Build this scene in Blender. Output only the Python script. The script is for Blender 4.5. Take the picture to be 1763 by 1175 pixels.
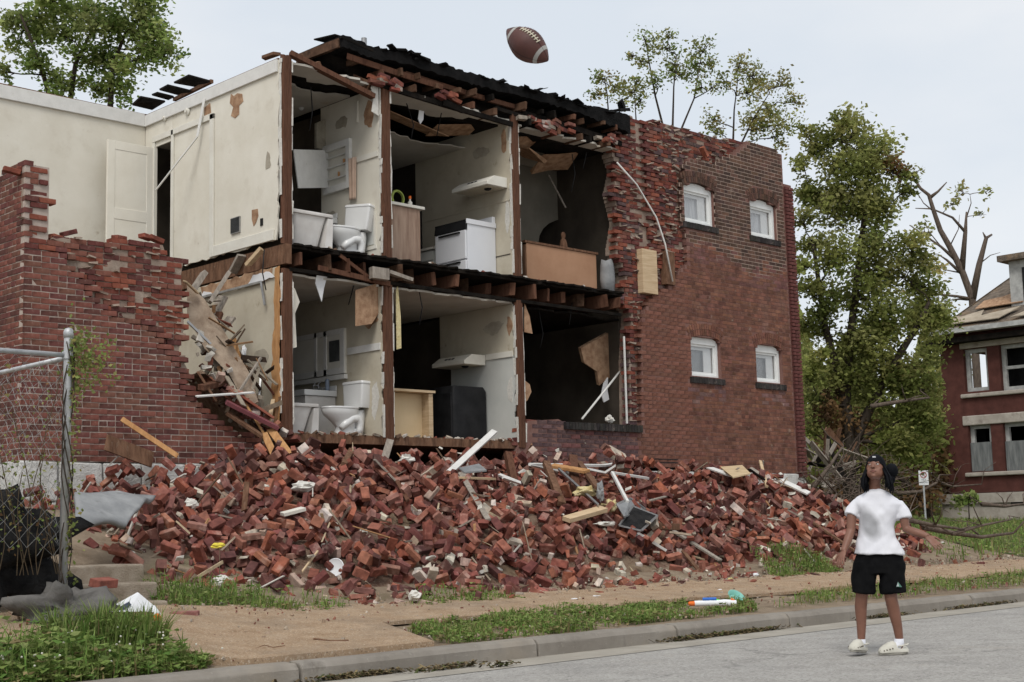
import bpy, bmesh, math, random, zlib, base64
import numpy as np
from mathutils import Vector, Matrix, Euler, Quaternion, noise
random.seed(11)
for o in list(bpy.data.objects): bpy.data.objects.remove(o)
SC = bpy.context.scene
COL = SC.collection
# ------------------------------------------------------------------ camera
# world: X runs along the ruined facade (away to the right), Y into the building, Z up, street level = 0
F, CX, CY = 2448.0, 881.5, 587.5
CAM = Vector((-7.296, -15.408, 1.07))
AX = (Vector((0.71507757, -0.07453161, 0.69506051)), Vector((-0.69863013, -0.11045108, 0.70690628)), Vector((-0.02408332, 0.99108304, 0.13105112)))
cam_data = bpy.data.cameras.new('camera'); cam_data.sensor_width = 36.0; cam_data.lens = F / 1763 * 36
cam_data.clip_start = 0.1; cam_data.clip_end = 3000
cam = bpy.data.objects.new('camera', cam_data); COL.objects.link(cam)
_m = Matrix(((AX[0].x, AX[0].y, -AX[0].z, CAM.x), (AX[1].x, AX[1].y, -AX[1].z, CAM.y), (AX[2].x, AX[2].y, -AX[2].z, CAM.z), (0, 0, 0, 1)))
cam.matrix_world = _m
SC.camera = cam
# ------------------------------------------------------------------ sky (overcast), sun, exposure
SUN_AZ_VEC = Vector((-0.80, -0.60, 0)).normalized(); SUN_EL = math.radians(50)
W = bpy.data.worlds.new('World'); SC.world = W; W.use_nodes = True
nt = W.node_tree; nt.nodes.clear()
def wn(t, **k):
    n = nt.nodes.new(t)
    for a, b in k.items(): setattr(n, a, b)
    return n
w_out = wn('ShaderNodeOutputWorld'); w_bg = wn('ShaderNodeBackground'); w_sky = wn('ShaderNodeTexSky')
w_sky.sky_type = 'NISHITA'; w_sky.sun_disc = False; w_sky.sun_elevation = SUN_EL
w_sky.sun_rotation = math.atan2(SUN_AZ_VEC.x, SUN_AZ_VEC.y); w_sky.air_density = 1.0; w_sky.dust_density = 2.0
w_tc = wn('ShaderNodeTexCoord'); w_map = wn('ShaderNodeMapping'); w_map.inputs['Scale'].default_value = (1.0, 1.0, 2.6)
w_no = wn('ShaderNodeTexNoise'); w_no.inputs['Scale'].default_value = 2.3; w_no.inputs['Detail'].default_value = 6; w_no.inputs['Roughness'].default_value = .5
w_rp = wn('ShaderNodeValToRGB')
w_rp.color_ramp.elements[0].position = .38; w_rp.color_ramp.elements[0].color = (6.35, 6.8, 7.3, 1)
w_rp.color_ramp.elements[1].position = .60; w_rp.color_ramp.elements[1].color = (7.6, 7.7, 7.82, 1)
w_mx = wn('ShaderNodeMix', data_type='RGBA'); w_mx.inputs[0].default_value = .88
L = nt.links
L.new(w_tc.outputs['Generated'], w_map.inputs[0]); L.new(w_map.outputs[0], w_no.inputs['Vector']); L.new(w_no.outputs[0], w_rp.inputs[0])
L.new(w_sky.outputs[0], w_mx.inputs[6]); L.new(w_rp.outputs[0], w_mx.inputs[7])
L.new(w_mx.outputs[2], w_bg.inputs[0]); L.new(w_bg.outputs[0], w_out.inputs[0])
w_bg.inputs[1].default_value = 0.1
sun_d = bpy.data.lights.new('sun', 'SUN'); sun_d.energy = 1.5; sun_d.angle = math.radians(26); sun_d.color = (1.0, .97, .92)
sun = bpy.data.objects.new('sun', sun_d); COL.objects.link(sun)
_sd = Vector((SUN_AZ_VEC.x * math.cos(SUN_EL), SUN_AZ_VEC.y * math.cos(SUN_EL), math.sin(SUN_EL)))
sun.rotation_euler = _sd.to_track_quat('Z', 'Y').to_euler(); sun.location = (-10, -14, 30)
vs = SC.view_settings; vs.view_transform = 'Standard'; vs.look = 'None'; vs.gamma = 1; vs.exposure = 0.3; vs.use_curve_mapping = False
SC.cycles.use_denoising = True; SC.cycles.max_bounces = 6; SC.cycles.diffuse_bounces = 3; SC.cycles.glossy_bounces = 3
SC.cycles.transparent_max_bounces = 8; SC.cycles.use_adaptive_sampling = True; SC.cycles.adaptive_threshold = .015

# ------------------------------------------------------------------ measuring helpers: a sight line met with a real plane of the place
def ray(px, py):
    c = Vector(((px - CX) / F, -(py - CY) / F, 1.0)); return Vector((AX[0].dot(c), AX[1].dot(c), AX[2].dot(c)))
def on(px, py, X=None, Y=None, Z=None, D=None):
    d = ray(px, py)
    t = (X - CAM.x) / d.x if X is not None else (Y - CAM.y) / d.y if Y is not None else (Z - CAM.z) / d.z if Z is not None else D
    return CAM + d * t
def fz(px, py, Y=0.0):
    p = on(px, py, Y=Y); return (p.x, p.z)
def lp(tab, x):
    if x <= tab[0][0]: return tab[0][1]
    for (a, b), (c, d) in zip(tab, tab[1:]):
        if x <= c: return b + (d - b) * (x - a) / (c - a)
    return tab[-1][1]
def sm(a, b, x):
    t = max(0., min(1., (x - a) / (b - a))); return t * t * (3 - 2 * t)
YARD = [(-6.67, .15), (-5.5, .24), (-4.2, .35), (-3.0, .62), (-1.2, 1.3), (0, 1.45), (6, 1.5), (400, 2.0)]
LOT = [(-6.67, .15), (-5.5, .24), (-4.2, .35), (-2, .55), (6, .95), (30, 1.15), (60, 1.2), (400, 1.5)]
def yard(X, Y):
    a = lp(YARD, Y); b = lp(LOT, Y); k = sm(14.5, 18.5, X)
    return a + (b - a) * k + .13 * sm(1.2, -1.2, X) * sm(-6.4, -4.4, Y)
CREST = [(-2.2, 1.15), (-1.2, 1.35), (0, 1.62), (.8, 1.78), (1.65, 1.95), (2.6, 2.1), (3.5, 2.2), (5.5, 2.12), (6.5, 2.17), (7.7, 2.08), (9, 2.1), (11.1, 2.06), (12.7, 1.98), (14, 1.75), (15.3, 1.4), (17, .9), (18.5, .6)]
TOE = [(-2, -3.1), (-.8, -3.4), (0, -3.7), (2, -4.3), (4, -4.35), (8, -4.25), (12, -4.1), (15, -3.9), (17, -3.6)]
def mound(X, Y):
    y0 = yard(X, Y); t0 = lp(TOE, X); c = lp(CREST, X); yc = -.8
    if Y <= t0: return y0
    t = min(1., (Y - t0) / (yc - t0)); zt = yard(X, t0)
    n = noise.noise(Vector((X * .9, Y * .9, 3.1))) * .16 + noise.noise(Vector((X * 2.1, Y * 2.1, 7.))) * .07
    z = zt + (c - zt) * (1 - (1 - t) ** 1.35) + n * min(1., t * 4) * (1 - .5 * t)
    return max(z, y0) if X < 14 else max(z, y0 - .01)
def hit(px, py, f, lift=0.0, t0=7.0, t1=60.0):
    """where a sight line first meets the height field f"""
    d = ray(px, py); t = t0
    while t < t1:
        p = CAM + d * t
        if p.z < f(p.x, p.y) + lift: return p
        t += .04
    return CAM + d * t1
def om(px, py, lift=.05): return hit(px, py, lambda x, y: mound(x, min(y, -.05)), lift)
def og(px, py, lift=0.0): return hit(px, py, lambda x, y: yard(x, y) if y > -6.67 else 0.0, lift)

# ------------------------------------------------------------------ mesh building
WLOC = {}
class MB:
    def __init__(s): s.v = []; s.f = []; s.c = []
    def add(s, vs, fs, col=None):
        o = len(s.v); s.v += [tuple(v) for v in vs]; s.f += [tuple(i + o for i in f) for f in fs]; s.c += [col] * len(fs); return s
    def hexa(s, p, col=None):
        return s.add(p, [(0, 3, 2, 1), (4, 5, 6, 7), (0, 1, 5, 4), (1, 2, 6, 5), (2, 3, 7, 6), (3, 0, 4, 7)], col)
    def box(s, x0, x1, y0, y1, z0, z1, col=None):
        return s.hexa([(x0, y0, z0), (x1, y0, z0), (x1, y1, z0), (x0, y1, z0), (x0, y0, z1), (x1, y0, z1), (x1, y1, z1), (x0, y1, z1)], col)
    def obox(s, M, sx, sy, sz, col=None, j=0.0):
        p = []
        for z in (-.5, .5):
            for x, y in ((-.5, -.5), (.5, -.5), (.5, .5), (-.5, .5)):
                q = Vector((x * sx, y * sy, z * sz))
                if j: q += Vector((random.uniform(-j, j), random.uniform(-j, j), random.uniform(-j, j)))
                p.append(M @ q)
        return s.hexa(p, col)
    def beam(s, a, b, w, h, roll=0.0, col=None, taper=1.0, jag=0.0, bend=0.0, n=1):
        """a plank from a to b, w wide, h thick"""
        a = Vector(a); b = Vector(b); d = (b - a); Lg = d.length; d.normalize()
        up = Vector((0, 0, 1)) if abs(d.z) < .93 else Vector((1, .3, 0)).normalized()
        side = d.cross(up).normalized(); up = side.cross(d).normalized()
        R = Matrix.Rotation(roll, 3, d); side = R @ side; up = R @ up
        rings = []
        for i in range(n + 1):
            t = i / n; k = 1 + (taper - 1) * t; c = a + d * (Lg * t) + up * (bend * math.sin(math.pi * t))
            sh = d * random.uniform(-jag, jag) if i in (0, n) else Vector()
            sh2 = d * random.uniform(-jag, jag) if i in (0, n) else Vector()
            rings.append([c - side * w * k / 2 - up * h * k / 2 + sh, c + side * w * k / 2 - up * h * k / 2 + sh2, c + side * w * k / 2 + up * h * k / 2 + sh2, c - side * w * k / 2 + up * h * k / 2 + sh])
        return s.loft(rings, True, col)
    def loft(s, rings, cap=True, col=None, close=False):
        n = len(rings[0]); vs = [v for r in rings for v in r]; fs = []
        for i in range(len(rings) - 1 + (1 if close else 0)):
            i2 = (i + 1) % len(rings)
            for k in range(n):
                fs.append((i * n + k, i * n + (k + 1) % n, i2 * n + (k + 1) % n, i2 * n + k))
        if cap and not close:
            fs.append(tuple(range(n - 1, -1, -1))); fs.append(tuple((len(rings) - 1) * n + k for k in range(n)))
        return s.add(vs, fs, col)
    def tube(s, pts, r, n=8, col=None, cap=True, sq=1.0):
        pts = [Vector(p) for p in pts]; m = len(pts)
        rr = r if isinstance(r, (list, tuple)) else [r] * m
        rings = []; u = None
        for i, p in enumerate(pts):
            d = (pts[min(i + 1, m - 1)] - pts[max(i - 1, 0)]).normalized()
            if u is None:
                u = d.cross(Vector((0, 0, 1)))
                if u.length < .1: u = d.cross(Vector((1, 0, 0)))
            u = (u - d * u.dot(d)).normalized(); w = d.cross(u)
            rings.append([p + (u * math.cos(a) + w * math.sin(a) * sq) * rr[i] for a in [2 * math.pi * k / n for k in range(n)]])
        return s.loft(rings, cap, col)
    def ell(s, c, rx, ry, rz, M=None, nu=14, nv=9, col=None):
        rings = []
        for i in range(nv + 1):
            th = math.pi * (.02 + .96 * i / nv)
            ring = []
            for k in range(nu):
                a = 2 * math.pi * k / nu
                q = Vector((rx * math.sin(th) * math.cos(a), ry * math.sin(th) * math.sin(a), -rz * math.cos(th)))
                ring.append(Vector(c) + (M @ q if M else q))
            rings.append(ring)
        return s.loft(rings, True, col)
    def lathe(s, prof, M, n=16, col=None, cap=True):
        rings = [[M @ Vector((r * math.cos(2 * math.pi * k / n), r * math.sin(2 * math.pi * k / n), z)) for k in range(n)] for r, z in prof]
        return s.loft(rings, cap, col)
    def prism(s, pts, dv, col=None):
        """polygon (list of 3-D points) pushed along dv"""
        pts = [Vector(p) for p in pts]; n = len(pts); dv = Vector(dv)
        vs = pts + [p + dv for p in pts]
        fs = [tuple(range(n)), tuple(range(2 * n - 1, n - 1, -1))] + [(i, i + n, (i + 1) % n + n, (i + 1) % n) for i in range(n)]
        return s.add(vs, fs, col)
    def grid(s, nx, ny, fn, col=None):
        vs = [fn(i / nx, j / ny) for j in range(ny + 1) for i in range(nx + 1)]
        fs = [(j * (nx + 1) + i, j * (nx + 1) + i + 1, (j + 1) * (nx + 1) + i + 1, (j + 1) * (nx + 1) + i) for j in range(ny) for i in range(nx)]
        return s.add(vs, fs, col)
    def mesh(s, name, mat, origin, fixn=True):
        me = bpy.data.meshes.new(name)
        o = origin; me.from_pydata([(v[0] - o[0], v[1] - o[1], v[2] - o[2]) for v in s.v], [], s.f)
        if any(c is not None for c in s.c):
            ca = me.color_attributes.new('Col', 'FLOAT_COLOR', 'CORNER'); buf = []
            for f, c in zip(s.f, s.c):
                c = c or (1, 1, 1); buf += [c[0], c[1], c[2], 1.0] * len(f)
            ca.data.foreach_set('color', buf)
        if fixn:
            bm = bmesh.new(); bm.from_mesh(me); bmesh.ops.recalc_face_normals(bm, faces=bm.faces); bm.to_mesh(me); bm.free()
        if mat: me.materials.append(mat)
        return me
    def build(s, name, mat, parent=None, smooth=False, bevel=0.0, fixn=True, label=None, cat=None, group=None, kind=None, auto=None):
        a = np.array(s.v); lo = a.min(0); hi = a.max(0)
        org = Vector(((lo[0] + hi[0]) / 2, (lo[1] + hi[1]) / 2, lo[2])).to_tuple() if kind != 'structure' else (0, 0, 0)
        me = s.mesh(name, mat, org, fixn)
        o = bpy.data.objects.new(name, me); COL.objects.link(o)
        WLOC[o] = Vector(org); put(o, parent)
        if smooth: me.polygons.foreach_set('use_smooth', [True] * len(me.polygons))
        if auto:
            me.polygons.foreach_set('use_smooth', [True] * len(me.polygons)); me.set_sharp_from_angle(angle=math.radians(auto))
        if bevel:
            b = o.modifiers.new('bevel', 'BEVEL'); b.width = bevel; b.segments = 2; b.limit_method = 'ANGLE'; b.angle_limit = math.radians(40)
        tag(o, label, cat, group, kind)
        return o
def put(o, parent):
    w = WLOC[o]
    if parent is not None:
        o.parent = parent; o.location = w - WLOC[parent]
    else: o.location = w
def tag(o, label=None, cat=None, group=None, kind=None):
    if label: o['label'] = label
    if cat: o['category'] = cat
    if group: o['group'] = group
    if kind: o['kind'] = kind
def thing(name, label, cat, loc, group=None, kind=None):
    o = bpy.data.objects.new(name, None); COL.objects.link(o); o.empty_display_size = .2
    WLOC[o] = Vector(loc); o.location = loc; tag(o, label, cat, group, kind); return o
def pip(poly, x, y):
    r = False; j = len(poly) - 1
    for i in range(len(poly)):
        xi, yi = poly[i]; xj, yj = poly[j]
        if (yi > y) != (yj > y) and x < (xj - xi) * (y - yi) / (yj - yi) + xi: r = not r
        j = i
    return r
def ragged(pts, step=.08, amp=.03, seed=0, lock=()):
    """jagged version of a polygon outline (2-D tuples); edges whose start index is in lock stay straight"""
    rnd = random.Random(seed); out = []
    for i, p in enumerate(pts):
        q = pts[(i + 1) % len(pts)]; out.append(p)
        if i in lock: continue
        d = math.hypot(q[0] - p[0], q[1] - p[1]); n = int(d / step)
        for k in range(1, n):
            t = k / n + rnd.uniform(-.3, .3) / n
            nx, ny = -(q[1] - p[1]) / d, (q[0] - p[0]) / d; a = rnd.uniform(-amp, amp)
            out.append((p[0] + (q[0] - p[0]) * t + nx * a, p[1] + (q[1] - p[1]) * t + ny * a))
    return out

# ------------------------------------------------------------------ materials (all procedural)
def mat(name, c1, c2=None, scale=4.0, rough=.8, bump=0.0, bscale=None, attr=False, detail=5, lo=.35, hi=.65, spots=None, stretch=None, metal=0.0, spec=.1, trans=0.0, coat=0.0, objrand=False, bdist=.02):
    m = bpy.data.materials.new(name); m.use_nodes = True; n = m.node_tree; nd = n.nodes; lk = n.links; nd.clear()
    out = nd.new('ShaderNodeOutputMaterial'); b = nd.new('ShaderNodeBsdfPrincipled'); lk.new(b.outputs[0], out.inputs[0])
    b.inputs['Roughness'].default_value = rough; b.inputs['Metallic'].default_value = metal; b.inputs['Specular IOR Level'].default_value = spec
    if coat: b.inputs['Coat Weight'].default_value = coat
    tc = nd.new('ShaderNodeTexCoord'); src = tc.outputs['Object']
    if objrand:
        oi = nd.new('ShaderNodeObjectInfo'); va = nd.new('ShaderNodeVectorMath'); va.operation = 'MULTIPLY_ADD'
        va.inputs[0].default_value = (1, 1, 1); cb = nd.new('ShaderNodeCombineXYZ'); ml = nd.new('ShaderNodeMath'); ml.operation = 'MULTIPLY'; ml.inputs[1].default_value = 57.0
        lk.new(oi.outputs['Random'], ml.inputs[0])
        for i in range(3): lk.new(ml.outputs[0], cb.inputs[i])
        ad = nd.new('ShaderNodeVectorMath'); ad.operation = 'ADD'; lk.new(src, ad.inputs[0]); lk.new(cb.outputs[0], ad.inputs[1]); src = ad.outputs[0]; nd.remove(va)
    if stretch:
        mp = nd.new('ShaderNodeMapping'); mp.inputs['Scale'].default_value = stretch; lk.new(src, mp.inputs[0]); src = mp.outputs[0]
    def tex(sc, det=detail, rg=.6):
        t = nd.new('ShaderNodeTexNoise'); t.inputs['Scale'].default_value = sc; t.inputs['Detail'].default_value = det; t.inputs['Roughness'].default_value = rg
        lk.new(src, t.inputs['Vector']); return t.outputs[0]
    def ramp(x, a, c, va=(0, 0, 0, 1), vc=(1, 1, 1, 1)):
        r = nd.new('ShaderNodeValToRGB'); r.color_ramp.elements[0].position = a; r.color_ramp.elements[1].position = c
        r.color_ramp.elements[0].color = va; r.color_ramp.elements[1].color = vc; lk.new(x, r.inputs[0]); return r.outputs[0]
    def rgba(c): return (c[0], c[1], c[2], 1)
    if attr:
        at = nd.new('ShaderNodeVertexColor'); at.layer_name = 'Col'
        f = ramp(tex(scale), lo, hi, rgba(c1), rgba(c2 or c1))
        mu = nd.new('ShaderNodeMix'); mu.data_type = 'RGBA'; mu.blend_type = 'MULTIPLY'; mu.inputs[0].default_value = 1
        lk.new(at.outputs[0], mu.inputs[6]); lk.new(f, mu.inputs[7]); base = mu.outputs[2]
    elif c2:
        base = ramp(tex(scale), lo, hi, rgba(c1), rgba(c2))
    else:
        base = None; b.inputs['Base Color'].default_value = rgba(c1)
    for sp in (spots or []):      # (colour, noise scale, from, to, strength)
        col, ssc, a, c, k = sp
        if base is None:
            q = nd.new('ShaderNodeRGB'); q.outputs[0].default_value = rgba(c1); base = q.outputs[0]
        f = ramp(tex(ssc, 6, .65), a, c)
        mu = nd.new('ShaderNodeMath'); mu.operation = 'MULTIPLY'; mu.inputs[1].default_value = k; lk.new(f, mu.inputs[0])
        mx = nd.new('ShaderNodeMix'); mx.data_type = 'RGBA'; lk.new(mu.outputs[0], mx.inputs[0]); lk.new(base, mx.inputs[6]); mx.inputs[7].default_value = rgba(col); base = mx.outputs[2]
    if base is not None: lk.new(base, b.inputs['Base Color'])
    if bump:
        bp = nd.new('ShaderNodeBump'); bp.inputs['Strength'].default_value = bump; bp.inputs['Distance'].default_value = bdist
        lk.new(tex(bscale or scale * 6, 6, .7), bp.inputs['Height']); lk.new(bp.outputs[0], b.inputs['Normal'])
    if trans:
        t = nd.new('ShaderNodeBsdfTranslucent'); mx = nd.new('ShaderNodeMixShader'); mx.inputs[0].default_value = trans
        if base is not None: lk.new(base, t.inputs[0])
        else: t.inputs[0].default_value = rgba(c1)
        lk.new(b.outputs[0], mx.inputs[1]); lk.new(t.outputs[0], mx.inputs[2]); lk.new(mx.outputs[0], out.inputs[0])
    return m
M = {}
M['asphalt'] = mat('asphalt', (.29, .275, .255), (.37, .355, .33), 3.0, .9, .5, 160, spots=[((.50, .485, .455), 34, .53, .62, .75), ((.13, .125, .118), 27, .55, .64, .75), ((.44, .42, .39), 8, .55, .68, .5), ((.38, .34, .28), 1.1, .6, .8, .5), ((.17, .165, .16), .5, .56, .7, .4)], bdist=.012)
def cracks(m, scale, col, width, strength):
    n = m.node_tree; bs = [q for q in n.nodes if q.type == 'BSDF_PRINCIPLED'][0]; src = bs.inputs['Base Color'].links[0].from_socket
    tc = n.nodes.new('ShaderNodeTexCoord'); nz = n.nodes.new('ShaderNodeTexNoise'); nz.inputs['Scale'].default_value = 1.6; nz.inputs['Detail'].default_value = 4; n.links.new(tc.outputs['Object'], nz.inputs['Vector'])
    ad = n.nodes.new('ShaderNodeVectorMath'); ad.operation = 'MULTIPLY_ADD'; ad.inputs[1].default_value = (1.4, 1.4, 0); n.links.new(nz.outputs['Color'], ad.inputs[0]); n.links.new(tc.outputs['Object'], ad.inputs[2])
    vo = n.nodes.new('ShaderNodeTexVoronoi'); vo.feature = 'DISTANCE_TO_EDGE'; vo.inputs['Scale'].default_value = scale; n.links.new(ad.outputs[0], vo.inputs['Vector'])
    rp = n.nodes.new('ShaderNodeValToRGB'); rp.color_ramp.elements[0].position = 0; rp.color_ramp.elements[0].color = (strength,) * 3 + (1,); rp.color_ramp.elements[1].position = width; rp.color_ramp.elements[1].color = (0, 0, 0, 1); n.links.new(vo.outputs['Distance'], rp.inputs[0])
    mx = n.nodes.new('ShaderNodeMix'); mx.data_type = 'RGBA'; n.links.new(rp.outputs[0], mx.inputs[0]); n.links.new(src, mx.inputs[6]); mx.inputs[7].default_value = (*col, 1); n.links.new(mx.outputs[2], bs.inputs['Base Color'])
cracks(M['asphalt'], .16, (.12, .115, .11), .004, .5)
M['concrete'] = mat('concrete', (.20, .178, .152), (.28, .255, .222), 2.5, .9, .5, 60, spots=[((.11, .095, .08), 5, .54, .74, .75), ((.40, .375, .33), 25, .6, .72, .5), ((.30, .255, .20), 1.7, .5, .7, .5)], bdist=.012)
M['gutter'] = mat('gutter', (.30, .275, .235), (.38, .35, .30), 2.0, .9, .4, 70, spots=[((.22, .19, .15), 3, .55, .75, .6)])
M['aggregate'] = mat('aggregate', (.37, .25, .155), (.48, .345, .23), 5, .9, .9, 120, spots=[((.66, .56, .44), 60, .55, .62, .8), ((.15, .10, .065), 48, .57, .66, .8), ((.26, .21, .16), 1.3, .48, .72, .6), ((.45, .36, .27), 4, .55, .7, .5)], bdist=.02)
M['dirt'] = mat('dirt', (.20, .15, .105), (.32, .25, .18), 3, .95, .8, 40, spots=[((.42, .35, .26), 35, .56, .7, .6), ((.10, .12, .04), 2.2, .55, .7, .5)], bdist=.03)
M['lawn'] = mat('lawn_soil', (.06, .085, .025), (.13, .13, .055), 3, .95, .8, 30, spots=[((.20, .15, .09), 2.0, .55, .75, .7)], bdist=.04)
M['rubble'] = mat('rubble_fines', (.19, .105, .075), (.33, .235, .17), 9, .95, 1.0, 45, spots=[((.45, .39, .31), 40, .56, .7, .7), ((.10, .045, .035), 22, .56, .7, .8), ((.30, .24, .15), 1.4, .52, .7, .6)], bdist=.05)
M['brick'] = mat('brick', (.66, .66, .66), (1.22, 1.16, 1.14), 9, .9, .35, 60, attr=True, spots=[((.40, .33, .27), 7, .62, .74, .5), ((.05, .035, .030), 1.3, .54, .72, .38), ((.30, .22, .18), .8, .58, .74, .35)], bdist=.006)
M['loose'] = mat('loose_brick', (.78, .78, .78), (1.5, 1.44, 1.38), 11, .9, .4, 55, attr=True, objrand=True, spots=[((.42, .33, .28), 5.5, .55, .74, .58), ((.06, .03, .025), 6, .63, .74, .5)], bdist=.006)
M['oldmortar'] = mat('old_mortar', (.25, .19, .15), (.37, .30, .245), 12, .95, .7, 50, spots=[((.2, .11, .085), 6, .5, .68, .6)], bdist=.012)
M['mortar'] = mat('mortar', (.38, .31, .265), (.47, .40, .35), 8, .95, .4, 60)
M['cream'] = mat('cream_plaster', (.64, .60, .51), (.71, .675, .59), 1.6, .75, .12, 18, spots=[((.46, .40, .31), 2.2, .55, .8, .55), ((.36, .29, .20), 5, .66, .76, .6), ((.74, .72, .66), 7, .66, .75, .4), ((.42, .36, .27), .9, .64, .8, .35)])
M['cream_trim'] = mat('cream_trim', (.64, .61, .54), (.71, .69, .62), 3, .6, .1, 30)
M['greige'] = mat('greige_plaster', (.47, .42, .33), (.55, .505, .405), 1.5, .8, .12, 20, spots=[((.34, .28, .19), 1.8, .52, .78, .6), ((.24, .18, .12), 4.5, .62, .74, .6), ((.58, .55, .48), 6, .66, .72, .5)])
M['grey_paint'] = mat('grey_paint', (.50, .51, .48), (.57, .575, .54), 2, .75, .08, 20)
M['white_trim'] = mat('white_trim', (.62, .61, .58), (.70, .69, .66), 6, .6, .15, 40, spots=[((.45, .42, .36), 14, .62, .72, .5)])
M['plaster_edge'] = mat('broken_plaster', (.56, .54, .49), (.70, .68, .63), 25, .95, .8, 60, bdist=.01)
M['insul'] = mat('insulation', (.62, .50, .24), (.76, .66, .40), 9, 1, .8, 40, bdist=.03)
M['stud'] = mat('old_stud', (.085, .040, .026), (.165, .082, .052), 3, .9, .4, 30, stretch=(9, 9, 1), spots=[((.03, .016, .012), 3, .55, .7, .8)])
M['joist'] = mat('old_joist', (.055, .030, .019), (.15, .086, .055), 4, .9, .5, 30, spots=[((.028, .018, .014), 5, .5, .66, .8)])
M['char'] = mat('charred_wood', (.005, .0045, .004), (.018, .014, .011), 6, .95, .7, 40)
M['tar'] = mat('roof_tar', (.004, .004, .004), (.013, .012, .012), 8, .85, .9, 40, bdist=.03)
M['pine'] = mat('pale_wood', (.46, .33, .20), (.60, .46, .30), 3, .75, .2, 40, stretch=(1, 1, 12))
M['orangewood'] = mat('orange_wood', (.36, .18, .075), (.52, .29, .13), 3, .7, .2, 40, stretch=(6, 6, 1.5))
M['brownwood'] = mat('brown_wood', (.10, .052, .032), (.20, .11, .068), 3, .8, .3, 40, stretch=(6, 6, 1.5), spots=[((.32, .27, .21), 9, .6, .7, .5)])
M['greywood'] = mat('weathered_wood', (.22, .19, .16), (.38, .335, .285), 4, .9, .4, 40, stretch=(6, 6, 1.5), spots=[((.10, .075, .06), 8, .58, .7, .6)])
M['ply'] = mat('plywood', (.50, .37, .22), (.62, .48, .31), 3, .75, .15, 60, stretch=(1, 1, 8))
M['hardboard'] = mat('hardboard', (.36, .20, .12), (.43, .25, .155), 2, .7, .05, 30)
M['backboard'] = mat('backboard', (.60, .46, .28), (.66, .51, .32), 2, .8, .05, 30)
M['enamel'] = mat('white_enamel', (.68, .68, .67), None, rough=.22, spec=.5, coat=.3)
M['enamel_dirty'] = mat('dirty_enamel', (.56, .53, .50), (.70, .68, .65), 2.5, .4, .1, 20, spots=[((.36, .32, .29), 3, .58, .8, .6)])
M['appliance'] = mat('appliance_white', (.66, .67, .70), (.70, .71, .73), 2, .35, spec=.5)
M['black'] = mat('black_plastic', (.012, .012, .013), (.022, .022, .023), 4, .45)
M['darkcloth'] = mat('dark_cloth', (.012, .012, .013), (.035, .033, .032), 5, .8, .9, 16, bdist=.05)
M['roomdark'] = mat('unlit_room_wall', (.05, .042, .033), (.09, .075, .06), 1.5, .9)  # room shade put into the colour to darken the deep interiors
M['metal'] = mat('galvanised_metal', (.42, .43, .44), (.58, .59, .60), 9, .5, .2, 50, metal=.55, spots=[((.28, .25, .22), 6, .6, .75, .5)])
M['steel'] = mat('dull_steel', (.30, .30, .30), (.45, .45, .45), 6, .45, metal=.8)
M['glass'] = mat('window_glass', (.05, .06, .06), None, rough=.06, spec=.8)
M['paper'] = mat('paper', (.68, .69, .70), (.75, .75, .76), 4, .7)
M['tarp'] = mat('grey_sheet', (.20, .205, .21), (.32, .325, .325), 3, .6, .3, 9, spots=[((.42, .42, .41), 3.5, .58, .7, .6), ((.09, .085, .085), 4.5, .6, .72, .6)], bdist=.04)
def flat(name, c, rough=.6, **k): M[name] = mat(name, c, None, rough=rough, **k); return M[name]
BRK_LOOSE = [(.20, .072, .054), (.172, .061, .048), (.218, .084, .062), (.142, .053, .045), (.225, .096, .072), (.115, .046, .041), (.22, .115, .093), (.235, .082, .052), (.080, .038, .034), (.155, .072, .060), (.24, .10, .066), (.12, .055, .048)]
BRK_FACE_L = [(.162, .066, .052), (.142, .059, .049), (.182, .075, .057), (.115, .052, .045), (.172, .080, .064)]
BRK_INNER = [(.21, .068, .048), (.175, .058, .044), (.235, .084, .055), (.145, .052, .043), (.115, .045, .040), (.20, .085, .066)]
BRK_FACE_UP = [(.110, .066, .050), (.090, .055, .043), (.130, .075, .056), (.076, .050, .041)]
BRK_FACE_LO = [(.188, .088, .062), (.163, .077, .055), (.205, .098, .068), (.140, .068, .050), (.180, .090, .066)]
BRK_SILL = [(.12, .078, .078), (.10, .066, .066), (.145, .095, .092), (.088, .060, .060), (.15, .07, .064)]
BRK_DARK = [(.040, .038, .036), (.052, .048, .045), (.033, .031, .030)]
BRK_RED = [(.125, .050, .044), (.108, .043, .039), (.14, .056, .049)]
def jc(c, a=.12):
    k = 1 + random.uniform(-a, a); return (c[0] * k, c[1] * k * random.uniform(.95, 1.05), c[2] * k * random.uniform(.95, 1.05))
# ================================================================== THE SETTING
def strip(name, xs, ys, fz_, m, kind='structure', label=None):
    b = MB(); nx, ny = len(xs) - 1, len(ys) - 1
    b.grid(nx, ny, lambda u, v: (xs[round(u * nx)], ys[round(v * ny)], fz_(xs[round(u * nx)], ys[round(v * ny)])))
    return b.build(name, m, kind=kind, fixn=False, label=label, smooth=True)
def lin(a, b, n): return [a + (b - a) * i / n for i in range(n + 1)]
strip('street', [-600, -60, -10, 0, 10, 40, 600], [-600, -60, -20, -12, -7.2, -6.8], lambda x, y: 0.0, M['asphalt'])
strip('gutter', lin(-60, 80, 20), [-7.32, -6.80], lambda x, y: .004, M['gutter'])
def gnd(x, y):
    k = 0 if y < -6.6 or abs(x) > 60 else 1
    return yard(x, y) + k * .03 * noise.noise(Vector((x * 1.3, y * 1.3, 0))) * sm(-6.6, -6.0, y) - .02 * sm(-6.6, -6.5, y)
strip('ground', [-600, -100, -30, -12] + lin(-8, 22, 120) + lin(24, 70, 24) + [120, 250, 600], [-6.69] + lin(-6.4, 2, 42) + lin(3, 60, 30) + [120, 600], gnd, M['dirt'])
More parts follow.
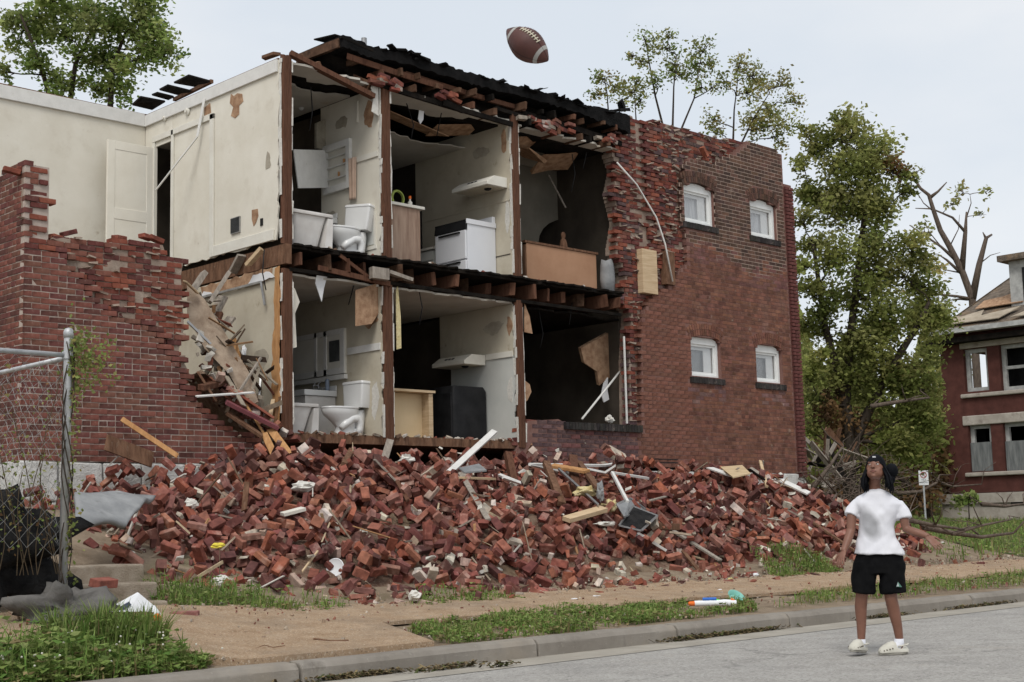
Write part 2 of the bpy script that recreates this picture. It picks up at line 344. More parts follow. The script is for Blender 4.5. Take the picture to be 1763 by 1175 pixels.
strip('lawn', lin(16.2, 75, 90), lin(-3.9, 45, 60), lambda x, y: yard(x, y) + .035 * sm(16.2, 18.5, x) * sm(-3.9, -3.2, y) - .012 + .03 * noise.noise(Vector((x * 1.3, y * 1.3, 0))), M['lawn'])
# tan exposed-aggregate sidewalk with an apron to the kerb
sw = MB()
sxs = lin(-30, 60, 120)
for a, b_ in zip(sxs, sxs[1:]):
    w0 = -5.52 + .08 * math.sin(a * 1.7); w1 = -4.25 + .08 * math.sin(a * 2.3 + 1)
    sw.hexa([(a, w0, yard(a, w0) + .0), (b_, w0, yard(b_, w0)), (b_, w1, yard(b_, w1)), (a, w1, yard(a, w1)), (a, w0, yard(a, w0) + .035), (b_, w0, yard(b_, w0) + .035), (b_, w1, yard(b_, w1) + .035), (a, w1, yard(a, w1) + .035)])
sw.build('sidewalk', M['aggregate'], kind='structure', label='tan exposed-aggregate sidewalk between verge and rubble')
ap = MB(); p = [(-1.45, -6.66), (.35, -6.66), (.75, -5.5), (-1.9, -5.5)]
ap.hexa([(x, y, yard(x, y) - .05) for x, y in p] + [(x, y, yard(x, y) + .045) for x, y in p])
ap.build('path', M['aggregate'], kind='structure', label='tan aggregate apron between sidewalk and kerb')
# kerb: separate stones with open joints
kerb = thing('kerb', 'weathered concrete kerb along the street', None, (0, -6.75, 0), kind='structure')
kx = [-40, -30, -22, -14, -10, -6.2, -3.6, -1.08, 1.35, 3.2, 5.0, 6.9, 8.8, 10.9, 13, 15.2, 17.5, 20, 23, 27, 32, 40, 60]
def kerb_y(x): return -6.66 + .5 * sm(6, 16, x) * 0
for i, (a, b_) in enumerate(zip(kx, kx[1:])):
    k = MB(); prof = [(-6.845, -.1), (-6.835, .105), (-6.80, .145), (-6.66, .155), (-6.66, -.1)]
    rings = []
    for x in lin(a + .012, b_ - .012, 6):
        dz = random.uniform(-.004, .004); rings.append([(x, y + random.uniform(-.004, .004), z + (dz if z > 0 else 0)) for y, z in prof])
    k.loft(rings); k.build('kerb_stone', M['concrete'], kerb, bevel=.012)

# ================================================================== THE RUINED BUILDING
FL1, FL2, CE1, CE2 = 2.40, 4.93, 4.52, 7.40
BLD = thing('ruined_apartment_building', 'two-storey red brick apartment building with its side wall torn open', 'building', (7.5, 0, 1.5))
def part(b, name, m, parent=BLD, **k): return b.build(name, m, parent, **k)
BL, BH, BJ = .216, .07, .011
_bm = {}
def brick_mesh(kind, ci, pal, dims):
    key = (kind, ci, id(pal))
    if key not in _bm:
        b = MB(); r = random.Random(len(_bm)); c = jc(pal[ci], .1)
        x, y, z = [d / 2 for d in dims]; e = .006
        # a chamfered block with slightly worn corners
        bm = bmesh.new(); bmesh.ops.create_cube(bm, size=1)
        for v in bm.verts: v.co = Vector((v.co.x * dims[0], v.co.y * dims[1], v.co.z * dims[2])) + Vector([r.uniform(-.004, .004) for _ in range(3)])
        if kind.startswith('L'): bmesh.ops.bevel(bm, geom=list(bm.edges), offset=.0055, segments=1, affect='EDGES')
        me = bpy.data.meshes.new('brick'); bm.to_mesh(me); bm.free()
        ca = me.color_attributes.new('Col', 'FLOAT_COLOR', 'CORNER'); ca.data.foreach_set('color', [c[0], c[1], c[2], 1] * len(me.loops))
        me.materials.append(M['loose'] if kind.startswith('L') else M['brick']); _bm[key] = me
    return _bm[key]
def lay(keep, u0, u1, z0, z1, seed, off=0.0):
    """courses of running bond: yields (u, z, length)"""
    r = random.Random(seed); row = 0; z = z0
    while z + BH * .5 < z1:
        u = u0 - (BL / 2 if row % 2 else 0) + off
        while u < u1:
            a, b_ = max(u, u0), min(u + BL, u1)
            if b_ - a > .05:
                c = (a + b_) / 2
                if r.random() < .10 and b_ - a > .2:      # a pair of headers now and then
                    for q in (.25, .75):
                        if keep(a + BL * q, z + BH / 2): yield a + BL * q, z + BH / 2, BL / 2 - BJ
                elif keep(c, z + BH / 2): yield c, z + BH / 2, b_ - a - BJ
            u += BL
        z += BH; row += 1
def bricks(items, wall, pal_fn, face_fn, depth, axis='Y', limit=300, jit=.0025, tilt=.012, joined='brickwork'):
    """items (u,z,len) -> the nearest ones as bricks of their own, the rest one joined part of the wall"""
    items = sorted(items, key=lambda t: (t[0] if axis == 'Y' else t[0])); rest = MB()
    for i, (u, z, ln) in enumerate(items):
        f = face_fn(u, z) + random.uniform(-jit, jit); pal = pal_fn(u, z)
        if axis == 'Y': loc = Vector((u, f + depth / 2, z)); rz = 0
        else: loc = Vector((f + depth / 2, u, z)); rz = math.pi / 2
        rot = Euler((random.uniform(-tilt, tilt), random.uniform(-tilt, tilt), rz + random.uniform(-tilt, tilt)))
        if i < limit:
            o = bpy.data.objects.new('brick', brick_mesh('W%.2f' % depth, random.randrange(len(pal)), pal, (BL - BJ, depth, BH - BJ))); COL.objects.link(o)
            o.parent = wall; o.location = loc - WLOC[wall]; o.rotation_euler = rot; o.scale = (ln / (BL - BJ), 1, random.uniform(.94, 1.0))
        else:
            rest.obox(Matrix.Translation(loc) @ rot.to_matrix().to_4x4(), ln, depth, (BH - BJ) * random.uniform(.94, 1.0), jc(random.choice(pal)))
    if rest.v: rest.build(joined, M['brick'], wall, kind='stuff')
def P(pts, Y=0.0): return [fz(x, y, Y) for x, y in pts]
def prismXZ(poly, y0, y1, b=None):
    b = b or MB(); return b.prism([(x, y0, z) for x, z in poly], (0, y1 - y0, 0))
def prismYZ(poly, x0, x1, b=None):
    b = b or MB(); return b.prism([(x0, y, z) for y, z in poly], (x1 - x0, 0, 0))
Z0 = 1.97
# ---- left front wall --------------------------------------------------------
AL = P([(40, 800), (40, 300), (54, 288), (72, 294), (82, 312), (70, 330), (86, 346), (80, 372), (72, 388), (78, 410), (112, 404), (135, 408), (180, 414), (225, 408), (285, 417), (292, 438), (320, 448), (316, 470), (322, 560), (312, 600), (332, 640), (322, 655), (348, 690), (380, 725), (430, 745), (458, 765), (462, 800)])
FA = P([(40, 800), (40, 428), (90, 424), (125, 432), (130, 455), (150, 470), (156, 490), (178, 515), (215, 545), (258, 556), (288, 580), (282, 600), (300, 605), (326, 640), (320, 660), (346, 690), (380, 725), (456, 765), (458, 800)])
AL = [(max(x, 0), z) for x, z in AL]; FA = [(max(x, 0), z) for x, z in FA]
core = prismXZ([(x, max(z - .03, Z0)) for x, z in AL], .066, .34)
part(core, 'left_wall_backing', M['oldmortar'])
wallL = part(prismXZ([(max(x - .11, .02) if x > .1 else x + .01, max(z - .06, Z0)) for x, z in FA], .0055, .064), 'left_front_wall', M['mortar'])
fl = list(lay(lambda u, z: pip(FA, u, z), 0, 4.2, Z0, 6.2, 1))
bricks(fl, wallL, lambda u, z: BRK_FACE_L, lambda u, z: 0.0, .1, limit=300)
il = list(lay(lambda u, z: pip(AL, u, z) and not (pip(FA, u + .13, z) and pip(FA, u, z + .09)), 0, 4.2, Z0, 6.2, 2, off=.06))
wallLi = part(prismXZ([(.05, 3), (1.6, 3), (1.6, 4.2), (.05, 4.2)], .15, .30), 'inner_brick_layer', M['oldmortar'])
il = [t_ for t_ in il if random.random() > .05]
bricks(il, wallLi, lambda u, z: BRK_INNER, lambda u, z: .05 + random.uniform(-.014, .02) - (.05 if u < .4 and z > 4.45 else 0), .14, limit=300, jit=.006, tilt=.03)
# crumbs of lime mortar left on the torn courses
cr = MB()
for (u, z, ln) in il:
    if random.random() < .4:
        cr.obox(Matrix.Translation((u + random.uniform(-.08, .08), .045 + random.uniform(-.01, .02), z + BH / 2 + .002)) @ Euler((random.uniform(-.3, .3), random.uniform(-.2, .2), random.uniform(-.3, .3))).to_matrix().to_4x4(), random.uniform(.05, .17), .05, random.uniform(.012, .024), j=.008)
cr.build('mortar_crust', M['oldmortar'], wallLi, kind='stuff')
# side wall running back from the corner
core = prismYZ([(.006, Z0), (4.0, Z0), (4.0, 4.0), (1.2, 5.2), (.45, 5.45), (.02, 5.42)], .006, .3)
wallS = part(core, 'left_side_wall', M['mortar'])
SDP = [(-.01, Z0 - .1), (4, Z0 - .1), (4, 4.0), (1.2, 5.25), (.5, 5.5), (.0, 5.48)]
bricks(list(lay(lambda u, z: pip(SDP, u, z), 0.0, 2.0, Z0, 5.6, 5, off=.1)), wallS, lambda u, z: BRK_FACE_L, lambda u, z: 0.0, .1, axis='X', limit=300)
# loose bricks left standing on the broken top
top = MB()
for (px, py, a) in [(118, 403, -.35), (98, 412, .1), (252, 410, .05), (205, 412, -.05), (268, 414, .3), (20, 296, .2), (46, 292, -.2)]:
    q = on(px, py, Y=.15)
    o = bpy.data.objects.new('brick', brick_mesh('Ltop', random.randrange(5), BRK_INNER, (.2, .1, .058))); COL.objects.link(o); o.parent = wallL; o.location = q - WLOC[wallL] + Vector((0, 0, .01)); o.rotation_euler = (random.uniform(-.1, .1), a, random.uniform(-.5, .5))
# segmental arch over the buried basement window
arch = MB(); ac = on(415, 838, Y=0); 
for k in range(17):
    a = math.radians(-44 + 88 * k / 16); R_ = .44
    for ring in (0, 1):
        c = ac + Vector((math.sin(a) * (R_ + ring * .11), -.012, math.cos(a) * (R_ + ring * .11) - .18))
        arch.obox(Matrix.Translation(c) @ Matrix.Rotation(a, 4, 'Y'), .05, .1, .1, jc(random.choice(BRK_SILL)))
part(arch, 'basement_window_arch', M['brick'])
# stone foundation
fd = MB(); 
for (a, b_) in ((-.03, 4.0), (8.0, 15.55)):
    x = a
    while x < b_ - .1:
        w = min(random.uniform(.35, .7), b_ - x)
        z = 1.0
        for h in (.5, .47):
            fd.obox(Matrix.Translation((x + w / 2, .15, z + h / 2)), w - .015, .34 + random.uniform(0, .03), h - .012, j=.012); z += h
        x += w
M['limestone'] = mat('whitewashed_stone', (.50, .49, .46), (.66, .655, .63), 4, .9, .8, 25, spots=[((.30, .27, .23), 5, .56, .72, .7)], bdist=.04)
part(fd, 'foundation', M['limestone'], bevel=.02, kind='stuff')
sf = MB(); sf.box(.0, .3, .35, 4, .9, Z0 - .01); part(sf, 'side_foundation', M['limestone'])

# ---- right front wall with windows ------------------------------------------
AR = P([(1068, 196), (1090, 200), (1130, 208), (1180, 222), (1240, 236), (1290, 243), (1320, 252), (1346, 264), (1354, 300), (1358, 320), (1376, 818), (1106, 800), (1104, 745), (1090, 735), (1088, 620), (1092, 540), (1074, 512), (1082, 470), (1064, 430), (1072, 380), (1060, 330), (1068, 290), (1058, 262), (1072, 240)])
FR = P([(1186, 272), (1235, 286), (1290, 243), (1346, 264), (1352, 300), (1356, 320), (1376, 818), (1104, 800), (1104, 545), (1122, 512), (1150, 496), (1162, 486), (1170, 468), (1184, 455), (1182, 400), (1176, 388), (1176, 312)])
AR = [(min(x, 15.3), max(z, Z0)) for x, z in AR]; FR = [(min(x, 15.3), max(z, Z0)) for x, z in FR]
WIN = [(12.22, 13.10, 6.39, 7.06), (14.18, 15.03, 6.39, 7.05), (12.24, 13.09, 3.63, 4.30), (14.15, 14.98, 3.63, 4.29)]
RISE = .085
def in_win(u, z, pad=.0):
    for (a, b_, c, d) in WIN:
        if a - pad < u < b_ + pad and c - pad < z < d + RISE * (1 - ((u - (a + b_) / 2) / ((b_ - a) / 2)) ** 2) + pad: return True
    return False
def in_arch(u, z):
    for (a, b_, c, d) in WIN:
        m = (a + b_) / 2; h = (b_ - a) / 2
        if a - .07 < u < b_ + .07 and d - .01 < z < d + RISE * (1 - ((u - m) / h) ** 2) + .235 and z > c + .3: return True
    return False
def in_sill(u, z):
    return any(a - .09 < u < b_ + .09 and c - .115 < z < c for (a, b_, c, d) in WIN)
# backing (bricks laid behind) built in strips between the openings
def wall_core(b, poly, y0, y1, step=.07):
    """horizontal slices of a polygon, cut round the windows"""
    z = min(p[1] for p in poly); zt = max(p[1] for p in poly)
    while z < zt:
        zc = z + step / 2; xs = []
        n = len(poly)
        for i in range(n):
            (x1, z1), (x2, z2) = poly[i], poly[(i + 1) % n]
            if (z1 > zc) != (z2 > zc): xs.append(x1 + (x2 - x1) * (zc - z1) / (z2 - z1))
        xs.sort()
        for a, b_ in zip(xs[::2], xs[1::2]):
            segs = [(a, b_)]
            for (wa, wb, wc, wd) in WIN:
                if wc < zc < wd + RISE:
                    m = (wa + wb) / 2; h = (wb - wa) / 2
                    if zc > wd: h *= math.sqrt(max(0, 1 - (zc - wd) / RISE))
                    ns = []
                    for s, e in segs:
                        if e <= m - h or s >= m + h: ns.append((s, e)); continue
                        if s < m - h: ns.append((s, m - h))
                        if e > m + h: ns.append((m + h, e))
                    segs = ns
            for s, e in segs: b.box(s, e, y0, y1, z, z + step - .0005)
        z += step
def shrink(poly, d):
    return [(x + (d if x < 11.5 else 0), z) for x, z in poly]
cR = MB(); wall_core(cR, shrink(AR, .05), .104, .34); wallRi = part(cR, 'right_inner_brick_layer', M['oldmortar'])
M['mortar_lo'] = mat('red_washed_mortar', (.165, .082, .068), (.225, .13, .108), 5, .95, .3, 60, spots=[((.38, .29, .25), 2.0, .6, .74, .5)])
M['mortar_up'] = mat('pale_mortar', (.33, .245, .20), (.42, .33, .275), 5, .95, .3, 60)
cF = MB(); wall_core(cF, shrink([(x, z) for x, z in FR], .02), .0055, .12); 
wallR = part(cF, 'right_front_wall', M['mortar_lo'])
# pale weathered pointing in the upper courses
def upz(u): return 5.95 + .12 * math.sin(u * 2.1) - .06 * (u - 12)
keepF = lambda u, z: pip(FR, u, z) and not in_win(u, z, .02) and not in_arch(u, z) and not in_sill(u, z)
def clipw(items):
    out = []
    for (u, z, ln) in items:
        a, b_ = u - ln / 2, u + ln / 2
        for (wa, wb, wc, wd) in WIN:
            if wc < z < wd + .02:
                if a < wa < b_: b_ = wa - .004
                elif a < wb < b_: a = wb + .004
                elif wa <= a and b_ <= wb: b_ = a
                elif b_ < wa and wa - b_ < .11: b_ = wa - .004
                elif a > wb and a - wb < .11: a = wb + .004
        if b_ - a > .03: out.append(((a + b_) / 2, z, b_ - a))
    return out
fr = clipw(lay(lambda u, z: pip(FR, u, z) and not in_win(u, z, -.03) and not in_arch(u, z) and not in_sill(u, z), 10.6, 15.28, Z0, 8.4, 7))
cU = MB()
for (u, z, ln) in fr:
    if z > upz(u) + random.uniform(-.1, .1): cU.box(u - ln / 2 - .006, u + ln / 2 + .006, .0045, .02, z - BH / 2, z + BH / 2)
cU.build('weathered_mortar', M['mortar_up'], wallR, kind='stuff')
def palR(u, z):
    if z > upz(u) + .25 or (z > upz(u) and random.random() < .6): return BRK_FACE_UP
    if z > upz(u) - .35 and random.random() < .5: return [(.15, .075, .066), (.17, .085, .075)]
    for (a, b_, c, d) in WIN[2:]:
        if a - .05 < u < b_ + .05 and c - .5 < z < c and random.random() < .6: return [(.19, .115, .105), (.16, .09, .082)]
    return BRK_FACE_LO
bricks(fr, wallR, palR, lambda u, z: .0015, .09, limit=300, jit=.0012, tilt=.004)
ir = list(lay(lambda u, z: pip(AR, u, z) and not pip(FR, u - .06, z) and not in_win(u, z, .03), 10.2, 15.3, 4.2 if False else Z0, 8.4, 8, off=.09))
ir = [t_ for t_ in ir if random.random() > .06]
def rib(u, z):
    if 11.25 < u < 11.62 and z > 5.4: return -.045
    if 10.3 < u < 10.75 and z > 5.0: return -.02
    if 11.12 < u < 11.25 and z > 5.4: return .10
    return 0
bricks(ir, wallRi, lambda u, z: BRK_INNER if random.random() < .8 else BRK_SILL, lambda u, z: .088 + rib(u, z) + random.uniform(-.014, .012), .14, limit=300, jit=.006, tilt=.03)
cr = MB()
for (u, z, ln) in ir:
    if random.random() < .38:
        cr.obox(Matrix.Translation((u + random.uniform(-.08, .08), .085 + rib(u, z) + random.uniform(-.02, .02), z + BH * random.choice((.5, .5, .1)))) @ Euler((random.uniform(-.3, .3), random.uniform(-.3, .3), random.uniform(-.3, .3))).to_matrix().to_4x4(), random.uniform(.05, .2), .05, random.uniform(.012, .03), j=.012)
cr.build('mortar_crust', M['oldmortar'], wallRi, kind='stuff')
# brick quoin column closing the far end, tinted red
cq = MB(); cq.box(15.31, 15.55, .0, .4, Z0, 7.55); wallQ = part(cq, 'corner_pilaster', M['mortar_lo'])
bricks(list(lay(lambda u, z: True, 15.3, 15.57, 1.9, 7.5, 9)), wallQ, lambda u, z: BRK_RED, lambda u, z: -.035, .1, limit=120, jit=.004)
# windows
M['winwhite'] = mat('window_paint', (.70, .715, .70), (.78, .785, .77), 8, .5)
M['curtain'] = mat('lace_curtain', (.40, .42, .44), (.56, .58, .60), 3, .9, .3, 8, stretch=(9, 9, .6), trans=.2)
M['shade'] = mat('window_shade', (.55, .565, .56), (.62, .63, .62), 3, .8)
M['windark'] = mat('window_dark', (.05, .055, .055), (.11, .115, .115), 2.5, .25, spec=.6)
for i, (a, b_, c, d) in enumerate(WIN):
    m = (a + b_) / 2; h = (b_ - a) / 2
    def arc(r, z, n=10, hw=h): return [(m + hw * math.cos(t), z + r * (1 - math.cos(t) ** 2)) for t in lin(0, math.pi, n)]
    fr_ = MB()   # frame: outer ring with arched head
    outer = [(b_ - .005, c)] + arc(RISE, d, hw=h - .005) + [(a + .005, c)]
    inner = [(b_ - .065, c + .065)] + [(m + (h - .065) * math.cos(t), d - .07) for t in lin(0, math.pi, 10)] + [(a + .065, c + .065)]
    for k in range(len(outer)):
        k2 = (k + 1) % len(outer)
        pts = [outer[k], outer[k2], inner[k2], inner[k]]
        fr_.prism([(x, .075, z) for x, z in pts], (0, .06, 0))
    lab = ['upper', 'upper', 'lower', 'lower'][i]
    wd = part(fr_, 'window', M['winwhite'])
    sa = MB(); y0 = .10
    for (x0, x1, z0, z1) in ((a + .062, a + .10, c + .062, d - .07), (b_ - .10, b_ - .062, c + .062, d - .07), (a + .10, b_ - .10, c + .062, c + .11), (a + .10, b_ - .10, d - .11, d - .07)): sa.box(x0, x1, y0, y0 + .03, z0, z1)
    sa.build('sash', M['winwhite'], wd)
    g = MB(); g.box(a + .09, b_ - .09, .117, .122, c + .09, d - .09)
    gm = bpy.data.materials.get('clear_pane')
    if not gm:
        gm = mat('clear_pane', (.9, .95, .95), None, rough=.03, spec=.9); nn = gm.node_tree; bs = [q for q in nn.nodes if q.type == 'BSDF_PRINCIPLED'][0]; tr = nn.nodes.new('ShaderNodeBsdfTransparent'); gl = nn.nodes.new('ShaderNodeBsdfGlossy'); gl.inputs['Roughness'].default_value = .05
        mx = nn.nodes.new('ShaderNodeMixShader'); mx.inputs[0].default_value = .13; ou = [q for q in nn.nodes if q.type == 'OUTPUT_MATERIAL'][0]
        nn.links.new(tr.outputs[0], mx.inputs[1]); nn.links.new(gl.outputs[0], mx.inputs[2]); nn.links.new(mx.outputs[0], ou.inputs[0]); nn.nodes.remove(bs)
    g.build('pane', gm, wd)
    cu = MB()
    if i < 2:
        cu.grid(40, 2, lambda u, v: (a + .1 + u * (b_ - a - .36), .19 + .012 * math.sin(u * 38), c + .09 + v * (d - c - .2)))
        cu.build('curtain', M['curtain'], wd, smooth=True, fixn=False)
    else:
        cu.box(a + .1, b_ - .30, .2, .21, c + .11, d - .14); cu.build('dark_backing', M['windark'], wd)
    sh = MB(); sh.box(b_ - .32, b_ - .085, .150, .165, c + .09, d - .09); sh.box(a + .085, b_ - .32, .150, .165, d - .165, d - .09); sh.build('shade', M['shade'], wd)
    bk = MB(); bk.box(a, b_, .36, .38, c, d + .1); bk.build('backing', M['shade'] if i < 2 else M['windark'], wd)
    so = MB(); n = 13   # soldier-course sill, blackened
    for k in range(n):
        x = a - .06 + (b_ - a + .12) * (k + .5) / n; so.obox(Matrix.Translation((x, .045, c - .055)), (b_ - a + .12) / n - .006, .15, .105, jc(random.choice(BRK_DARK)), j=.003)
    so.box(a - .05, b_ + .05, -.02, .1, c - .1, c - .01, (.05, .05, .048)); so.build('sill', M['brick'], wd)
    ra = MB(); n = 15  # two rings of rowlock bricks over the opening
    for ring in (0, 1):
        for k in range(n):
            t = (k + .5) / n * 2 - 1; x = m + t * (h + .03); zb = d + RISE * (1 - t * t) - (.02 if abs(t) > .9 else 0); sl = -2 * RISE * t / h
            an = math.atan(-sl)
            c_ = Vector((x + math.sin(an) * (.055 + ring * .112), .045, zb + .052 + ring * .108))
            ra.obox(Matrix.Translation(c_) @ Matrix.Rotation(an, 4, 'Y'), (b_ - a + .06) / n - .009, .1, .10, jc(random.choice(BRK_FACE_UP if i < 2 else BRK_FACE_LO)))
    ra.build('brick_arch', M['brick'], wd)
    rb_ = MB(); rb_.box(a - .09, b_ + .09, .012, .09, d - .02, d + .34) if False else None
# ---- breast wall below the big opening --------------------------------------
SW = P([(905, 725), (962, 722), (972, 728), (1104, 736), (1106, 800), (880, 800), (888, 770), (898, 745)])
SW = [(x, max(z, Z0 - .3)) for x, z in SW]
cS = prismXZ([(x + (.05 if x < 8.3 else 0), z) for x, z in SW], .0055, .3); wallB = part(cS, 'breast_wall', M['mortar_lo'])
bricks(list(lay(lambda u, z: pip(SW, u, z) and not (u > 8.95 and z > 2.60), 7.6, 10.75, 1.76, 2.8, 12)), wallB, lambda u, z: BRK_INNER if u < 8.35 + (2.75 - z) * -.6 + random.uniform(-.1, .1) else BRK_SILL, lambda u, z: .0 if u > 8.3 else .02, .1, limit=220, jit=.004, tilt=.02)
so = MB()
for k in range(26):
    x = 8.95 + 1.85 * (k + .5) / 26; so.obox(Matrix.Translation((x, .03, 2.665)), .062, .18, .115, jc(random.choice(BRK_DARK)), j=.003)
so.build('soldier_sill', M['brick'], wallB)
# two wooden nailer posts and a white conduit on the torn brick face
for (x0, y0, x1, y1, m_) in ((1104, 428, 1132, 508, 'pine'), (1144, 432, 1162, 492, 'brownwood')):
    a = on(x0, y0, Y=-.02); b_ = on(x1, y1, Y=-.02); q = MB(); q.box(a.x, b_.x, -.04, .09, b_.z, a.z); part(q, 'wood_post', M[m_], bevel=.006)
q = MB(); q.tube([on(1062, 280, Y=-.03), on(1096, 318, Y=-.05), on(1130, 375, Y=-.06), on(1145, 420, Y=-.10), on(1158, 485, Y=-.08)], .016, 6); part(q, 'conduit', M['white_trim'], smooth=True)
q = MB(); q.box(10.44, 10.47, -.02, .0, 2.75, 4.2); part(q, 'white_batten', M['white_trim'])
q = MB(); q.obox(Matrix.Translation(on(1212, 262, Y=-.02)) @ Matrix.Rotation(math.radians(52), 4, 'Y'), .2, .1, .06, (.30, .11, .07)); part(q, 'dangling_brick', M['brick'])
# slots of missing bricks near the base
q = MB(); 
for zz in (2.17, 2.12): q.box(10.95, 11.75, -.004, .05, zz, zz + .012)
part(q, 'open_joint', M['black'])
# ---- rooms: partitions, floors, ceilings ------------------------------------
def sheet_x(name, m, x0, x1, poly, seed, amp=.03, step=.07, lock=(), parent=BLD):
    return part(prismYZ(ragged(poly, step, amp, seed, lock), x0, x1), name, m, parent)
XP = [(3.60, 3.76), (5.33, 5.49), (7.95, 8.10)]
YB = 4.9
# partition 1, upper: the bare cream wall of the vanished room
p1 = part(prismYZ(ragged([(.03, 7.47), (2.76, 7.46), (2.76, 4.98), (1.74, 4.985), (.12, 4.99), (.09, 5.3)], .1, .022, 3, (0, 1)), 3.585, 3.61), 'cream_wall', M['cream'])
b = MB(); b.box(3.585, 3.61, 2.765, 3.55, 6.93, 7.46); b.box(3.585, 3.61, 3.235, 3.55, 4.7, 6.925); part(b, 'cream_wall_over_door', M['cream'])
b = MB(); prismXZ(ragged([(-.2, 4.4), (3.58, 4.4), (3.58, 7.46), (2.2, 7.47), (-.2, 7.5)], .15, .012, 4, (0, 1)), 3.55, 3.68, b); part(b, 'cream_back_wall', M['cream'])
b = MB(); b.box(3.55, 3.585, .06, 3.54, 7.30, 7.475); b.box(-.2, 3.55, 3.51, 3.548, 7.30, 7.50); part(b, 'crown_board', M['white_trim'], bevel=.006)
b = MB(); b.box(3.56, 3.584, .16, 1.68, 4.99, 5.14); part(b, 'skirting_board', M['cream_trim'], bevel=.005)
b = MB(); b.beam((-.2, 3.6, 7.515), (3.7, 3.6, 7.49), .15, .03, jag=.05); b.beam((3.68, .1, 7.50), (3.68, 3.6, 7.50), .14, .03); part(b, 'wall_plate', M['brownwood'])
def panel_door(name, a, u, w, h, t, m, knob=True, n_up=.62):
    """a two-panel door: a = lower hinge corner, u = unit vector along its width"""
    a = Vector(a); u = Vector(u).normalized(); n = Vector((u.y, -u.x, 0)); R = Matrix((u, n, Vector((0, 0, 1)))).transposed().to_4x4()
    def blk(b, x0, x1, z0, z1, y0, y1): b.obox(Matrix.Translation(a + u * (x0 + x1) / 2 + n * (y0 + y1) / 2 + Vector((0, 0, (z0 + z1) / 2))) @ R, x1 - x0, y1 - y0, z1 - z0)
    b = MB(); s = .12
    blk(b, 0, s, 0, h, 0, t); blk(b, w - s, w, 0, h, 0, t); blk(b, s, w - s, 0, .2, 0, t - .001); blk(b, s, w - s, h - .13, h, 0, t - .001); blk(b, s, w - s, .78, .95, 0, t - .001)
    d = part(b, name, m, bevel=.004)
    q = MB(); blk(q, s - .005, w - s + .005, .19, .79, .006, t - .016); q.build('panel', m, d); q = MB(); blk(q, s - .005, w - s + .005, .94, h - .12, .006, t - .016); q.build('panel', m, d)
    for side in (1,):
        q = MB(); blk(q, w - .09, w - .04, .92, 1.08, t - .002, t + .006); q.ell(a + u * (w - .065) + n * (t + .045) + Vector((0, 0, 1.03)), .03, .03, .03); q.build('handle', M['black'], d)
    return d
M['door_white'] = mat('door_paint', (.72, .68, .585), (.78, .745, .655), 2.5, .55, .06, 30, spots=[((.55, .5, .4), 3, .66, .8, .4)])
panel_door('open_door', (3.57, 3.26, 4.96), (-1, .02, 0), .76, 1.96, .04, M['door_white'])
panel_door('closed_door', (3.588, 1.72, 5.02), (0, 1, 0), .98, 1.98, .045, M['door_white'])
b = MB()
for (y0, y1, z0, z1) in ((1.62, 1.715, 4.99, 7.08), (2.705, 2.765, 4.99, 7.08), (1.62, 3.3, 7.0, 7.09)): b.box(3.555, 3.583, y0, y1, z0, z1)
b.box(3.56, 3.584, 3.24, 3.31, 4.96, 7.0)
part(b, 'door_casing', M['cream_trim'], bevel=.004)
# scars on the cream wall: torn holes, vent, boxes, fixtures
M['lath'] = mat('bare_lath', (.26, .15, .09), (.46, .30, .19), 9, .9, .4, 40)
def scar(px, m, poly, name, d=.006, X=3.584):
    pts = [on(x, y, X=X) for x, y in poly]; b = MB(); b.prism(pts, (-d, 0, 0)); part(b, name, M[m])
scar(0, 'lath', [(398, 162), (403, 166), (409, 161), (417, 162), (419, 175), (412, 182), (412, 197), (405, 204), (398, 200), (402, 185), (396, 178)], 'torn_hole')
scar(0, 'lath', [(352, 186), (362, 178), (364, 200), (352, 207)], 'torn_hole')
scar(0, 'lath', [(434, 362), (444, 360), (445, 372), (441, 384), (437, 390), (434, 378)], 'torn_hole')
scar(0, 'black', [(449, 377), (453, 376), (453, 388), (449, 390)], 'outlet_hole', .012)
b = MB(); v0, v1 = on(399, 377, X=3.58), on(414, 400, X=3.58); b.box(3.56, 3.584, v1.y, v0.y, v1.z, v0.z); vent = part(b, 'wall_vent', M['steel'])
b = MB()
for k in range(9): y = v1.y + (v0.y - v1.y) * (k + .5) / 9; b.box(3.553, 3.561, y - .003, y + .003, v1.z + .01, v0.z - .01)
b.build('vent_slot', M['black'], vent, kind='stuff')
for (px, py, r) in ((285, 204, .045), (324, 192, .06)):
    q = on(px, py, X=3.58); b = MB(); b.lathe([(r, 0), (r, .02), (r * .55, .035), (r * .5, .05)], Matrix.Translation(q) @ Matrix.Rotation(-math.pi / 2, 4, 'Y'), 14); part(b, 'wall_fitting', M['cream_trim'], auto=40)
b = MB(); b.beam(on(352, 170, X=3.54), on(340, 235, X=3.5), .045, .012); b.beam(on(340, 236, X=3.5), on(268, 328, X=3.05), .05, .012); part(b, 'dangling_trim_strip', M['white_trim'])
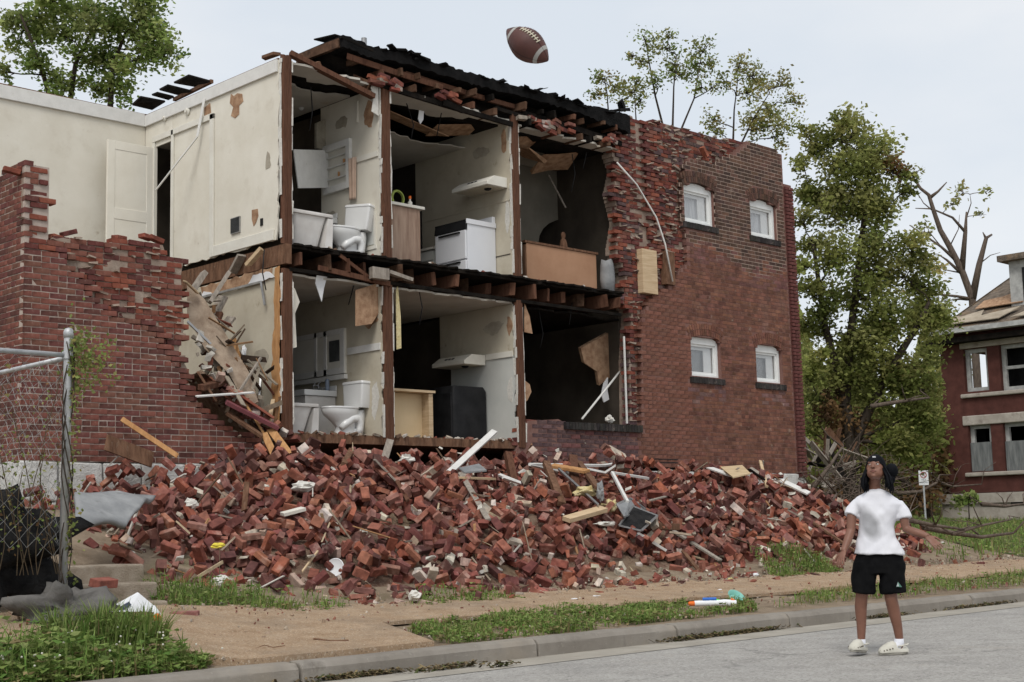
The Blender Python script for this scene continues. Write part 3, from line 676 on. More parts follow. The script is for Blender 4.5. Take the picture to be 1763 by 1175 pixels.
# partition 1, lower
part(prismYZ(ragged([(.10, 2.3), (2.6, 2.3), (2.6, 4.60), (.10, 4.62)], .1, .02, 6, (0, 1, 2)), 3.585, 3.61), 'lower_wall', M['greige'])
b = MB(); prismYZ(ragged([(.03, 2.45), (.16, 2.5), (.22, 3.2), (.15, 3.9), (.13, 4.6), (.03, 4.62)], .08, .025, 7), 3.572, 3.584, b); part(b, 'bare_board_strip', M['orangewood'])
b = MB(); prismYZ(ragged([(.2, 4.47), (1.9, 4.45), (1.95, 4.6), (.2, 4.62)], .07, .02, 8), 3.565, 3.583, b); part(b, 'torn_lath_band', M['lath'])
b = MB(); prismYZ(ragged([(.12, 4.48), (.75, 4.46), (.62, 4.58), (.25, 4.57)], .06, .012, 9), 3.555, 3.564, b); part(b, 'torn_paper', M['paper']); b = MB(); prismYZ(ragged([(1.55, 4.44), (1.95, 4.43), (1.85, 4.52)], .06, .012, 9), 3.555, 3.564, b); part(b, 'torn_paper', M['paper'])
b = MB(); b.beam((3.55, 1.9, 4.44), (3.55, .42, 4.455), .02, .03); b.beam((3.55, .42, 4.46), (3.53, .30, 4.12), .03, .02); part(b, 'metal_angle', M['steel'])
b = MB(); b.beam((3.66, -.06, 4.78), (3.66, 2.8, 4.78), .1, .27, math.pi / 2 * 0); part(b, 'rim_joist', M['brownwood'])
b = MB(); b.beam(on(418, 440, X=3.56), on(402, 470, X=3.56), .16, .04); part(b, 'blocking', M['greywood'])
b = MB(); b.beam(on(452, 428, X=3.5), on(428, 455, X=3.45), .09, .05, jag=.03); part(b, 'blocking', M['pine'])
# right-hand skins of partition 1 and both skins of 2 and 3
for k, (x0, x1) in enumerate(XP):
    for fl, (z0, z1) in enumerate(((FL1, CE1), (FL2, CE2 + .04))):
        if k:
            ye = {(1, 0): 2.6, (1, 1): 1.42, (2, 1): 2.3}.get((k, fl), YB); poly = [(.05, z0), (ye, z0), (ye, z1), (.05, z1)]  # wall sheets end early so the dark skin stands in for deep shade
            if fl == 0 and k == 2:   # painted in two tones, divided by a chair rail
                part(prismYZ(ragged([(.06, z0), (1.5, z0), (1.5, 3.72), (.06, 3.72)], .06, .02, 21, (0, 1, 2)), x0 - .015, x0 + .01), 'kitchen_wall_base', M['grey_paint'])
                part(prismYZ(ragged([(.06, 3.725), (1.75, 3.725), (1.75, z1), (.06, z1)], .06, .02, 22, (0, 1, 2)), x0 - .015, x0 + .01), 'kitchen_wall', M['greige'])
                b = MB(); b.box(x0 - .035, x0 - .016, .07, .75, 3.70, 3.79); part(b, 'chair_rail', M['cream_trim'])
            else:
                part(prismYZ(ragged(poly, .06, .025, 30 + k * 2 + fl, (0, 1, 2)), x0 - .015, x0 + .01), ('bathroom_wall', 'kitchen_wall')[k - 1], M['greige'] if not (k == 1 and fl) else M['cream'])
        ye = 2.7 if (k == 0 and fl) else YB
        part(prismYZ(ragged([(.03, z0 - .05), (ye, z0 - .05), (ye, z1), (.03, z1)], .05, .03, 50 + k * 2 + fl, (0, 1, 2)), x1 - .01, x1 + .015), 'plaster_skin', M['roomdark'])  # skin coloured dark to carry the shade of the deep room
    # end studs, exposed where the outer wall fell
    for fl, (z0, z1) in enumerate(((FL1 - .1, CE1 + .06), (FL2 - .01, CE2 + .14))):
        b = MB(); w = x1 - x0 - .03
        b.beam((x0 + .015 + w * .25, .01, z0), (x0 + .015 + w * .25, .01, z1), w * .5, .09, jag=.01, n=3); b.beam((x0 + .015 + w * .76, .02, z0), (x0 + .015 + w * .76, .02, z1), w * .48, .09, jag=.01)
        part(b, 'stud', M['stud'])
        e = MB()   # broken plaster edges beside the stud
        for sx, wd in ((x0 - .012, .022), (x1 + .004, .03)):
            z = z0 + .08
            while z < z1 - .08:
                h = min(random.uniform(.06, .4), z1 - .06 - z); wj = wd * random.uniform(.15, .6)
                if random.random() < .8: e.obox(Matrix.Translation((sx + wd * random.uniform(0, .3), .02 + random.uniform(-.012, .02), z + h / 2)) @ Matrix.Rotation(random.uniform(-.03, .03), 4, 'Y'), wj, .05, h, j=.006)
                z += h
        part(e, 'broken_plaster_edge', M['plaster_edge'], kind='stuff')
# chair rails / wainscot lines
b = MB(); b.box(5.295, 5.317, .06, .72, 6.42, 6.50); part(b, 'chair_rail', M['cream_trim'])
b = MB(); b.box(5.295, 5.317, .06, .80, 3.62, 3.72); part(b, 'chair_rail', M['white_trim'])
b = MB(); b.box(7.926, 7.936, .07, 2.2, 6.15, 6.165); part(b, 'wainscot_bead', M['greige'])
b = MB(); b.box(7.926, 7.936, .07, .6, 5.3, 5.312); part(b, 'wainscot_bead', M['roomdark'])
b = MB(); b.box(5.30, 5.316, .12, .45, 5.08, 5.13); b.box(5.30, 5.316, .13, .17, 5.13, 5.62); part(b, 'access_panel_frame', M['cream_trim'])
b = MB(); b.box(5.305, 5.314, .18, .36, 5.15, 5.62); part(b, 'access_panel', M['grey_paint'])
# outer shell of the rest: rear wall, far end, deep cross walls
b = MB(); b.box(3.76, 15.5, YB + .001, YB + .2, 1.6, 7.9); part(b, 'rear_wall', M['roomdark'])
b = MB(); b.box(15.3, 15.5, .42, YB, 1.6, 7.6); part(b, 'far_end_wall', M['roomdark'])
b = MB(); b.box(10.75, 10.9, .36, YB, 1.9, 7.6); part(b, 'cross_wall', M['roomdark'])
# arch wall in the upper right room
b = MB(); ay = 1.7
az = lin(0, math.pi, 12)
ca = (on(990, 400, Y=ay).x, on(990, 430, Y=ay).z)
pts = [(8.1, FL2), (ca[0] - .95, FL2), (ca[0] - .95, ca[1])] + [(ca[0] - .95 * math.cos(t), ca[1] + .55 * math.sin(t)) for t in az[1:-1]] + [(ca[0] + .95, ca[1]), (ca[0] + .95, FL2), (13.3, FL2), (13.3, CE2), (8.1, CE2)]
prismXZ(pts, ay, ay + .15, b); part(b, 'arch_wall', mat('dim_wall', (.17, .155, .125), (.24, .22, .18), 1.5, .9))  # darkened greige: the room's shade is put into the wall colour
# floors and ceilings
def sheet_z(name, m, poly, z0, z1, seed, amp=.05, step=.1, lock=()):
    r = ragged(poly, step, amp, seed, lock); b = MB(); b.prism([(x, y, z0) for x, y in r], (0, 0, z1 - z0)); return part(b, name, m)
def sag(x): return -.05 * math.sin(max(0, min(1, (x - 3.7) / 6.8)) * math.pi)
sheet_z('ground_floor', M['brownwood'], [(3.62, .05), (10.75, .05), (10.75, YB), (3.62, YB)], FL1 - .12, FL1, 61, .03, .1, (1, 2))
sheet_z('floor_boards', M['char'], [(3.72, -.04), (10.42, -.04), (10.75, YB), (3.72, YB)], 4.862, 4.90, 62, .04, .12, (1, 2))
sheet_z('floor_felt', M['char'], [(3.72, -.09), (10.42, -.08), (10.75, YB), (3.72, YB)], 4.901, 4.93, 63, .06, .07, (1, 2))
for i in range(17):
    x = 3.92 + i * .40; 
    if x > 10.4: break
    x += random.uniform(-.06, .06); b = MB(); z1 = 4.858; d = random.choice((random.uniform(-.03, .12), random.uniform(.1, .3)))
    b.beam((x + random.uniform(-.04, .04), -.05 + d - .1, 4.735), (x, YB - .05, 4.735), .05, random.uniform(.17, .24), random.uniform(-.15, .15), jag=.09); part(b, 'floor_joist', M[random.choice(('stud', 'joist', 'stud'))], bevel=.006)
b = MB(); b.beam((3.72, .01, 4.585), (10.42, .02, 4.56), .05, .05, n=6, jag=.02); part(b, 'ledger_board', M['char'])
b = MB(); b.beam(on(550, 462, Y=-.02), on(672, 490, Y=-.02), .05, .07, jag=.04); b.beam(on(585, 440, Y=-.03), on(640, 482, Y=-.03), .03, .05, jag=.03); part(b, 'broken_brace', M['stud'])
b = MB(); b.beam(on(640, 470, Y=-.1), on(668, 474, Y=-.1), .12, .16, jag=.04); b.beam(on(672, 470, Y=-.08), on(706, 482, Y=-.08), .10, .05, jag=.04); part(b, 'splintered_block', M['greywood'])
M['ceil'] = mat('ceiling_plaster', (.44, .41, .36), (.53, .50, .445), 2, .9, .1, 20, spots=[((.36, .26, .15), 1.6, .58, .74, .6)])
sheet_z('bath_ceiling', M['ceil'], [(3.77, .08), (5.31, .08), (5.31, YB), (3.77, YB)], CE1, CE1 + .03, 66, .07, .12, (1, 2, 3))
sheet_z('kitchen_ceiling', M['ceil'], [(5.51, .10), (7.93, .06), (7.93, YB), (5.51, YB)], CE1, CE1 + .03, 67, .05, .1, (1, 2, 3))
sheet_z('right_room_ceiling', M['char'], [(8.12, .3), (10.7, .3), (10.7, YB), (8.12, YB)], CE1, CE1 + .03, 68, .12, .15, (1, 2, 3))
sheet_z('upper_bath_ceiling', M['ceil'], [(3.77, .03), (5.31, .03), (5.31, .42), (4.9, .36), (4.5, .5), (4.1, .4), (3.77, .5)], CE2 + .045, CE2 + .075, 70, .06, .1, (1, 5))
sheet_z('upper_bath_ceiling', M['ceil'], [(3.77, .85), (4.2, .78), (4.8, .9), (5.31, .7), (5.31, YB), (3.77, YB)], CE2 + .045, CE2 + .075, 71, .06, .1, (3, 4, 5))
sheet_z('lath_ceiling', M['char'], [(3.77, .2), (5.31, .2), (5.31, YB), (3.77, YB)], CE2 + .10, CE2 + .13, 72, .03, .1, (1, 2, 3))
sheet_z('upper_kitchen_ceiling', M['ceil'], [(5.51, .02), (7.93, .02), (7.93, .5), (7.3, .42), (6.8, .62), (6.2, .45), (5.51, .6)], CE2 + .02, CE2 + .05, 73, .07, .1, (1, 5))
sheet_z('upper_kitchen_ceiling', M['ceil'], [(5.51, 1.2), (6.5, 1.1), (7.1, 1.25), (7.93, 1.05), (7.93, YB), (5.51, YB)], CE2 - .2, CE2 - .18, 74, .05, .1, (3, 4, 5))
b = MB(); b.obox(Matrix.Translation((6.6, .85, CE2 - .08)) @ Euler((.25, .1, .1)).to_matrix().to_4x4(), 1.3, .45, .012); b.obox(Matrix.Translation((7.4, .75, CE2 - .06)) @ Euler((-.2, -.15, -.2)).to_matrix().to_4x4(), .8, .4, .012); part(b, 'sagging_ceiling_panel', M['lath'])
sheet_z('upper_right_ceiling', M['ceil'], [(8.12, .05), (10.4, .05), (10.4, .4), (9.6, .35), (9.1, .55), (8.12, .45)], CE2 - .01, CE2 + .02, 75, .07, .1, (1, 5))
sheet_z('upper_right_ceiling', M['ceil'], [(8.12, 1.2), (9.3, .9), (10.4, 1.2), (10.7, YB), (8.12, YB)], CE2 - .02, CE2 + .01, 76, .12, .1, (2, 3, 4))
b = MB()
for (x, y, z, a) in ((9.0, .75, CE2 - .14, .3), (9.8, .85, CE2 - .18, -.3), (8.6, .6, CE2 - .1, -.2)): b.obox(Matrix.Translation((x, y, z)) @ Euler((a, a * .6, a)).to_matrix().to_4x4(), .7, .5, .015, j=.05)
part(b, 'hanging_ceiling_scrap', M['lath'], kind='stuff')
# torn and stained patches on the room walls
PATCH = mat('bare_plaster', (.33, .295, .235), (.43, .39, .315), 8, .95, .4, 40)
def peel(X, y0, z0, w, h, m, seed):
    r = random.Random(seed); n = 9; pts = [(y0 + w * .5 * math.cos(t) * r.uniform(.6, 1.1), z0 + h * .5 * math.sin(t) * r.uniform(.6, 1.1)) for t in [2 * math.pi * k / n for k in range(n)]]
    b = MB(); prismYZ(ragged(pts, .04, .015, seed), X - .004, X - .0005, b); part(b, 'torn_patch', PATCH if m == 'oldmortar' else M[m])
for i, (X, y, z, w, h, m) in enumerate(((5.315, .25, 7.1, .3, .5, 'lath'), (5.315, .9, 7.1, .4, .2, 'oldmortar'), (5.315, .3, 5.5, .2, .5, 'plaster_edge'), (5.315, 1.2, 5.7, .4, .3, 'oldmortar'), (7.935, .15, 7.1, .16, .5, 'lath'), (7.935, .7, 7.05, .5, .2, 'oldmortar'), (7.935, .12, 5.9, .12, .6, 'plaster_edge'), (7.935, 1.3, 5.6, .5, .5, 'oldmortar'), (5.315, .2, 2.9, .2, .6, 'plaster_edge'), (5.315, .3, 4.1, .4, .35, 'lath'), (5.315, .7, 3.1, .4, .3, 'oldmortar'), (7.935, .14, 3.2, .14, .5, 'plaster_edge'), (7.935, .5, 4.2, .5, .25, 'oldmortar'), (7.935, .13, 4.2, .14, .4, 'lath'), (3.585, .5, 3.4, .5, .4, 'oldmortar'), (3.585, 1.2, 3.0, .6, .5, 'lath'), (3.585, .3, 6.1, .18, .3, 'oldmortar'))): peel(X, y, z, w, h, m, 300 + i)
# crumbs and dust fallen on the floors near the torn edge
fc = MB()
for i in range(420):
    z = random.choice((FL1 + .004, FL2 + .004)); x = random.uniform(3.8, 10.3); y = abs(random.gauss(0, .35)) + .02; s_ = random.uniform(.015, .06)
    fc.obox(Matrix.Translation((x, y, z + s_ * .2)) @ Euler((random.uniform(-.5, .5), random.uniform(-.5, .5), random.uniform(0, 6))).to_matrix().to_4x4(), s_ * 1.8, s_, s_ * .6, random.choice(((.5, .47, .42), (.2, .07, .05), (.36, .31, .25), (.15, .1, .07))), j=s_ * .2)
part(fc, 'floor_crumbs', M['brick'], kind='stuff')
# hanging scraps of paper and plaster
def scrap(pts, Y, m, name, d=.012):
    b = MB(); b.prism([on(x, y, Y=Y) for x, y in pts], (0, d, 0)); part(b, name, M[m])
scrap([(639, 150), (651, 146), (652, 200), (646, 196), (640, 192), (643, 170)], .02, 'plaster_edge', 'hanging_plaster')
scrap([(722, 190), (730, 192), (729, 206), (724, 214), (720, 205)], .25, 'paper', 'hanging_scrap')
scrap([(615, 175), (620, 172), (619, 212), (614, 210)], .5, 'cream_trim', 'hanging_lath')
scrap([(560, 472), (566, 468), (558, 496), (554, 520), (549, 505), (543, 488), (546, 474)], .1, 'paper', 'hanging_plaster')
scrap([(498, 485), (508, 498), (516, 520), (508, 540), (511, 598), (503, 600), (500, 560)], .06, 'cream', 'hanging_sheet')
scrap([(612, 500), (650, 488), (655, 535), (640, 558), (612, 562)], .1, 'lath', 'peeled_patch', .005)
scrap([(685, 490), (690, 545), (691, 600), (683, 602), (682, 500)], .05, 'insul', 'hanging_insulation')
scrap([(903, 522), (912, 545), (917, 575), (903, 572)], .05, 'lath', 'torn_wallboard')
scrap([(903, 655), (912, 662), (915, 675), (908, 690), (902, 694)], .05, 'lath', 'torn_wallboard')
scrap([(600, 300), (597, 320), (612, 352), (618, 345)], 3.0, 'char', 'dark_niche') if False else None
# ---- roof -------------------------------------------------------------------
topl = [(586, 62), (640, 84), (700, 93), (760, 114), (850, 140), (930, 160), (1000, 182), (1062, 194), (1080, 202)]
botl = [(1076, 252), (1060, 258), (960, 236), (880, 212), (780, 180), (700, 158), (645, 140), (612, 112), (590, 84)]
pt, pb = P(topl), P(botl)
thin = [(x, z - (.17 if x < 10 else .30)) for x, z in reversed(pt)]
rt = MB(); rt.prism([(x, -.06, z) for x, z in ragged(pt + thin, .06, .022, 80, (8, 17))], (0, 1.0, 0)); part(rt, 'roof_edge', M['tar'])
rt = MB(); rt.prism([(x, .28, z) for x, z in [(q[0], q[1] - .05) for q in pt] + pb], (0, .6, 0)); part(rt, 'black_roof_filler', M['char'])  # solid black filler, shade of the roof gap put into its colour
for (a, b_, ya, m_) in (((600, 98), (760, 150), .02, 'stud'), ((700, 128), (905, 190), .10, 'stud'), ((640, 142), (880, 214), -.02, 'char'), ((850, 186), (1000, 226), .0, 'char'), ((900, 196), (1068, 248), .08, 'char'), ((760, 176), (800, 192), -.05, 'char')):
    q = MB(); q.beam(on(*a, Y=ya), on(*b_, Y=ya), .05, random.uniform(.05, .10), random.uniform(-.2, .2), jag=.06, n=5, bend=random.uniform(-.03, .03)); part(q, 'charred_roof_beam', M[m_])
rt = MB(); rt.box(5.0, 15.45, .941, YB + .1, 7.62, 7.95); rt.box(10.76, 15.3, .36, .94, 7.5, 7.75); part(rt, 'roof_deck', M['tar'])
rt = MB()
for i in range(60):
    t = random.random(); x = 4.75 + t * 5.7; z = 0
    for (xa, za), (xb, zb) in zip(pt, pt[1:]):
        if xa <= x <= xb: z = za + (zb - za) * (x - xa) / (xb - xa)
    if z: rt.obox(Matrix.Translation((x, -.07 + random.uniform(-.03, .2), z + random.uniform(-.05, .02))) @ Euler((random.uniform(-.4, .4), random.uniform(-.25, .25), random.uniform(-1, 1))).to_matrix().to_4x4(), random.uniform(.1, .4), .1, random.uniform(.01, .03), j=.02)
part(rt, 'torn_roofing_felt', M['tar'], kind='stuff')
for i in range(15):
    if random.random() < .25: continue
    x = 5.3 + i * .36 + random.uniform(-.07, .07); z = lp([(q[0], q[1]) for q in sorted(pt)], x) - .30; b = MB(); z += random.uniform(-.05, .05); b.beam((x, random.uniform(-.13, -.05), z), (x, .4, z + .02), .045, random.uniform(.06, .13), random.uniform(-.2, .2), jag=.03); part(b, 'rafter_end', M[random.choice(('stud', 'joist', 'char'))], bevel=.006)
for i in range(13):
    if random.random() < .3: continue
    x = 5.6 + i * .38 + random.uniform(-.1, .1); z = lp([(q[0], q[1]) for q in sorted(pb)], x) + .06; b = MB(); b.beam((x, -.10, z), (x, .4, z), .05, .11, jag=.03); part(b, 'ceiling_joist_end', M[random.choice(('stud', 'joist', 'char'))], bevel=.006)
def rbeam(name, a, b_, w, h, m, roll=0, ya=0.0, yb=0.0):
    q = MB(); q.beam(on(*a, Y=ya), on(*b_, Y=yb), w, h, roll, jag=.03, n=2); return part(q, name, M[m])
rbeam('fascia_beam', (498, 92), (645, 168), .1, .07, 'stud', ya=.02, yb=.02)
rbeam('exposed_rafter', (514, 102), (586, 74), .06, .13, 'joist', ya=.9, yb=0)
rbeam('exposed_rafter', (557, 122), (622, 100), .06, .12, 'joist', ya=.7, yb=.05)
rbeam('exposed_rafter', (545, 108), (552, 128), .05, .10, 'brownwood', ya=.3, yb=.3)
rbeam('exposed_rafter', (585, 128), (640, 150), .06, .14, 'brownwood', ya=.5, yb=.05)
rbeam('roof_board', (555, 72), (590, 64), .3, .02, 'char', ya=.6, yb=.1)
rbeam('roof_board', (585, 64), (640, 88), .05, .03, 'char', ya=-.04, yb=-.04)
b = MB(); q = on(627, 92, Y=1.2); b.tube([q, q + Vector((0, 0, .24))], .045, 10); part(b, 'vent_pipe', M['steel'], auto=40)
# brick clumps still hanging under the roof edge
ck = MB()
for (px, py, n) in ((655, 138, 7), (690, 148, 6), (775, 168, 6), (945, 215, 8), (965, 222, 6), (915, 205, 4), (1045, 240, 8)):
    for i in range(n):
        q = on(px + random.uniform(-18, 18), py + random.uniform(-7, 7), Y=-.07); ck.obox(Matrix.Translation(q) @ Euler((random.uniform(-.2, .2), random.uniform(-.1, .35), random.uniform(-.2, .2))).to_matrix().to_4x4(), random.uniform(.1, .2), .08, .055, jc(random.choice(BRK_INNER + [(.32, .27, .23)])), j=.008)
part(ck, 'hanging_brick_clump', M['brick'], kind='stuff')
for (pts, Y) in (([(535, 150), (538, 190), (533, 225)], .3), ([(700, 178), (712, 215), (708, 240)], .2), ([(760, 195), (752, 235)], .3), ([(985, 265), (990, 300), (984, 330)], .3), ([(1010, 262), (1004, 290)], .2), ([(620, 452), (600, 525)], .2), ([(720, 492), (727, 530), (722, 560)], .1), ([(925, 520), (935, 575), (930, 600)], .3), ([(985, 522), (980, 560)], .2), ([(455, 430), (452, 470), (458, 500)], -.02)):
    q = MB(); q.tube([on(x, y, Y=Y) for x, y in pts], .008, 5); part(q, 'hanging_wire', M['black'], smooth=True)
# stubs of roof boarding above the cream wall
for (a, b_, c, d) in (((326, 131), (362, 141), (345, 152), (300, 144)), ((290, 148), (330, 158), (312, 166), (275, 156)), ((272, 161), (300, 168), (290, 173), (262, 165)), ((243, 168), (285, 176), (262, 190), (228, 182))):
    b = MB(); pts = [on(*a, X=3.5), on(*b_, X=3.62), on(*c, X=3.68), on(*d, X=3.5)]; b.prism(pts, (0, .02, .03)); part(b, 'roof_board_stub', M['char'])
b = MB(); b.beam(on(365, 140, X=3.66), on(300, 172, X=3.66), .05, .05); b.beam(on(455, 100, X=3.64), on(478, 92, X=3.64), .1, .04, jag=.05); part(b, 'torn_flashing', M['brownwood'])
b = MB(); q = on(1068, 190, Y=.05); b.obox(Matrix.Translation(q) @ Euler((.1, -.3, .2)).to_matrix().to_4x4(), .35, .2, .05, j=.02); b.obox(Matrix.Translation(q + Vector((.05, 0, .1))) @ Euler((.1, .9, .2)).to_matrix().to_4x4(), .16, .1, .12, j=.03); part(b, 'loose_flashing', M['tar'])
# ================================================================== THINGS LEFT IN THE ROOMS
def rrect(cx, cy, hx, hy, r, z, n=4):
    pts = []
    for (sx, sy, a0) in ((1, 1, 0), (-1, 1, 90), (-1, -1, 180), (1, -1, 270)):
        for k in range(n + 1):
            a = math.radians(a0 + 90 * k / n); pts.append((cx + sx * (hx - r) + r * math.cos(a), cy + sy * (hy - r) + r * math.sin(a), z))
    return pts
def bathtub(label, x0, x1, y0, y1, z, h, m):
    t = thing('bathtub', label, 'bathtub', ((x0 + x1) / 2, (y0 + y1) / 2, z), 'bathtubs'); cx, cy, hx, hy = (x0 + x1) / 2, (y0 + y1) / 2, (x1 - x0) / 2, (y1 - y0) / 2
    b = MB(); b.loft([rrect(cx - .05, cy, hx - .14, hy - .10, .08, z + .02), rrect(cx - .03, cy, hx - .10, hy - .05, .08, z + h * .6), rrect(cx - .02, cy, hx - .07, hy - .03, .07, z + h - .05),
                      rrect(cx, cy, hx - .05, hy - .03, .06, z + h - .045), rrect(cx, cy, hx - .075, hy - .07, .1, z + h - .03), rrect(cx, cy, hx - .14, hy - .2, .14, z + .12)], True)
    b.build('basin', m, t, auto=50)
    b = MB(); b.loft([rrect(cx, cy, hx, hy, .05, z + h - .045), rrect(cx, cy, hx + .005, hy + .005, .05, z + h - .02), rrect(cx, cy, hx, hy, .05, z + h), rrect(cx, cy, hx - .075, hy - .07, .1, z + h), rrect(cx, cy, hx - .075, hy - .07, .1, z + h - .04)], False, close=True)
    b.build('rim', m, t, auto=50)
    b = MB(); b.prism([(x1 - .03, y0 + .01, z), (x1 - .16, y0 + .01, z), (x1 - .1, y0 + .01, z + h - .06), (x1 - .01, y0 + .01, z + h - .06)], (0, y1 - y0 - .02, 0)); b.build('apron', m, t)
bathtub('grimy cast bathtub in the upper bathroom, its end hanging at the torn edge', 3.83, 4.56, .12, 1.5, FL2 + .02, .51, M['enamel_dirty'])
bathtub('grey bathtub end in the lower bathroom beside the tall stud', 4.0, 4.62, .55, 1.9, FL1, .46, M['enamel_dirty'])
def toilet(label, xb, y, z, tank_rot, tilt):
    """bowl points to -X, tank against the partition"""
    t = thing('toilet', label, 'toilet', (xb - .35, y, z), 'toilets'); m = M['enamel']
    def ov(cx, rx, ry, zz, n=20, k=.0): return [(cx + rx * math.cos(a) * (1 + (k if math.cos(a) < 0 else 0)), y + ry * math.sin(a), zz) for a in [2 * math.pi * i / n for i in range(n)]]
    b = MB(); b.loft([ov(xb - .34, .20, .12, z), ov(xb - .34, .19, .115, z + .04), ov(xb - .33, .17, .10, z + .12), ov(xb - .37, .21, .13, z + .2), ov(xb - .42, .28, .175, z + .29), ov(xb - .43, .30, .185, z + .345), ov(xb - .43, .30, .185, z + .375), ov(xb - .44, .22, .13, z + .37), ov(xb - .44, .14, .08, z + .25)], True)
    b.build('bowl', m, t, auto=60)
    b = MB(); b.tube([(xb - .50, y - .105, z + .10), (xb - .42, y - .115, z + .17), (xb - .32, y - .115, z + .24), (xb - .22, y - .11, z + .25), (xb - .17, y - .11, z + .19), (xb - .17, y - .105, z + .09), (xb - .2, y - .10, z + .03)], [.045, .055, .06, .062, .06, .055, .05], 10)
    b.tube([(xb - .30, y + .0, z + .05), (xb - .15, y, z + .06), (xb - .11, y, z + .3), (xb - .12, y, z + .37)], [.10, .11, .10, .1], 10); b.build('trapway', m, t, smooth=True)
    b = MB(); b.loft([ov(xb - .43, .305, .19, z + .378), ov(xb - .43, .31, .195, z + .39), ov(xb - .43, .30, .19, z + .405), ov(xb - .43, .1, .08, z + .408)], True); b.build('seat', m, t, auto=50)
    b = MB(); R = Matrix.Translation((xb - .115, y + .02, z + .40)) @ Euler(tilt).to_matrix().to_4x4() @ Matrix.Rotation(tank_rot, 4, 'Z')
    def rr(h, hx, hy): return [R @ Vector(q) for q in rrect(0, 0, hx, hy, .03, h)]
    b.loft([rr(0, .085, .185), rr(.05, .092, .2), rr(.34, .1, .215)], True); tk = b.build('tank', m, t, auto=50)
    b = MB(); b.loft([rr(.342, .108, .223), rr(.37, .108, .223), rr(.38, .1, .215)], True); b.build('tank_lid', m, t, auto=50)
toilet('white toilet on the upper bathroom floor above the sagging joists, tank askew', 5.30, .35, FL2 + .02, .12, (0.05, .12, 0.2))
toilet('white toilet in the lower bathroom at the foot of the stud', 5.36, .50, FL1 + .02, .05, (0, .03, 0))
def vanity(label, x0, x1, y0, y1, z, h, mbase):
    t = thing('sink_vanity', label, 'vanity', ((x0 + x1) / 2, (y0 + y1) / 2, z), 'sink vanities')
    b = MB(); b.box(x0 + .03, x1 - .01, y0 + .03, y1, z, z + h - .09); b.build('cabinet', mbase, t)
    b = MB(); b.box(x0, x1, y0, y1, z + h - .085, z + h); b.box(x1 - .02, x1, y0, y1, z + h + .001, z + h + .08); b.build('sink_top', M['enamel'], t, bevel=.012)
    b = MB(); cx, cy = (x0 + x1) / 2, (y0 + y1) / 2; b.tube([(x1 - .06, cy, z + h), (x1 - .06, cy, z + h + .1), (x1 - .16, cy, z + h + .11), (x1 - .17, cy, z + h + .07)], .013, 8)
    for s in (-.08, .08): b.tube([(x1 - .06, cy + s, z + h), (x1 - .06, cy + s, z + h + .05)], .02, 8)
    b.build('tap', M['steel'], t, smooth=True)
vanity('small dark-based sink vanity behind the upper bathtub', 4.95, 5.30, 1.0, 1.6, FL2, .74, M['black'])
vanity('white sink vanity in the lower bathroom under the mirror cabinet', 4.72, 5.30, 1.05, 1.75, FL1, .72, M['enamel_dirty'])
# medicine cabinet with open door (upper) and mirror cabinet (lower), both on the partition
t = thing('medicine_cabinet', 'open white medicine cabinet with shelves high on the upper bathroom wall', 'cabinet', (5.3, 1.0, 6.1))
y0, y1, z0, z1 = .70, 1.28, 6.12, 6.76
b = MB(); 
for q in ((y0 - .04, y0 + .05, z0 - .05, z1 + .05), (y1 - .05, y1 + .04, z0 - .05, z1 + .05), (y0 + .05, y1 - .05, z1 - .05, z1 + .05), (y0 + .05, y1 - .05, z0 - .05, z0 + .05)): b.box(5.255, 5.314, *q)
b.build('frame', M['white_trim'], t, bevel=.004)
b = MB(); b.box(5.306, 5.312, y0, y1, z0, z1); b.build('back', M['cream_trim'], t)
for z in (6.27, 6.45, 6.6): b = MB(); b.box(5.262, 5.3055, y0 + .052, y1 - .052, z, z + .015); b.build('shelf', M['white_trim'], t)
b = MB(); b.beam(on(564, 291, Y=1.2) + Vector((0, .02, 0)), on(509, 291, Y=.95), .56, .02, math.pi / 2); d = b.build('door', M['white_trim'], t, bevel=.004)
bt = MB(); bt.tube([(5.285, .82, 6.465), (5.285, .82, 6.53)], .02, 8); bt.tube([(5.285, .95, 6.285), (5.285, .95, 6.36)], .016, 8); bt.build('bottle', M['orangewood'], t)
t = thing('mirror_cabinet', 'white built-in cabinet with small mirror on the lower bathroom wall', 'cabinet', (5.3, 1.5, 3.3))
b = MB(); b.box(5.28, 5.314, .84, 2.3, 3.36, 4.02); b.build('panel', M['cream_trim'], t); b = MB()
for q in ((.84, .93, 3.36, 4.02), (1.26, 1.33, 3.36, 4.02), (1.50, 1.56, 3.36, 4.02), (2.2, 2.3, 3.36, 4.02), (.93, 2.2, 3.94, 4.02), (.93, 2.2, 3.36, 3.45)): b.box(5.265, 5.2795, *q)
b.build('frame', M['white_trim'], t, bevel=.003)
b = MB(); b.box(5.272, 5.2795, .96, 1.20, 3.55, 3.86); b.build('mirror', M['windark'], t); b = MB(); b.box(5.25, 5.314, .82, 2.32, 3.28, 3.345); b.build('shelf', M['white_trim'], t)
for y in (1.5, 1.38): b = MB(); b.tube([(5.25, y, 3.28), (5.2, y, 3.23), (5.21, y, 3.18), (5.24, y, 3.2)], .01, 6); b.build('hook', M['steel'], t)
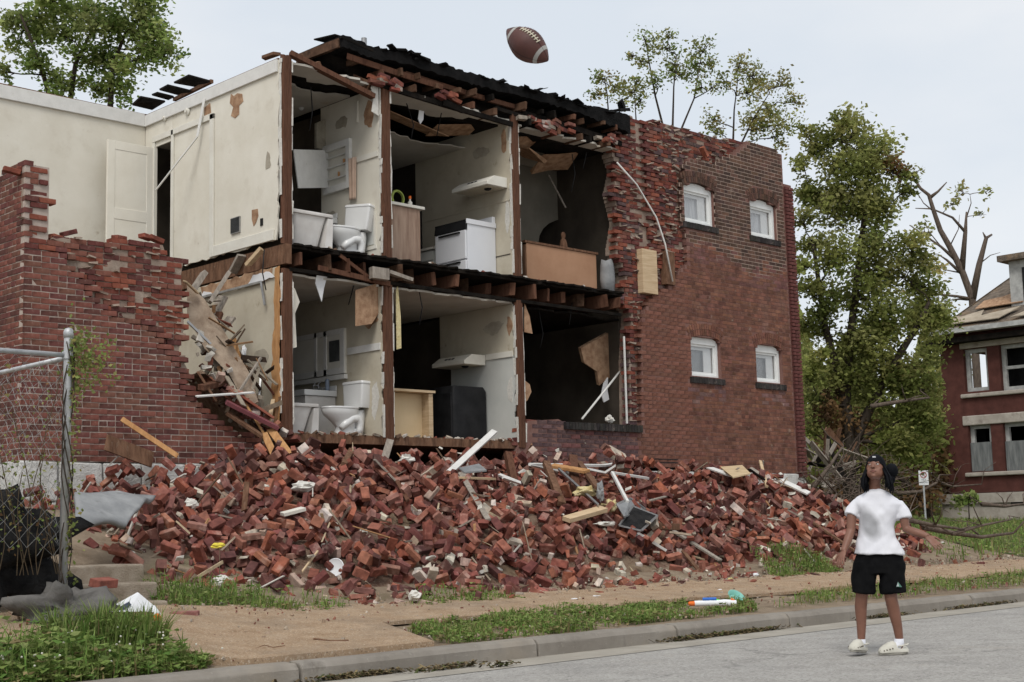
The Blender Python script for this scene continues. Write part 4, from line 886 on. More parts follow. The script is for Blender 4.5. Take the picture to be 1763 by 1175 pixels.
# hanging towel
b = MB(); ya, yb = .52, .70
b.grid(14, 16, lambda u, v: (5.262 + .012 * math.sin(u * 13) * (1 - v * .4), ya + (yb - ya) * (u * (.8 + .2 * (1 - v)) + .1 * v), 6.50 - .62 * v))
b.build('hanging_towel', mat('pink_towel', (.52, .37, .28), (.62, .46, .36), 6, .95, .4, 60), smooth=True, fixn=False, label='pinkish towel hanging from the rail beside the open medicine cabinet', cat='towel').modifiers.new('thick', 'SOLIDIFY').thickness = .012
b = MB(); q = on(519, 183, Y=1.6); b.ell(q, .05, .05, .07); 
b.build('ceiling_bulb', M['enamel'], smooth=True, label='bare bulb hanging under the upper bathroom ceiling', cat='bulb')
# torn white curtain heap at the bathroom corner
b = MB(); q = [on(x, y, Y=1.3) for x, y in ((545, 212), (606, 185), (606, 235), (572, 262), (545, 255))]; b.prism(q, (0, .05, 0)); b.build('crumpled_sheet', mat('stained_sheet', (.30, .27, .21), (.46, .42, .34), 5, .95, .8, 8, bdist=.1), label='crumpled stained plaster sheet above the open medicine cabinet', cat='sheet')
# kitchen, upper
t = thing('kitchen_counter', 'brown wood-grain counter end with white top in the upper kitchen', 'counter', (6.05, 1.4, FL2), 'kitchen counters')
M['veneer'] = mat('walnut_veneer', (.26, .17, .125), (.40, .285, .215), 2.2, .6, .1, 30, stretch=(7, 7, .8))
b = MB(); b.box(5.52, 6.55, .60, 2.6, FL2 + .04, 5.90); b.build('cabinet', M['veneer'], t); b = MB(); b.box(5.51, 6.62, .56, 2.62, 5.905, 5.95); b.build('worktop', M['cream_trim'], t, bevel=.006)
b = MB(); q = on(706, 353, Y=.75); q = Vector((q.x, q.y, 5.95)); b.tube([q, q + Vector((0, 0, .09)), q + Vector((0, 0, .11)), q + Vector((0, 0, .14))], [.035, .035, .015, .015], 10)
t = b.build('dish_soap_bottle', M['cream_trim'], auto=50, label='pale soap bottle with orange cap on the white kitchen counter', cat='bottle')
b = MB(); b.tube([q + Vector((0, 0, .14)), q + Vector((0, 0, .185))], [.022, .02], 10); b.build('cap', flat('orange_plastic', (.75, .16, .03), .4), t)
b = MB(); q2 = on(690, 347, Y=.8); b.lathe([(.13, -.02), (.135, 0), (.12, .02), (.1, .02), (.11, 0), (.1, -.02)], Matrix.Translation(Vector((q2.x - .06, q2.y, 6.08))) @ Matrix.Rotation(math.pi / 2, 4, 'X'), 24, cap=False); b.build('green_ring_dish', flat('olive_plastic', (.30, .36, .09), .45), smooth=True, label='olive green round dish standing on the upper kitchen counter', cat='dish')
t = thing('refrigerator', 'black refrigerator standing deep in the upper kitchen', 'refrigerator', (7.55, 2.5, FL2)); b = MB(); b.box(7.22, 7.9, 2.1, 2.8, FL2 + .02, 6.35); b.build('body', M['black'], t, bevel=.02); b = MB(); b.box(7.19, 7.217, 2.11, 2.79, FL2 + .1, 5.8); b.build('door', M['black'], t, bevel=.01); b = MB(); b.box(7.19, 7.217, 2.11, 2.79, 5.82, 6.34); b.build('freezer_door', M['black'], t, bevel=.01)
t = thing('drawer_unit', 'small grey drawer unit beside the white stove', 'cabinet', (7.65, 1.5, FL2)); b = MB(); b.box(7.4, 7.9, 1.25, 1.85, FL2, 5.50); b.build('carcass', M['grey_paint'], t); b = MB(); b.box(7.36, 7.91, 1.22, 1.88, 5.505, 5.54); b.build('worktop', M['cream_trim'], t)
for z in (5.0, 5.17, 5.34): b = MB(); b.box(7.385, 7.398, 1.27, 1.83, z, z + .145); b.build('drawer', M['grey_paint'], t)
def stove(label, x0, x1, y0, y1, z, m):
    t = thing('stove', label, 'stove', ((x0 + x1) / 2, (y0 + y1) / 2, z)); b = MB(); b.box(x0 + .02, x1, y0, y1, z + .02, z + .86); b.build('body', m, t, bevel=.006)
    b = MB(); b.box(x0 - .02, x0 + .017, y0 + .01, y1 - .01, z + .27, z + .72); d = b.build('oven_door', m, t, bevel=.01)
    b = MB(); b.beam((x0 - .035, y0 + .12, z + .69), (x0 - .035, y1 - .12, z + .69), .03, .022); b.build('handle', M['black'], d)
    b = MB(); b.box(x0 - .02, x0 + .017, y0 + .01, y1 - .01, z + .04, z + .25); d = b.build('drawer', m, t, bevel=.01)
    b = MB(); b.beam((x0 - .035, y0 + .12, z + .225), (x0 - .035, y1 - .12, z + .225), .03, .022); b.build('handle', M['black'], d)
    b = MB(); b.prism([(x0 - .025, y0, z + .735), (x0 + .02, y0, z + .735), (x0 + .02, y0, z + .86), (x0, y0, z + .88)], (0, y1 - y0, 0)); b.build('control_panel', M['black'], t)
    b = MB(); b.box(x0 - .005, x1 - .075, y0 - .005, y1 + .005, z + .861, z + .885); b.build('cooktop', M['black'], t, bevel=.004)
    b = MB(); b.box(x0 - .01, x1, y0 - .018, y0 - .006, z + .82, z + .895); b.build('side_trim', m, t)
    b = MB(); b.box(x1 - .07, x1, y0 - .005, y1, z + .861, z + 1.0); b.build('backguard', m, t, bevel=.006)
    for y in (y0 + .17, y1 - .17):
        for x in (x0 + .15, x1 - .22): b = MB(); b.lathe([(.03, 0), (.09, 0), (.09, .02), (.03, .02)], Matrix.Translation((x, y, z + .886)), 14); b.build('burner', M['black'], t)
stove('white kitchen stove with two drawer fronts near the edge of the upper floor', 7.30, 7.92, .38, 1.10, FL2 + .01, M['appliance'])
def hood(label, x0, x1, y0, y1, z, m):
    t = thing('range_hood', label, 'range hood', ((x0 + x1) / 2, (y0 + y1) / 2, z), 'range hoods')
    b = MB(); b.prism([(x0, y0, z), (x1, y0, z), (x1, y0, z + .16), (x0 + .16, y0, z + .16), (x0, y0, z + .055)], (0, y1 - y0, 0)); b.build('shell', m, t, bevel=.006)
    b = MB(); b.box(x0 + .05, x1 - .05, y0 + .06, y1 - .06, z - .008, z - .001); b.build('filter', M['greige'], t); b = MB(); b.ell((x0 + .2, y0 + .2, z - .012), .05, .07, .03); b.build('lamp_hole', M['black'], t)
    b = MB()
    for k in range(3): b.obox(Matrix.Translation((x0 + .082, y0 + .35 + k * .08, z + .112)) @ Matrix.Rotation(-.58, 4, 'Y'), .03, .05, .012)
    b.build('switch', M['black'], t)
hood('cream range hood on the upper kitchen wall above the white stove', 7.50, 7.93, .10, .92, 6.36, M['cream_trim'])
hood('yellowed range hood in the dark lower kitchen', 7.46, 7.91, .66, 1.42, 3.62, M['cream'])
# upper right room
t = thing('dresser', 'dresser turned to show its flat brown back panel in the upper right room', 'dresser', (9.6, .6, FL2))
b = MB(); b.box(8.62, 10.28, .40, .41, FL2 + .06, 5.62); b.build('back_panel', M['hardboard'], t); b = MB(); b.box(8.60, 10.30, .412, .8, FL2 + .02, 5.60); b.build('carcass', M['brownwood'], t); b = MB(); b.box(8.58, 10.32, .38, .82, 5.625, 5.66); b.build('top', M['brownwood'], t)
for (x, y) in ((8.66, .46), (10.24, .46), (8.66, .74), (10.24, .74)): b = MB(); b.box(x - .03, x + .03, y - .03, y + .03, FL2, FL2 + .019); b.build('foot', M['brownwood'], t)
q = on(970, 420, Y=.6); b = MB(); z = 5.66; b.loft([[(q.x + r * math.cos(a), .6 + r * .8 * math.sin(a), z + h) for a in [k * math.pi / 5 for k in range(10)]] for r, h in ((.07, 0), (.08, .05), (.065, .14), (.05, .18), (.03, .2), (.045, .23), (.045, .28), (.02, .31))]); b.build('figurine', M['brownwood'], smooth=True, label='dark carved figurine standing on the dresser under the arch', cat='figurine')
b = MB(); b.loft([[(10.42 + r * math.cos(a), .28 + r * math.sin(a), z + .02 * math.sin(3 * a)) for a in [k * math.pi / 6 for k in range(12)]] for r, z in ((.11, FL2), (.13, 5.2), (.12, 5.4), (.1, 5.52))]); b.build('rolled_padding', M['tarp'], smooth=True, label='grey rolled padding standing at the end of the dresser', cat='padding')
b = MB(); b.beam(on(945, 302, Y=1.2), on(974, 358, Y=.9), .03, .02); b.build('hanging_strip', M['greywood'], label='pale strip dangling from the ceiling of the upper right room', cat='strip')
# lower kitchen and lower right room
t = thing('open_cabinet', 'pine base cabinet without doors showing its tan back in the lower kitchen', 'cabinet', (6.3, .8, FL1), 'kitchen counters'); b = MB(); b.box(5.62, 6.60, .66, .68, FL1 + .02, 3.10); b.build('back', M['backboard'], t); b = MB(); b.box(5.6, 6.68, .46, 1.1, 3.105, 3.14); b.build('top', M['pine'], t)
b = MB(); b.box(6.58, 6.66, .50, 1.08, FL1, 3.10); b.build('side', M['pine'], t); b = MB(); b.box(5.6, 6.57, .5, 1.08, FL1, FL1 + .018); b.build('floor', M['pine'], t)
t = thing('refrigerator', 'tall black appliance in the lower kitchen beneath the hood', 'refrigerator', (7.6, 1.0, FL1)); b = MB(); b.loft([rrect(7.55, .95, .36, .32, .06, FL1), rrect(7.55, .95, .36, .32, .06, 3.2), rrect(7.55, .95, .33, .29, .06, 3.27)]); b.build('body', M['black'], t, auto=40); b = MB(); b.box(7.16, 7.188, .66, 1.24, FL1 + .08, 3.15); b.build('door', M['black'], t)
b = MB(); b.tube([on(1002, 722, Y=.05), on(1072, 634, Y=.35)], .018, 6); b.build('leaning_pipe', M['white_trim'], smooth=True, label='thin white pipe leaning inside the dark lower right opening', cat='pipe')
b = MB(); b.prism([on(x, y, Y=.5) for x, y in ((1040, 660), (1047, 650), (1046, 672), (1049, 688), (1040, 693), (1036, 680))], (0, .02, 0)); b.build('hanging_rag', M['paper'], label='white rag hanging in the dark lower right room', cat='rag')
b = MB(); b.prism([on(x, y, Y=.6) for x, y in ((1000, 600), (1072, 560), (1074, 630), (1050, 650), (1032, 664), (1028, 640), (1006, 625))], (0, .06, .02)); b.build('sagging_insulation', M['lath'], label='brown sheet of wallboard sagging in the lower right room', cat='wallboard')
# light switch and soap things are lost in the dark; small bottle on the lower vanity
b = MB(); q = Vector((5.22, 1.18, FL1 + .722)); b.tube([q, q + Vector((0, 0, .16)), q + Vector((0, 0, .18))], [.03, .03, .012], 8); b.build('bottle', flat('blue_grey', (.25, .29, .36), .4), auto=40, label='small blue-grey bottle on the lower bathroom vanity', cat='bottle')
# ================================================================== RUBBLE
b = MB(); b.grid(150, 56, lambda u, v: (lambda X, Y: (X, Y, mound(X, Y) - .36 * sm(-4.6, -3.4, Y) - .04 + .02 * noise.noise(Vector((X * 7, Y * 7, 1)))))(-2.6 + 20.6 * u, -4.6 + 4.6 * v))
b.build('rubble_fines', M['rubble'], kind='stuff', smooth=True, fixn=False, label='crushed brick and lime dust under the brick rubble', cat='rubble')
# bricks dropped one after another onto a height map of the heap: each comes to rest on what already lies there
KD = [(.205, .098, .06), (.205, .098, .06), (.205, .098, .06), (.13, .096, .06), (.095, .09, .058), (.16, .095, .06)]
HX0, HY0, HR = -2.2, -5.0, .025
cells_x, cells_y = int(20.6 / HR), int(5.6 / HR)
hgt = np.zeros((cells_x, cells_y))
for i in range(0, cells_x, 4):
    for j in range(0, cells_y, 4): hgt[i:i + 4, j:j + 4] = mound(HX0 + i * HR, min(HY0 + j * HR, -.06)) - .36 * sm(-4.6, -3.4, HY0 + j * HR) - .04
rb = random.Random(8); pos = []; quat = []; bk_kind = []
su, sv = np.meshgrid(np.linspace(-.5, .5, 7), np.linspace(-.5, .5, 5), indexing='ij'); su = su.ravel(); sv = sv.ravel()
NB = 4000; tries = 0
while len(pos) < NB and tries < 90000:
    tries += 1
    X = rb.uniform(-1.7, 17.2); Y = rb.uniform(-4.65, -.1); t0 = lp(TOE, X); t = (Y - t0) / (-.8 - t0)
    if 2.7 < X < 8 and rb.random() < .08: Y = rb.uniform(-.3, .25)
    dens = 1.0 if t > .25 else .6 if t > .08 else .22 if t > -.08 else .04
    if (X - 6.6) ** 2 / 1.8 + (Y + 3.7) ** 2 / .28 < 1: dens *= .25
    if (X - 9.4) ** 2 + (Y + 3.75) ** 2 / .12 < 1: dens *= .08
    if X > 14.2: dens *= .5
    if X > 15.6: dens *= .25
    if X < -.2: dens *= .55 if Y > -3.6 else .1
    if rb.random() > dens: continue
    k = rb.randrange(6); l, w, h = KD[k]; o = rb.random()
    base = Matrix.Identity(3)
    if o > .86: l, h = h, l; base = Matrix.Rotation(math.pi / 2, 3, 'Y')
    elif o > .52: w, h = h, w; base = Matrix.Rotation(math.pi / 2, 3, 'X')
    yaw = rb.uniform(0, math.pi); c, s_ = math.cos(yaw), math.sin(yaw)
    wx = X + (su * l) * c - (sv * w) * s_; wy = Y + (su * l) * s_ + (sv * w) * c
    gi = np.clip(((wx - HX0) / HR).astype(int), 0, cells_x - 1); gj = np.clip(((wy - HY0) / HR).astype(int), 0, cells_y - 1)
    H = hgt[gi, gj]; lx, ly = su * l, sv * w
    a = float((lx * H).sum() / (lx * lx).sum()); b2 = float((ly * H).sum() / (ly * ly).sum()); c0 = float(H.mean())
    a = max(-.9, min(.9, a * .85 + rb.gauss(0, .16))); b2 = max(-.9, min(.9, b2 * .85 + rb.gauss(0, .16)))
    pl = a * lx + b2 * ly; lift = float(np.sort(H - c0 - pl)[-6]); zc = c0 + lift
    nrm_ = Vector((-a, -b2, 1)).normalized(); xa = Vector((1, 0, a)).normalized(); ya_ = nrm_.cross(xa)
    R3 = Matrix.Rotation(yaw, 3, 'Z') @ Matrix((xa, ya_, nrm_)).transposed()
    p_ = Vector((X, Y, zc)) + R3 @ Vector((0, 0, h * .47))
    if p_.z > mound(X, min(Y, -.06)) + .04: continue
    hgt[gi, gj] = np.maximum(H, zc + pl + h * .92 / max(.5, nrm_.z) * .9)
    pos.append(p_); quat.append((R3 @ base).to_quaternion()); bk_kind.append(k)
def surface(x, y):
    if not (HX0 < x < HX0 + 20.5 and HY0 < y < HY0 + 5.5): return yard(x, y)
    return float(hgt[int((x - HX0) / HR), int((y - HY0) / HR)])
def om(px, py, lift=.05): return hit(px, py, surface, min(lift, .09))
N = len(pos); pos = np.array([tuple(p_) for p_ in pos]); bk_kind = np.array(bk_kind)
cv = np.array(CAM) - pos; dist = np.linalg.norm(cv, axis=1); cv /= dist[:, None]
occ = np.zeros(N, int)
for i in range(N):
    d = pos - pos[i]; t = d @ cv[i]; near = (t > .05) & (t < .7)
    if near.any():
        q = d[near] - t[near][:, None] * cv[i]; occ[i] = int((np.linalg.norm(q, axis=1) < .08).sum())
score = occ * 3.0 + dist * .35 + np.array([0, 0, 0, 2.2, 3.2, 1.2])[bk_kind]
order = np.argsort(score)
rest = MB(); pale = [(.42, .37, .31), (.36, .27, .22), (.48, .44, .38)]
bvar = []
cube = None
for r, i in enumerate(order):
    Q = quat[i]; k = int(bk_kind[i])
    pal = BRK_LOOSE if random.random() > .05 else pale
    if r < 300:
        o = bpy.data.objects.new('loose_brick', brick_mesh('L%d_%d' % (k, r % 3), random.randrange(len(pal)), pal, KD[k])); COL.objects.link(o)
        o.location = pos[i]; o.rotation_mode = 'QUATERNION'; o.rotation_quaternion = Q; WLOC[o] = Vector(pos[i])
        tag(o, 'loose red brick lying in the rubble heap in front of the ruin', 'brick', 'loose bricks in the rubble heap')
    else:
        Mx = Matrix.Translation(pos[i]) @ Q.to_matrix().to_4x4(); rest.obox(Mx, *KD[k], col=jc(random.choice(pal), .2), j=.005)
# chips and half-buried fragments between the bricks
for i in range(1500):
    X = random.uniform(-1.5, 17); t0 = lp(TOE, X); Y = random.uniform(t0 - .15, -.1); s = random.uniform(.02, .07)
    rest.obox(Matrix.Translation((X, Y, mound(X, Y) - .28 * sm(-4.6, -3.4, Y) - .03 + random.uniform(0, .05))) @ Euler((random.uniform(0, 6), random.uniform(0, 6), random.uniform(0, 6))).to_matrix().to_4x4(), s * 1.6, s, s * .8, jc(random.choice(BRK_LOOSE + pale * 2), .2), j=.01)
o = rest.build('brick_rubble', M['loose'], kind='stuff', label='mass of broken red bricks heaped in front of the ruin', cat='rubble', group='loose bricks in the rubble heap', bevel=.004)
o.modifiers['bevel'].segments = 1
def plank(name, label, cat, a, b_, w, h, m, roll=0.0, jag=.02, bend=0.0, group=None):
    q = MB(); q.beam(a, b_, w, h, roll, jag=jag, bend=bend, n=4 if bend else 1); return q.build(name, M[m] if isinstance(m, str) else m, label=label, cat=cat, bevel=.003, group=group)
def at(px, py, Y): return on(px, py, Y=Y)
G = 'boards and timbers on the rubble'
pk = [
 ('white_trim_board', 'long white trim board leaning up from the rubble towards the lower kitchen', at(770, 817, -.75), at(852, 742, -.15), .09, .035, 'white_trim', .5, 0),
 ('plank', 'weathered plank lying down the slope below the white trim board', om(793, 815, .12), om(841, 896, .10), .07, .03, 'greywood', .2, 0),
 ('plank', 'yellow pine strip lying flat under the foot of the white trim board', om(795, 823, .1), om(850, 825, .12), .08, .03, 'pine', .1, 0),
 ('plank', 'thin grey batten with white paint sliding down left of centre', om(645, 792, .1), om(682, 830, .08), .05, .025, 'greywood', .1, 0),
 ('stake', 'grey stub of timber standing under the tall middle stud', at(657, 808, -.5), at(672, 758, -.4), .1, .06, 'greywood', .5, 0),
 ('stake', 'short splintered timber standing to the left of the middle stud', om(592, 800, .0), at(605, 775, -.8), .07, .05, 'brownwood', .3, 0),
 ('splintered_post', 'dark broken post with a pale splintered head leaning on the rubble', om(967, 868, .02), at(940, 797, -1.6), .1, .07, 'brownwood', .2, 0),
 ('timber', 'black timber standing upright amid the broken window frames', om(990, 842, .0), at(986, 788, -1.2), .12, .1, 'stud', .2, 0),
 ('timber', 'short dark post leaning at the left of the window frame tangle', om(884, 830, .0), at(874, 780, -.9), .1, .09, 'stud', .2, 0),
 ('plank', 'brown plank slanting right behind the black upright timber', om(1030, 842, .1), at(996, 795, -1.1), .1, .04, 'brownwood', .3, 0),
 ('plank', 'stained brown board lying across the tangle of window frames', om(950, 802, .15), om(1010, 812, .2), .16, .04, 'orangewood', .2, 0),
 ('plank', 'pale pine block lying crosswise below the insulation', om(975, 895, .12), om(1038, 877, .16), .13, .06, 'pine', .3, 0),
 ('plank', 'charred beam lying right of the dark window screen', om(1108, 905, .1), om(1165, 908, .12), .12, .09, 'brownwood', .0, 0),
 ('plank', 'long splintered lath running down right of the charred beam', om(1160, 915, .06), om(1240, 965, .05), .06, .03, 'greywood', .1, 0),
 ('plank', 'brown lath pointing down to the grass tuft', om(1175, 948, .06), om(1205, 985, .05), .05, .025, 'brownwood', .1, 0),
 ('stake', 'pale new stake standing up in front of the stone foundation', om(1320, 838, .0), at(1309, 795, -1.0), .05, .04, 'pine', .2, 0),
 ('white_board', 'white painted board leaning on the rubble at the far corner of the wall', om(1346, 828, .1), om(1392, 850, .1), .12, .03, 'white_trim', .3, 0),
 ('white_board', 'short white board lying on the rubble beside the plywood', om(1222, 806, .12), om(1262, 820, .12), .12, .025, 'white_trim', .1, 0),
 ('plank', 'dark rod lying beneath the corner of the right wall', om(1290, 808, .1), om(1315, 826, .1), .04, .03, 'char', .1, 0),
 ('plank', 'dark brown plank angled behind the standing figure', om(1400, 900, .08), om(1470, 948, .06), .06, .03, 'brownwood', .1, 0),
 ('plank', 'reddish lath lying on the right slope of the heap', om(1120, 862, .1), om(1158, 852, .1), .05, .02, 'greywood', .1, 0),
 ('plank', 'narrow board standing on edge near the left foot of the heap', om(420, 880, .0), at(425, 832, -2.0), .06, .03, 'brownwood', .1, 0),
 ('plank', 'long grey stick crossing the lower left of the heap', om(520, 985, .08), om(548, 948, .12), .02, .02, 'pine', .1, 0),
 ('plank', 'pale grey tread board sunk between bricks left of centre', om(486, 886, .1), om(524, 876, .1), .1, .04, 'cream_trim', .2, 0),
 ('plank', 'dark red lath fallen across the middle of the heap', om(683, 828, .1), om(702, 862, .08), .05, .03, 'stud', .2, 0),
 ('wide_board', 'wide dark board leaning on the foot of the left brick wall', at(182, 762, -.35), at(262, 792, -.35), .19, .03, 'brownwood', 1.45, 0),
 ('plank', 'thin brown plank crossing above the wide dark board', at(210, 722, -.08), at(306, 786, -.5), .06, .03, 'orangewood', 1.3, 0),
]
for (n, lab, a, b_, w, h, m, roll, bend) in pk: plank(n, lab, n.split('_')[-1], a, b_, w, h, m, roll, group=G)
# broken window frames, screens, insulation
def frame(name, label, corners, w=.045, m='white_trim', sides=(0, 1, 2, 3)):
    q = MB(); n = len(corners)
    for i in sides: q.beam(corners[i], corners[(i + 1) % n], w, .035, .3)
    return q.build(name, M[m], label=label, cat='frame', bevel=.003, group='broken window frames on the rubble')
frame('window_frame', 'broken white window frame lying on top of the tangle below the breast wall', [om(1008, 788, .25), om(1066, 799, .25), om(1042, 815, .2), om(1000, 806, .2)])
frame('window_frame', 'white angle of window frame with one arm sloping downhill', [om(1080, 864, .12), om(1054, 814, .2), om(1116, 824, .2)], sides=(0, 1))
frame('window_frame', 'flattened pale frame under the dark timbers', [om(912, 800, .12), om(1040, 802, .15), om(1085, 795, .2), om(990, 818, .12)], m='white_trim', sides=(0, 1, 3))
frame('window_frame', 'white strip of frame lying low under the charred beam', [om(1098, 918, .1), om(1146, 948, .1)], sides=(0,))
frame('window_frame', 'grey metal screen bar crossing the tangle', [om(962, 808, .2), om(1030, 870, .15)], m='steel', sides=(0,), w=.03)
frame('window_frame', 'small white frame corner left of the dark post', [om(860, 818, .12), om(895, 832, .1), om(866, 822, .1)], sides=(0, 1))
def screen(label, c, m):
    q = MB(); ctr = sum((Vector(p) for p in c), Vector()) / 4; n = (Vector(c[1]) - Vector(c[0])).cross(Vector(c[3]) - Vector(c[0])).normalized()
    for i in range(4): q.beam(c[i], c[(i + 1) % 4], .025, .02)
    t = q.build('window_screen', M['steel'], label=label, cat='screen', group='window screens on the rubble'); s = MB(); s.prism(c, n * .004); s.build('mesh_panel', m, t)
screen('dark window screen lying on the slope beside the charred beam', [om(1066, 905, .14), om(1090, 872, .2), om(1132, 888, .16), om(1104, 914, .12)], M['darkcloth'])
screen('torn grey window screen above the dark one', [om(1062, 868, .16), om(1085, 858, .2), om(1110, 876, .16), om(1075, 890, .14)], M['tarp'])
def lump(name, label, cat, c, r, m, seed, sq=(1, 1, .6), amp=.55, n=12, group=None, smooth=False):
    q = MB(); q.ell((0, 0, 0), 1, 1, 1, nu=n, nv=n // 2 + 2)
    vs_ = []
    for v in q.v:
        d = 1 + amp * noise.noise(Vector(v) * 1.7 + Vector((seed, seed * 2, 0))) + amp * .6 * noise.noise(Vector(v) * 4 + Vector((0, seed, 0))) - (amp * .35 * abs(noise.noise(Vector(v) * 5 + Vector((seed, 0, 3)))) if smooth else 0); vs_.append((c[0] + v[0] * r * sq[0] * d, c[1] + v[1] * r * sq[1] * d, c[2] + v[2] * r * sq[2] * d))
    q.v = vs_; return q.build(name, M[m] if isinstance(m, str) else m, smooth=smooth, label=label, cat=cat, group=group)
lump('insulation_batt', 'long torn batt of yellow insulation in the middle of the tangle', 'insulation', om(1012, 848, .1), .15, 'insul', 2, (1.5, .8, .45), .6, 30, smooth=True)
lump('insulation_batt', 'smaller crumbled yellow insulation beside the dark screen', 'insulation', om(1050, 870, .1), .10, 'insul', 5, (1, .8, .7), .7, 26, smooth=True)
lump('plastic_bag', 'grey plastic bag caught in the timber tangle', 'bag', om(1034, 846, .2), .07, 'tarp', 7, (.7, .7, 1.6))
lump('plaster_lump', 'white crumbled plaster lump on the left half of the heap', 'plaster', om(522, 838, .06), .1, 'plaster_edge', 3, (1.4, 1, .6))
lump('plaster_lump', 'white plaster scrap below the dark window screen', 'plaster', om(1043, 902, .06), .1, 'plaster_edge', 4, (1.5, .8, .3))
lump('plaster_lump', 'small white plaster crumb high on the left slope', 'plaster', om(330, 868, .06), .07, 'plaster_edge', 6, (1, 1, .7))
lump('plaster_lump', 'white rounded plaster piece at the toe of the heap', 'plaster', om(714, 1026, .05), .06, 'plaster_edge', 8, (1, 1, .8))
lump('plaster_lump', 'pale shattered plaster near the middle stake', 'plaster', om(700, 790, .06), .09, 'plaster_edge', 9, (1, 1, .7))
lump('plaster_lump', 'bright plaster lump on the sill of the lower right opening', 'plaster', on(1050, 722, Y=.1), .08, 'plaster_edge', 10, (1, .8, .7))
lump('plaster_lump', 'angular white plaster block at the left toe of the heap', 'plaster', om(380, 1003, .08), .10, 'plaster_edge', 12, (1.1, .9, .7), .2)
b = MB(); c = om(578, 978, .1); d = (CAM - c).normalized(); d = (d + Vector((-.35, .2, .25))).normalized(); Rz = d.to_track_quat('Z', 'Y').to_matrix().to_4x4(); b.lathe([(.0, 0), (.085, 0), (.097, .010), (.10, .024), (.092, .028), (.08, .018), (.0, .016)], Matrix.Translation(c) @ Rz, 28); b.build('bucket_lid', M['paper'], auto=40, label='round white bucket lid standing in the rubble', cat='lid')
b = MB(); q = [om(1240, 806, .16), om(1278, 803, .16), om(1292, 817, .14), om(1262, 824, .14)]; b.prism(q, (0, 0, .02)); b.build('plywood_sheet', M['ply'], label='piece of bare plywood at the foot of the right wall', cat='plywood')
b = MB(); q = [om(790, 808, .14), om(825, 801, .14), om(838, 812, .12), om(800, 816, .12)]; b.prism(q, (0, 0, .02)); b.build('grey_sheet', M['tarp'], label='grey curved sheet under the white trim board', cat='sheet')
b = MB()
cs = [(128, 862), (205, 848), (266, 858), (218, 914), (128, 912)]; w = [om(*c_, .16 + .02 * i) for i, c_ in enumerate(cs)]
w = [at(125, 862, -2.6), at(205, 848, -2.3), at(266, 859, -2.3), at(212, 912, -3.0), at(128, 915, -3.1)]
def sheetf(u, v):
    a = w[0].lerp(w[1], min(1, u * 2)) if u < .5 else w[1].lerp(w[2], u * 2 - 1); c_ = w[4].lerp(w[3], u); p_ = a.lerp(c_, v)
    return p_ + Vector((0, -.05, .12)) * (noise.noise(p_ * 3.2) * .7 + .5 * math.sin(math.pi * v))
b.grid(18, 12, sheetf); o = b.build('grey_foam_sheet', M['tarp'], smooth=True, fixn=False, label='large grey stained sheet draped on the rubble beside the fence post', cat='sheet'); sd = o.modifiers.new('thick', 'SOLIDIFY'); sd.thickness = .05; sd.offset = -1
lump('yellow_wrapper', 'yellow wrapper between bricks at lower left', 'wrapper', om(375, 940, .06), .06, flat('yellow_paper', (.70, .58, .08), .6), 13, (1.3, .8, .5))
lump('wrapper', 'small yellow scrap on the dirt beside the grass tuft', 'wrapper', og(1258, 997, .03), .03, flat('pale_yellow', (.75, .66, .28), .6), 14, (1.2, 1, .4))
# lumps of brickwork still held together by mortar
for i in range(20):
    X = random.uniform(-.2, 14.5); t0 = lp(TOE, X); Y = random.uniform(t0 + .3, -.5); z = surface(X, Y) + .03; Rm = Matrix.Translation((X, Y, z)) @ Euler((random.uniform(-.9, .9), random.uniform(-.6, .6), random.uniform(0, 6.28))).to_matrix().to_4x4()
    q = MB(); nr = random.choice((2, 2, 3)); nc = random.choice((1, 2)); q.obox(Rm, nc * .2, .09, nr * .066 - .004, (.40, .35, .29), j=.012)
    for r_ in range(nr):
        for c_ in range(nc + 1):
            if random.random() < .8: q.obox(Rm @ Matrix.Translation(((c_ - nc / 2 + (.25 if r_ % 2 else -.25)) * .21, random.uniform(-.004, .004), (r_ - (nr - 1) / 2) * .068)), random.choice((.2, .2, .13)), .1, .057, jc(random.choice(BRK_LOOSE), .15), j=.005)
    q.build('broken_masonry', M['loose'], label='chunk of broken masonry in the rubble heap', cat='masonry', group='broken masonry in the rubble heap')
# splintered lath and slivers strewn through the bricks
sl = MB()
for i in range(260):
    X = random.uniform(-.8, 15.5); Y = random.uniform(lp(TOE, X) + .1, -.2); a = Vector((X, Y, surface(X, Y) + random.uniform(.0, .04))); v_ = Vector((random.gauss(0, 1), random.gauss(0, 1), 0)).normalized() * random.uniform(.08, .4); e = a + v_; e.z = max(surface(e.x, e.y), a.z - .15) + random.uniform(.0, .08)
    sl.beam(a, e, random.uniform(.008, .035), random.uniform(.005, .02), random.uniform(0, 3), jag=.02, col=random.choice(((.30, .24, .18), (.42, .33, .22), (.12, .08, .055), (.5, .47, .42), (.2, .16, .13), (.36, .2, .1))))
for i in range(420):
    X = random.uniform(-.8, 15.8); Y = random.uniform(lp(TOE, X) - .1, -.15); s_ = random.uniform(.015, .06); sl.obox(Matrix.Translation((X, Y, surface(X, Y) + .008)) @ Euler((random.uniform(-.6, .6), random.uniform(-.6, .6), random.uniform(0, 6))).to_matrix().to_4x4(), s_ * 1.7, s_, s_ * random.uniform(.2, .7), random.choice(((.55, .53, .48), (.42, .37, .30), (.6, .57, .5), (.3, .25, .2))), j=s_ * .25)
sl.build('splinters', mat('splinters', (.75, .75, .75), (1.2, 1.2, 1.2), 14, .9, .3, 40, attr=True), kind='stuff', label='splintered lath and plaster crumbs strewn through the heap', cat='splinters')
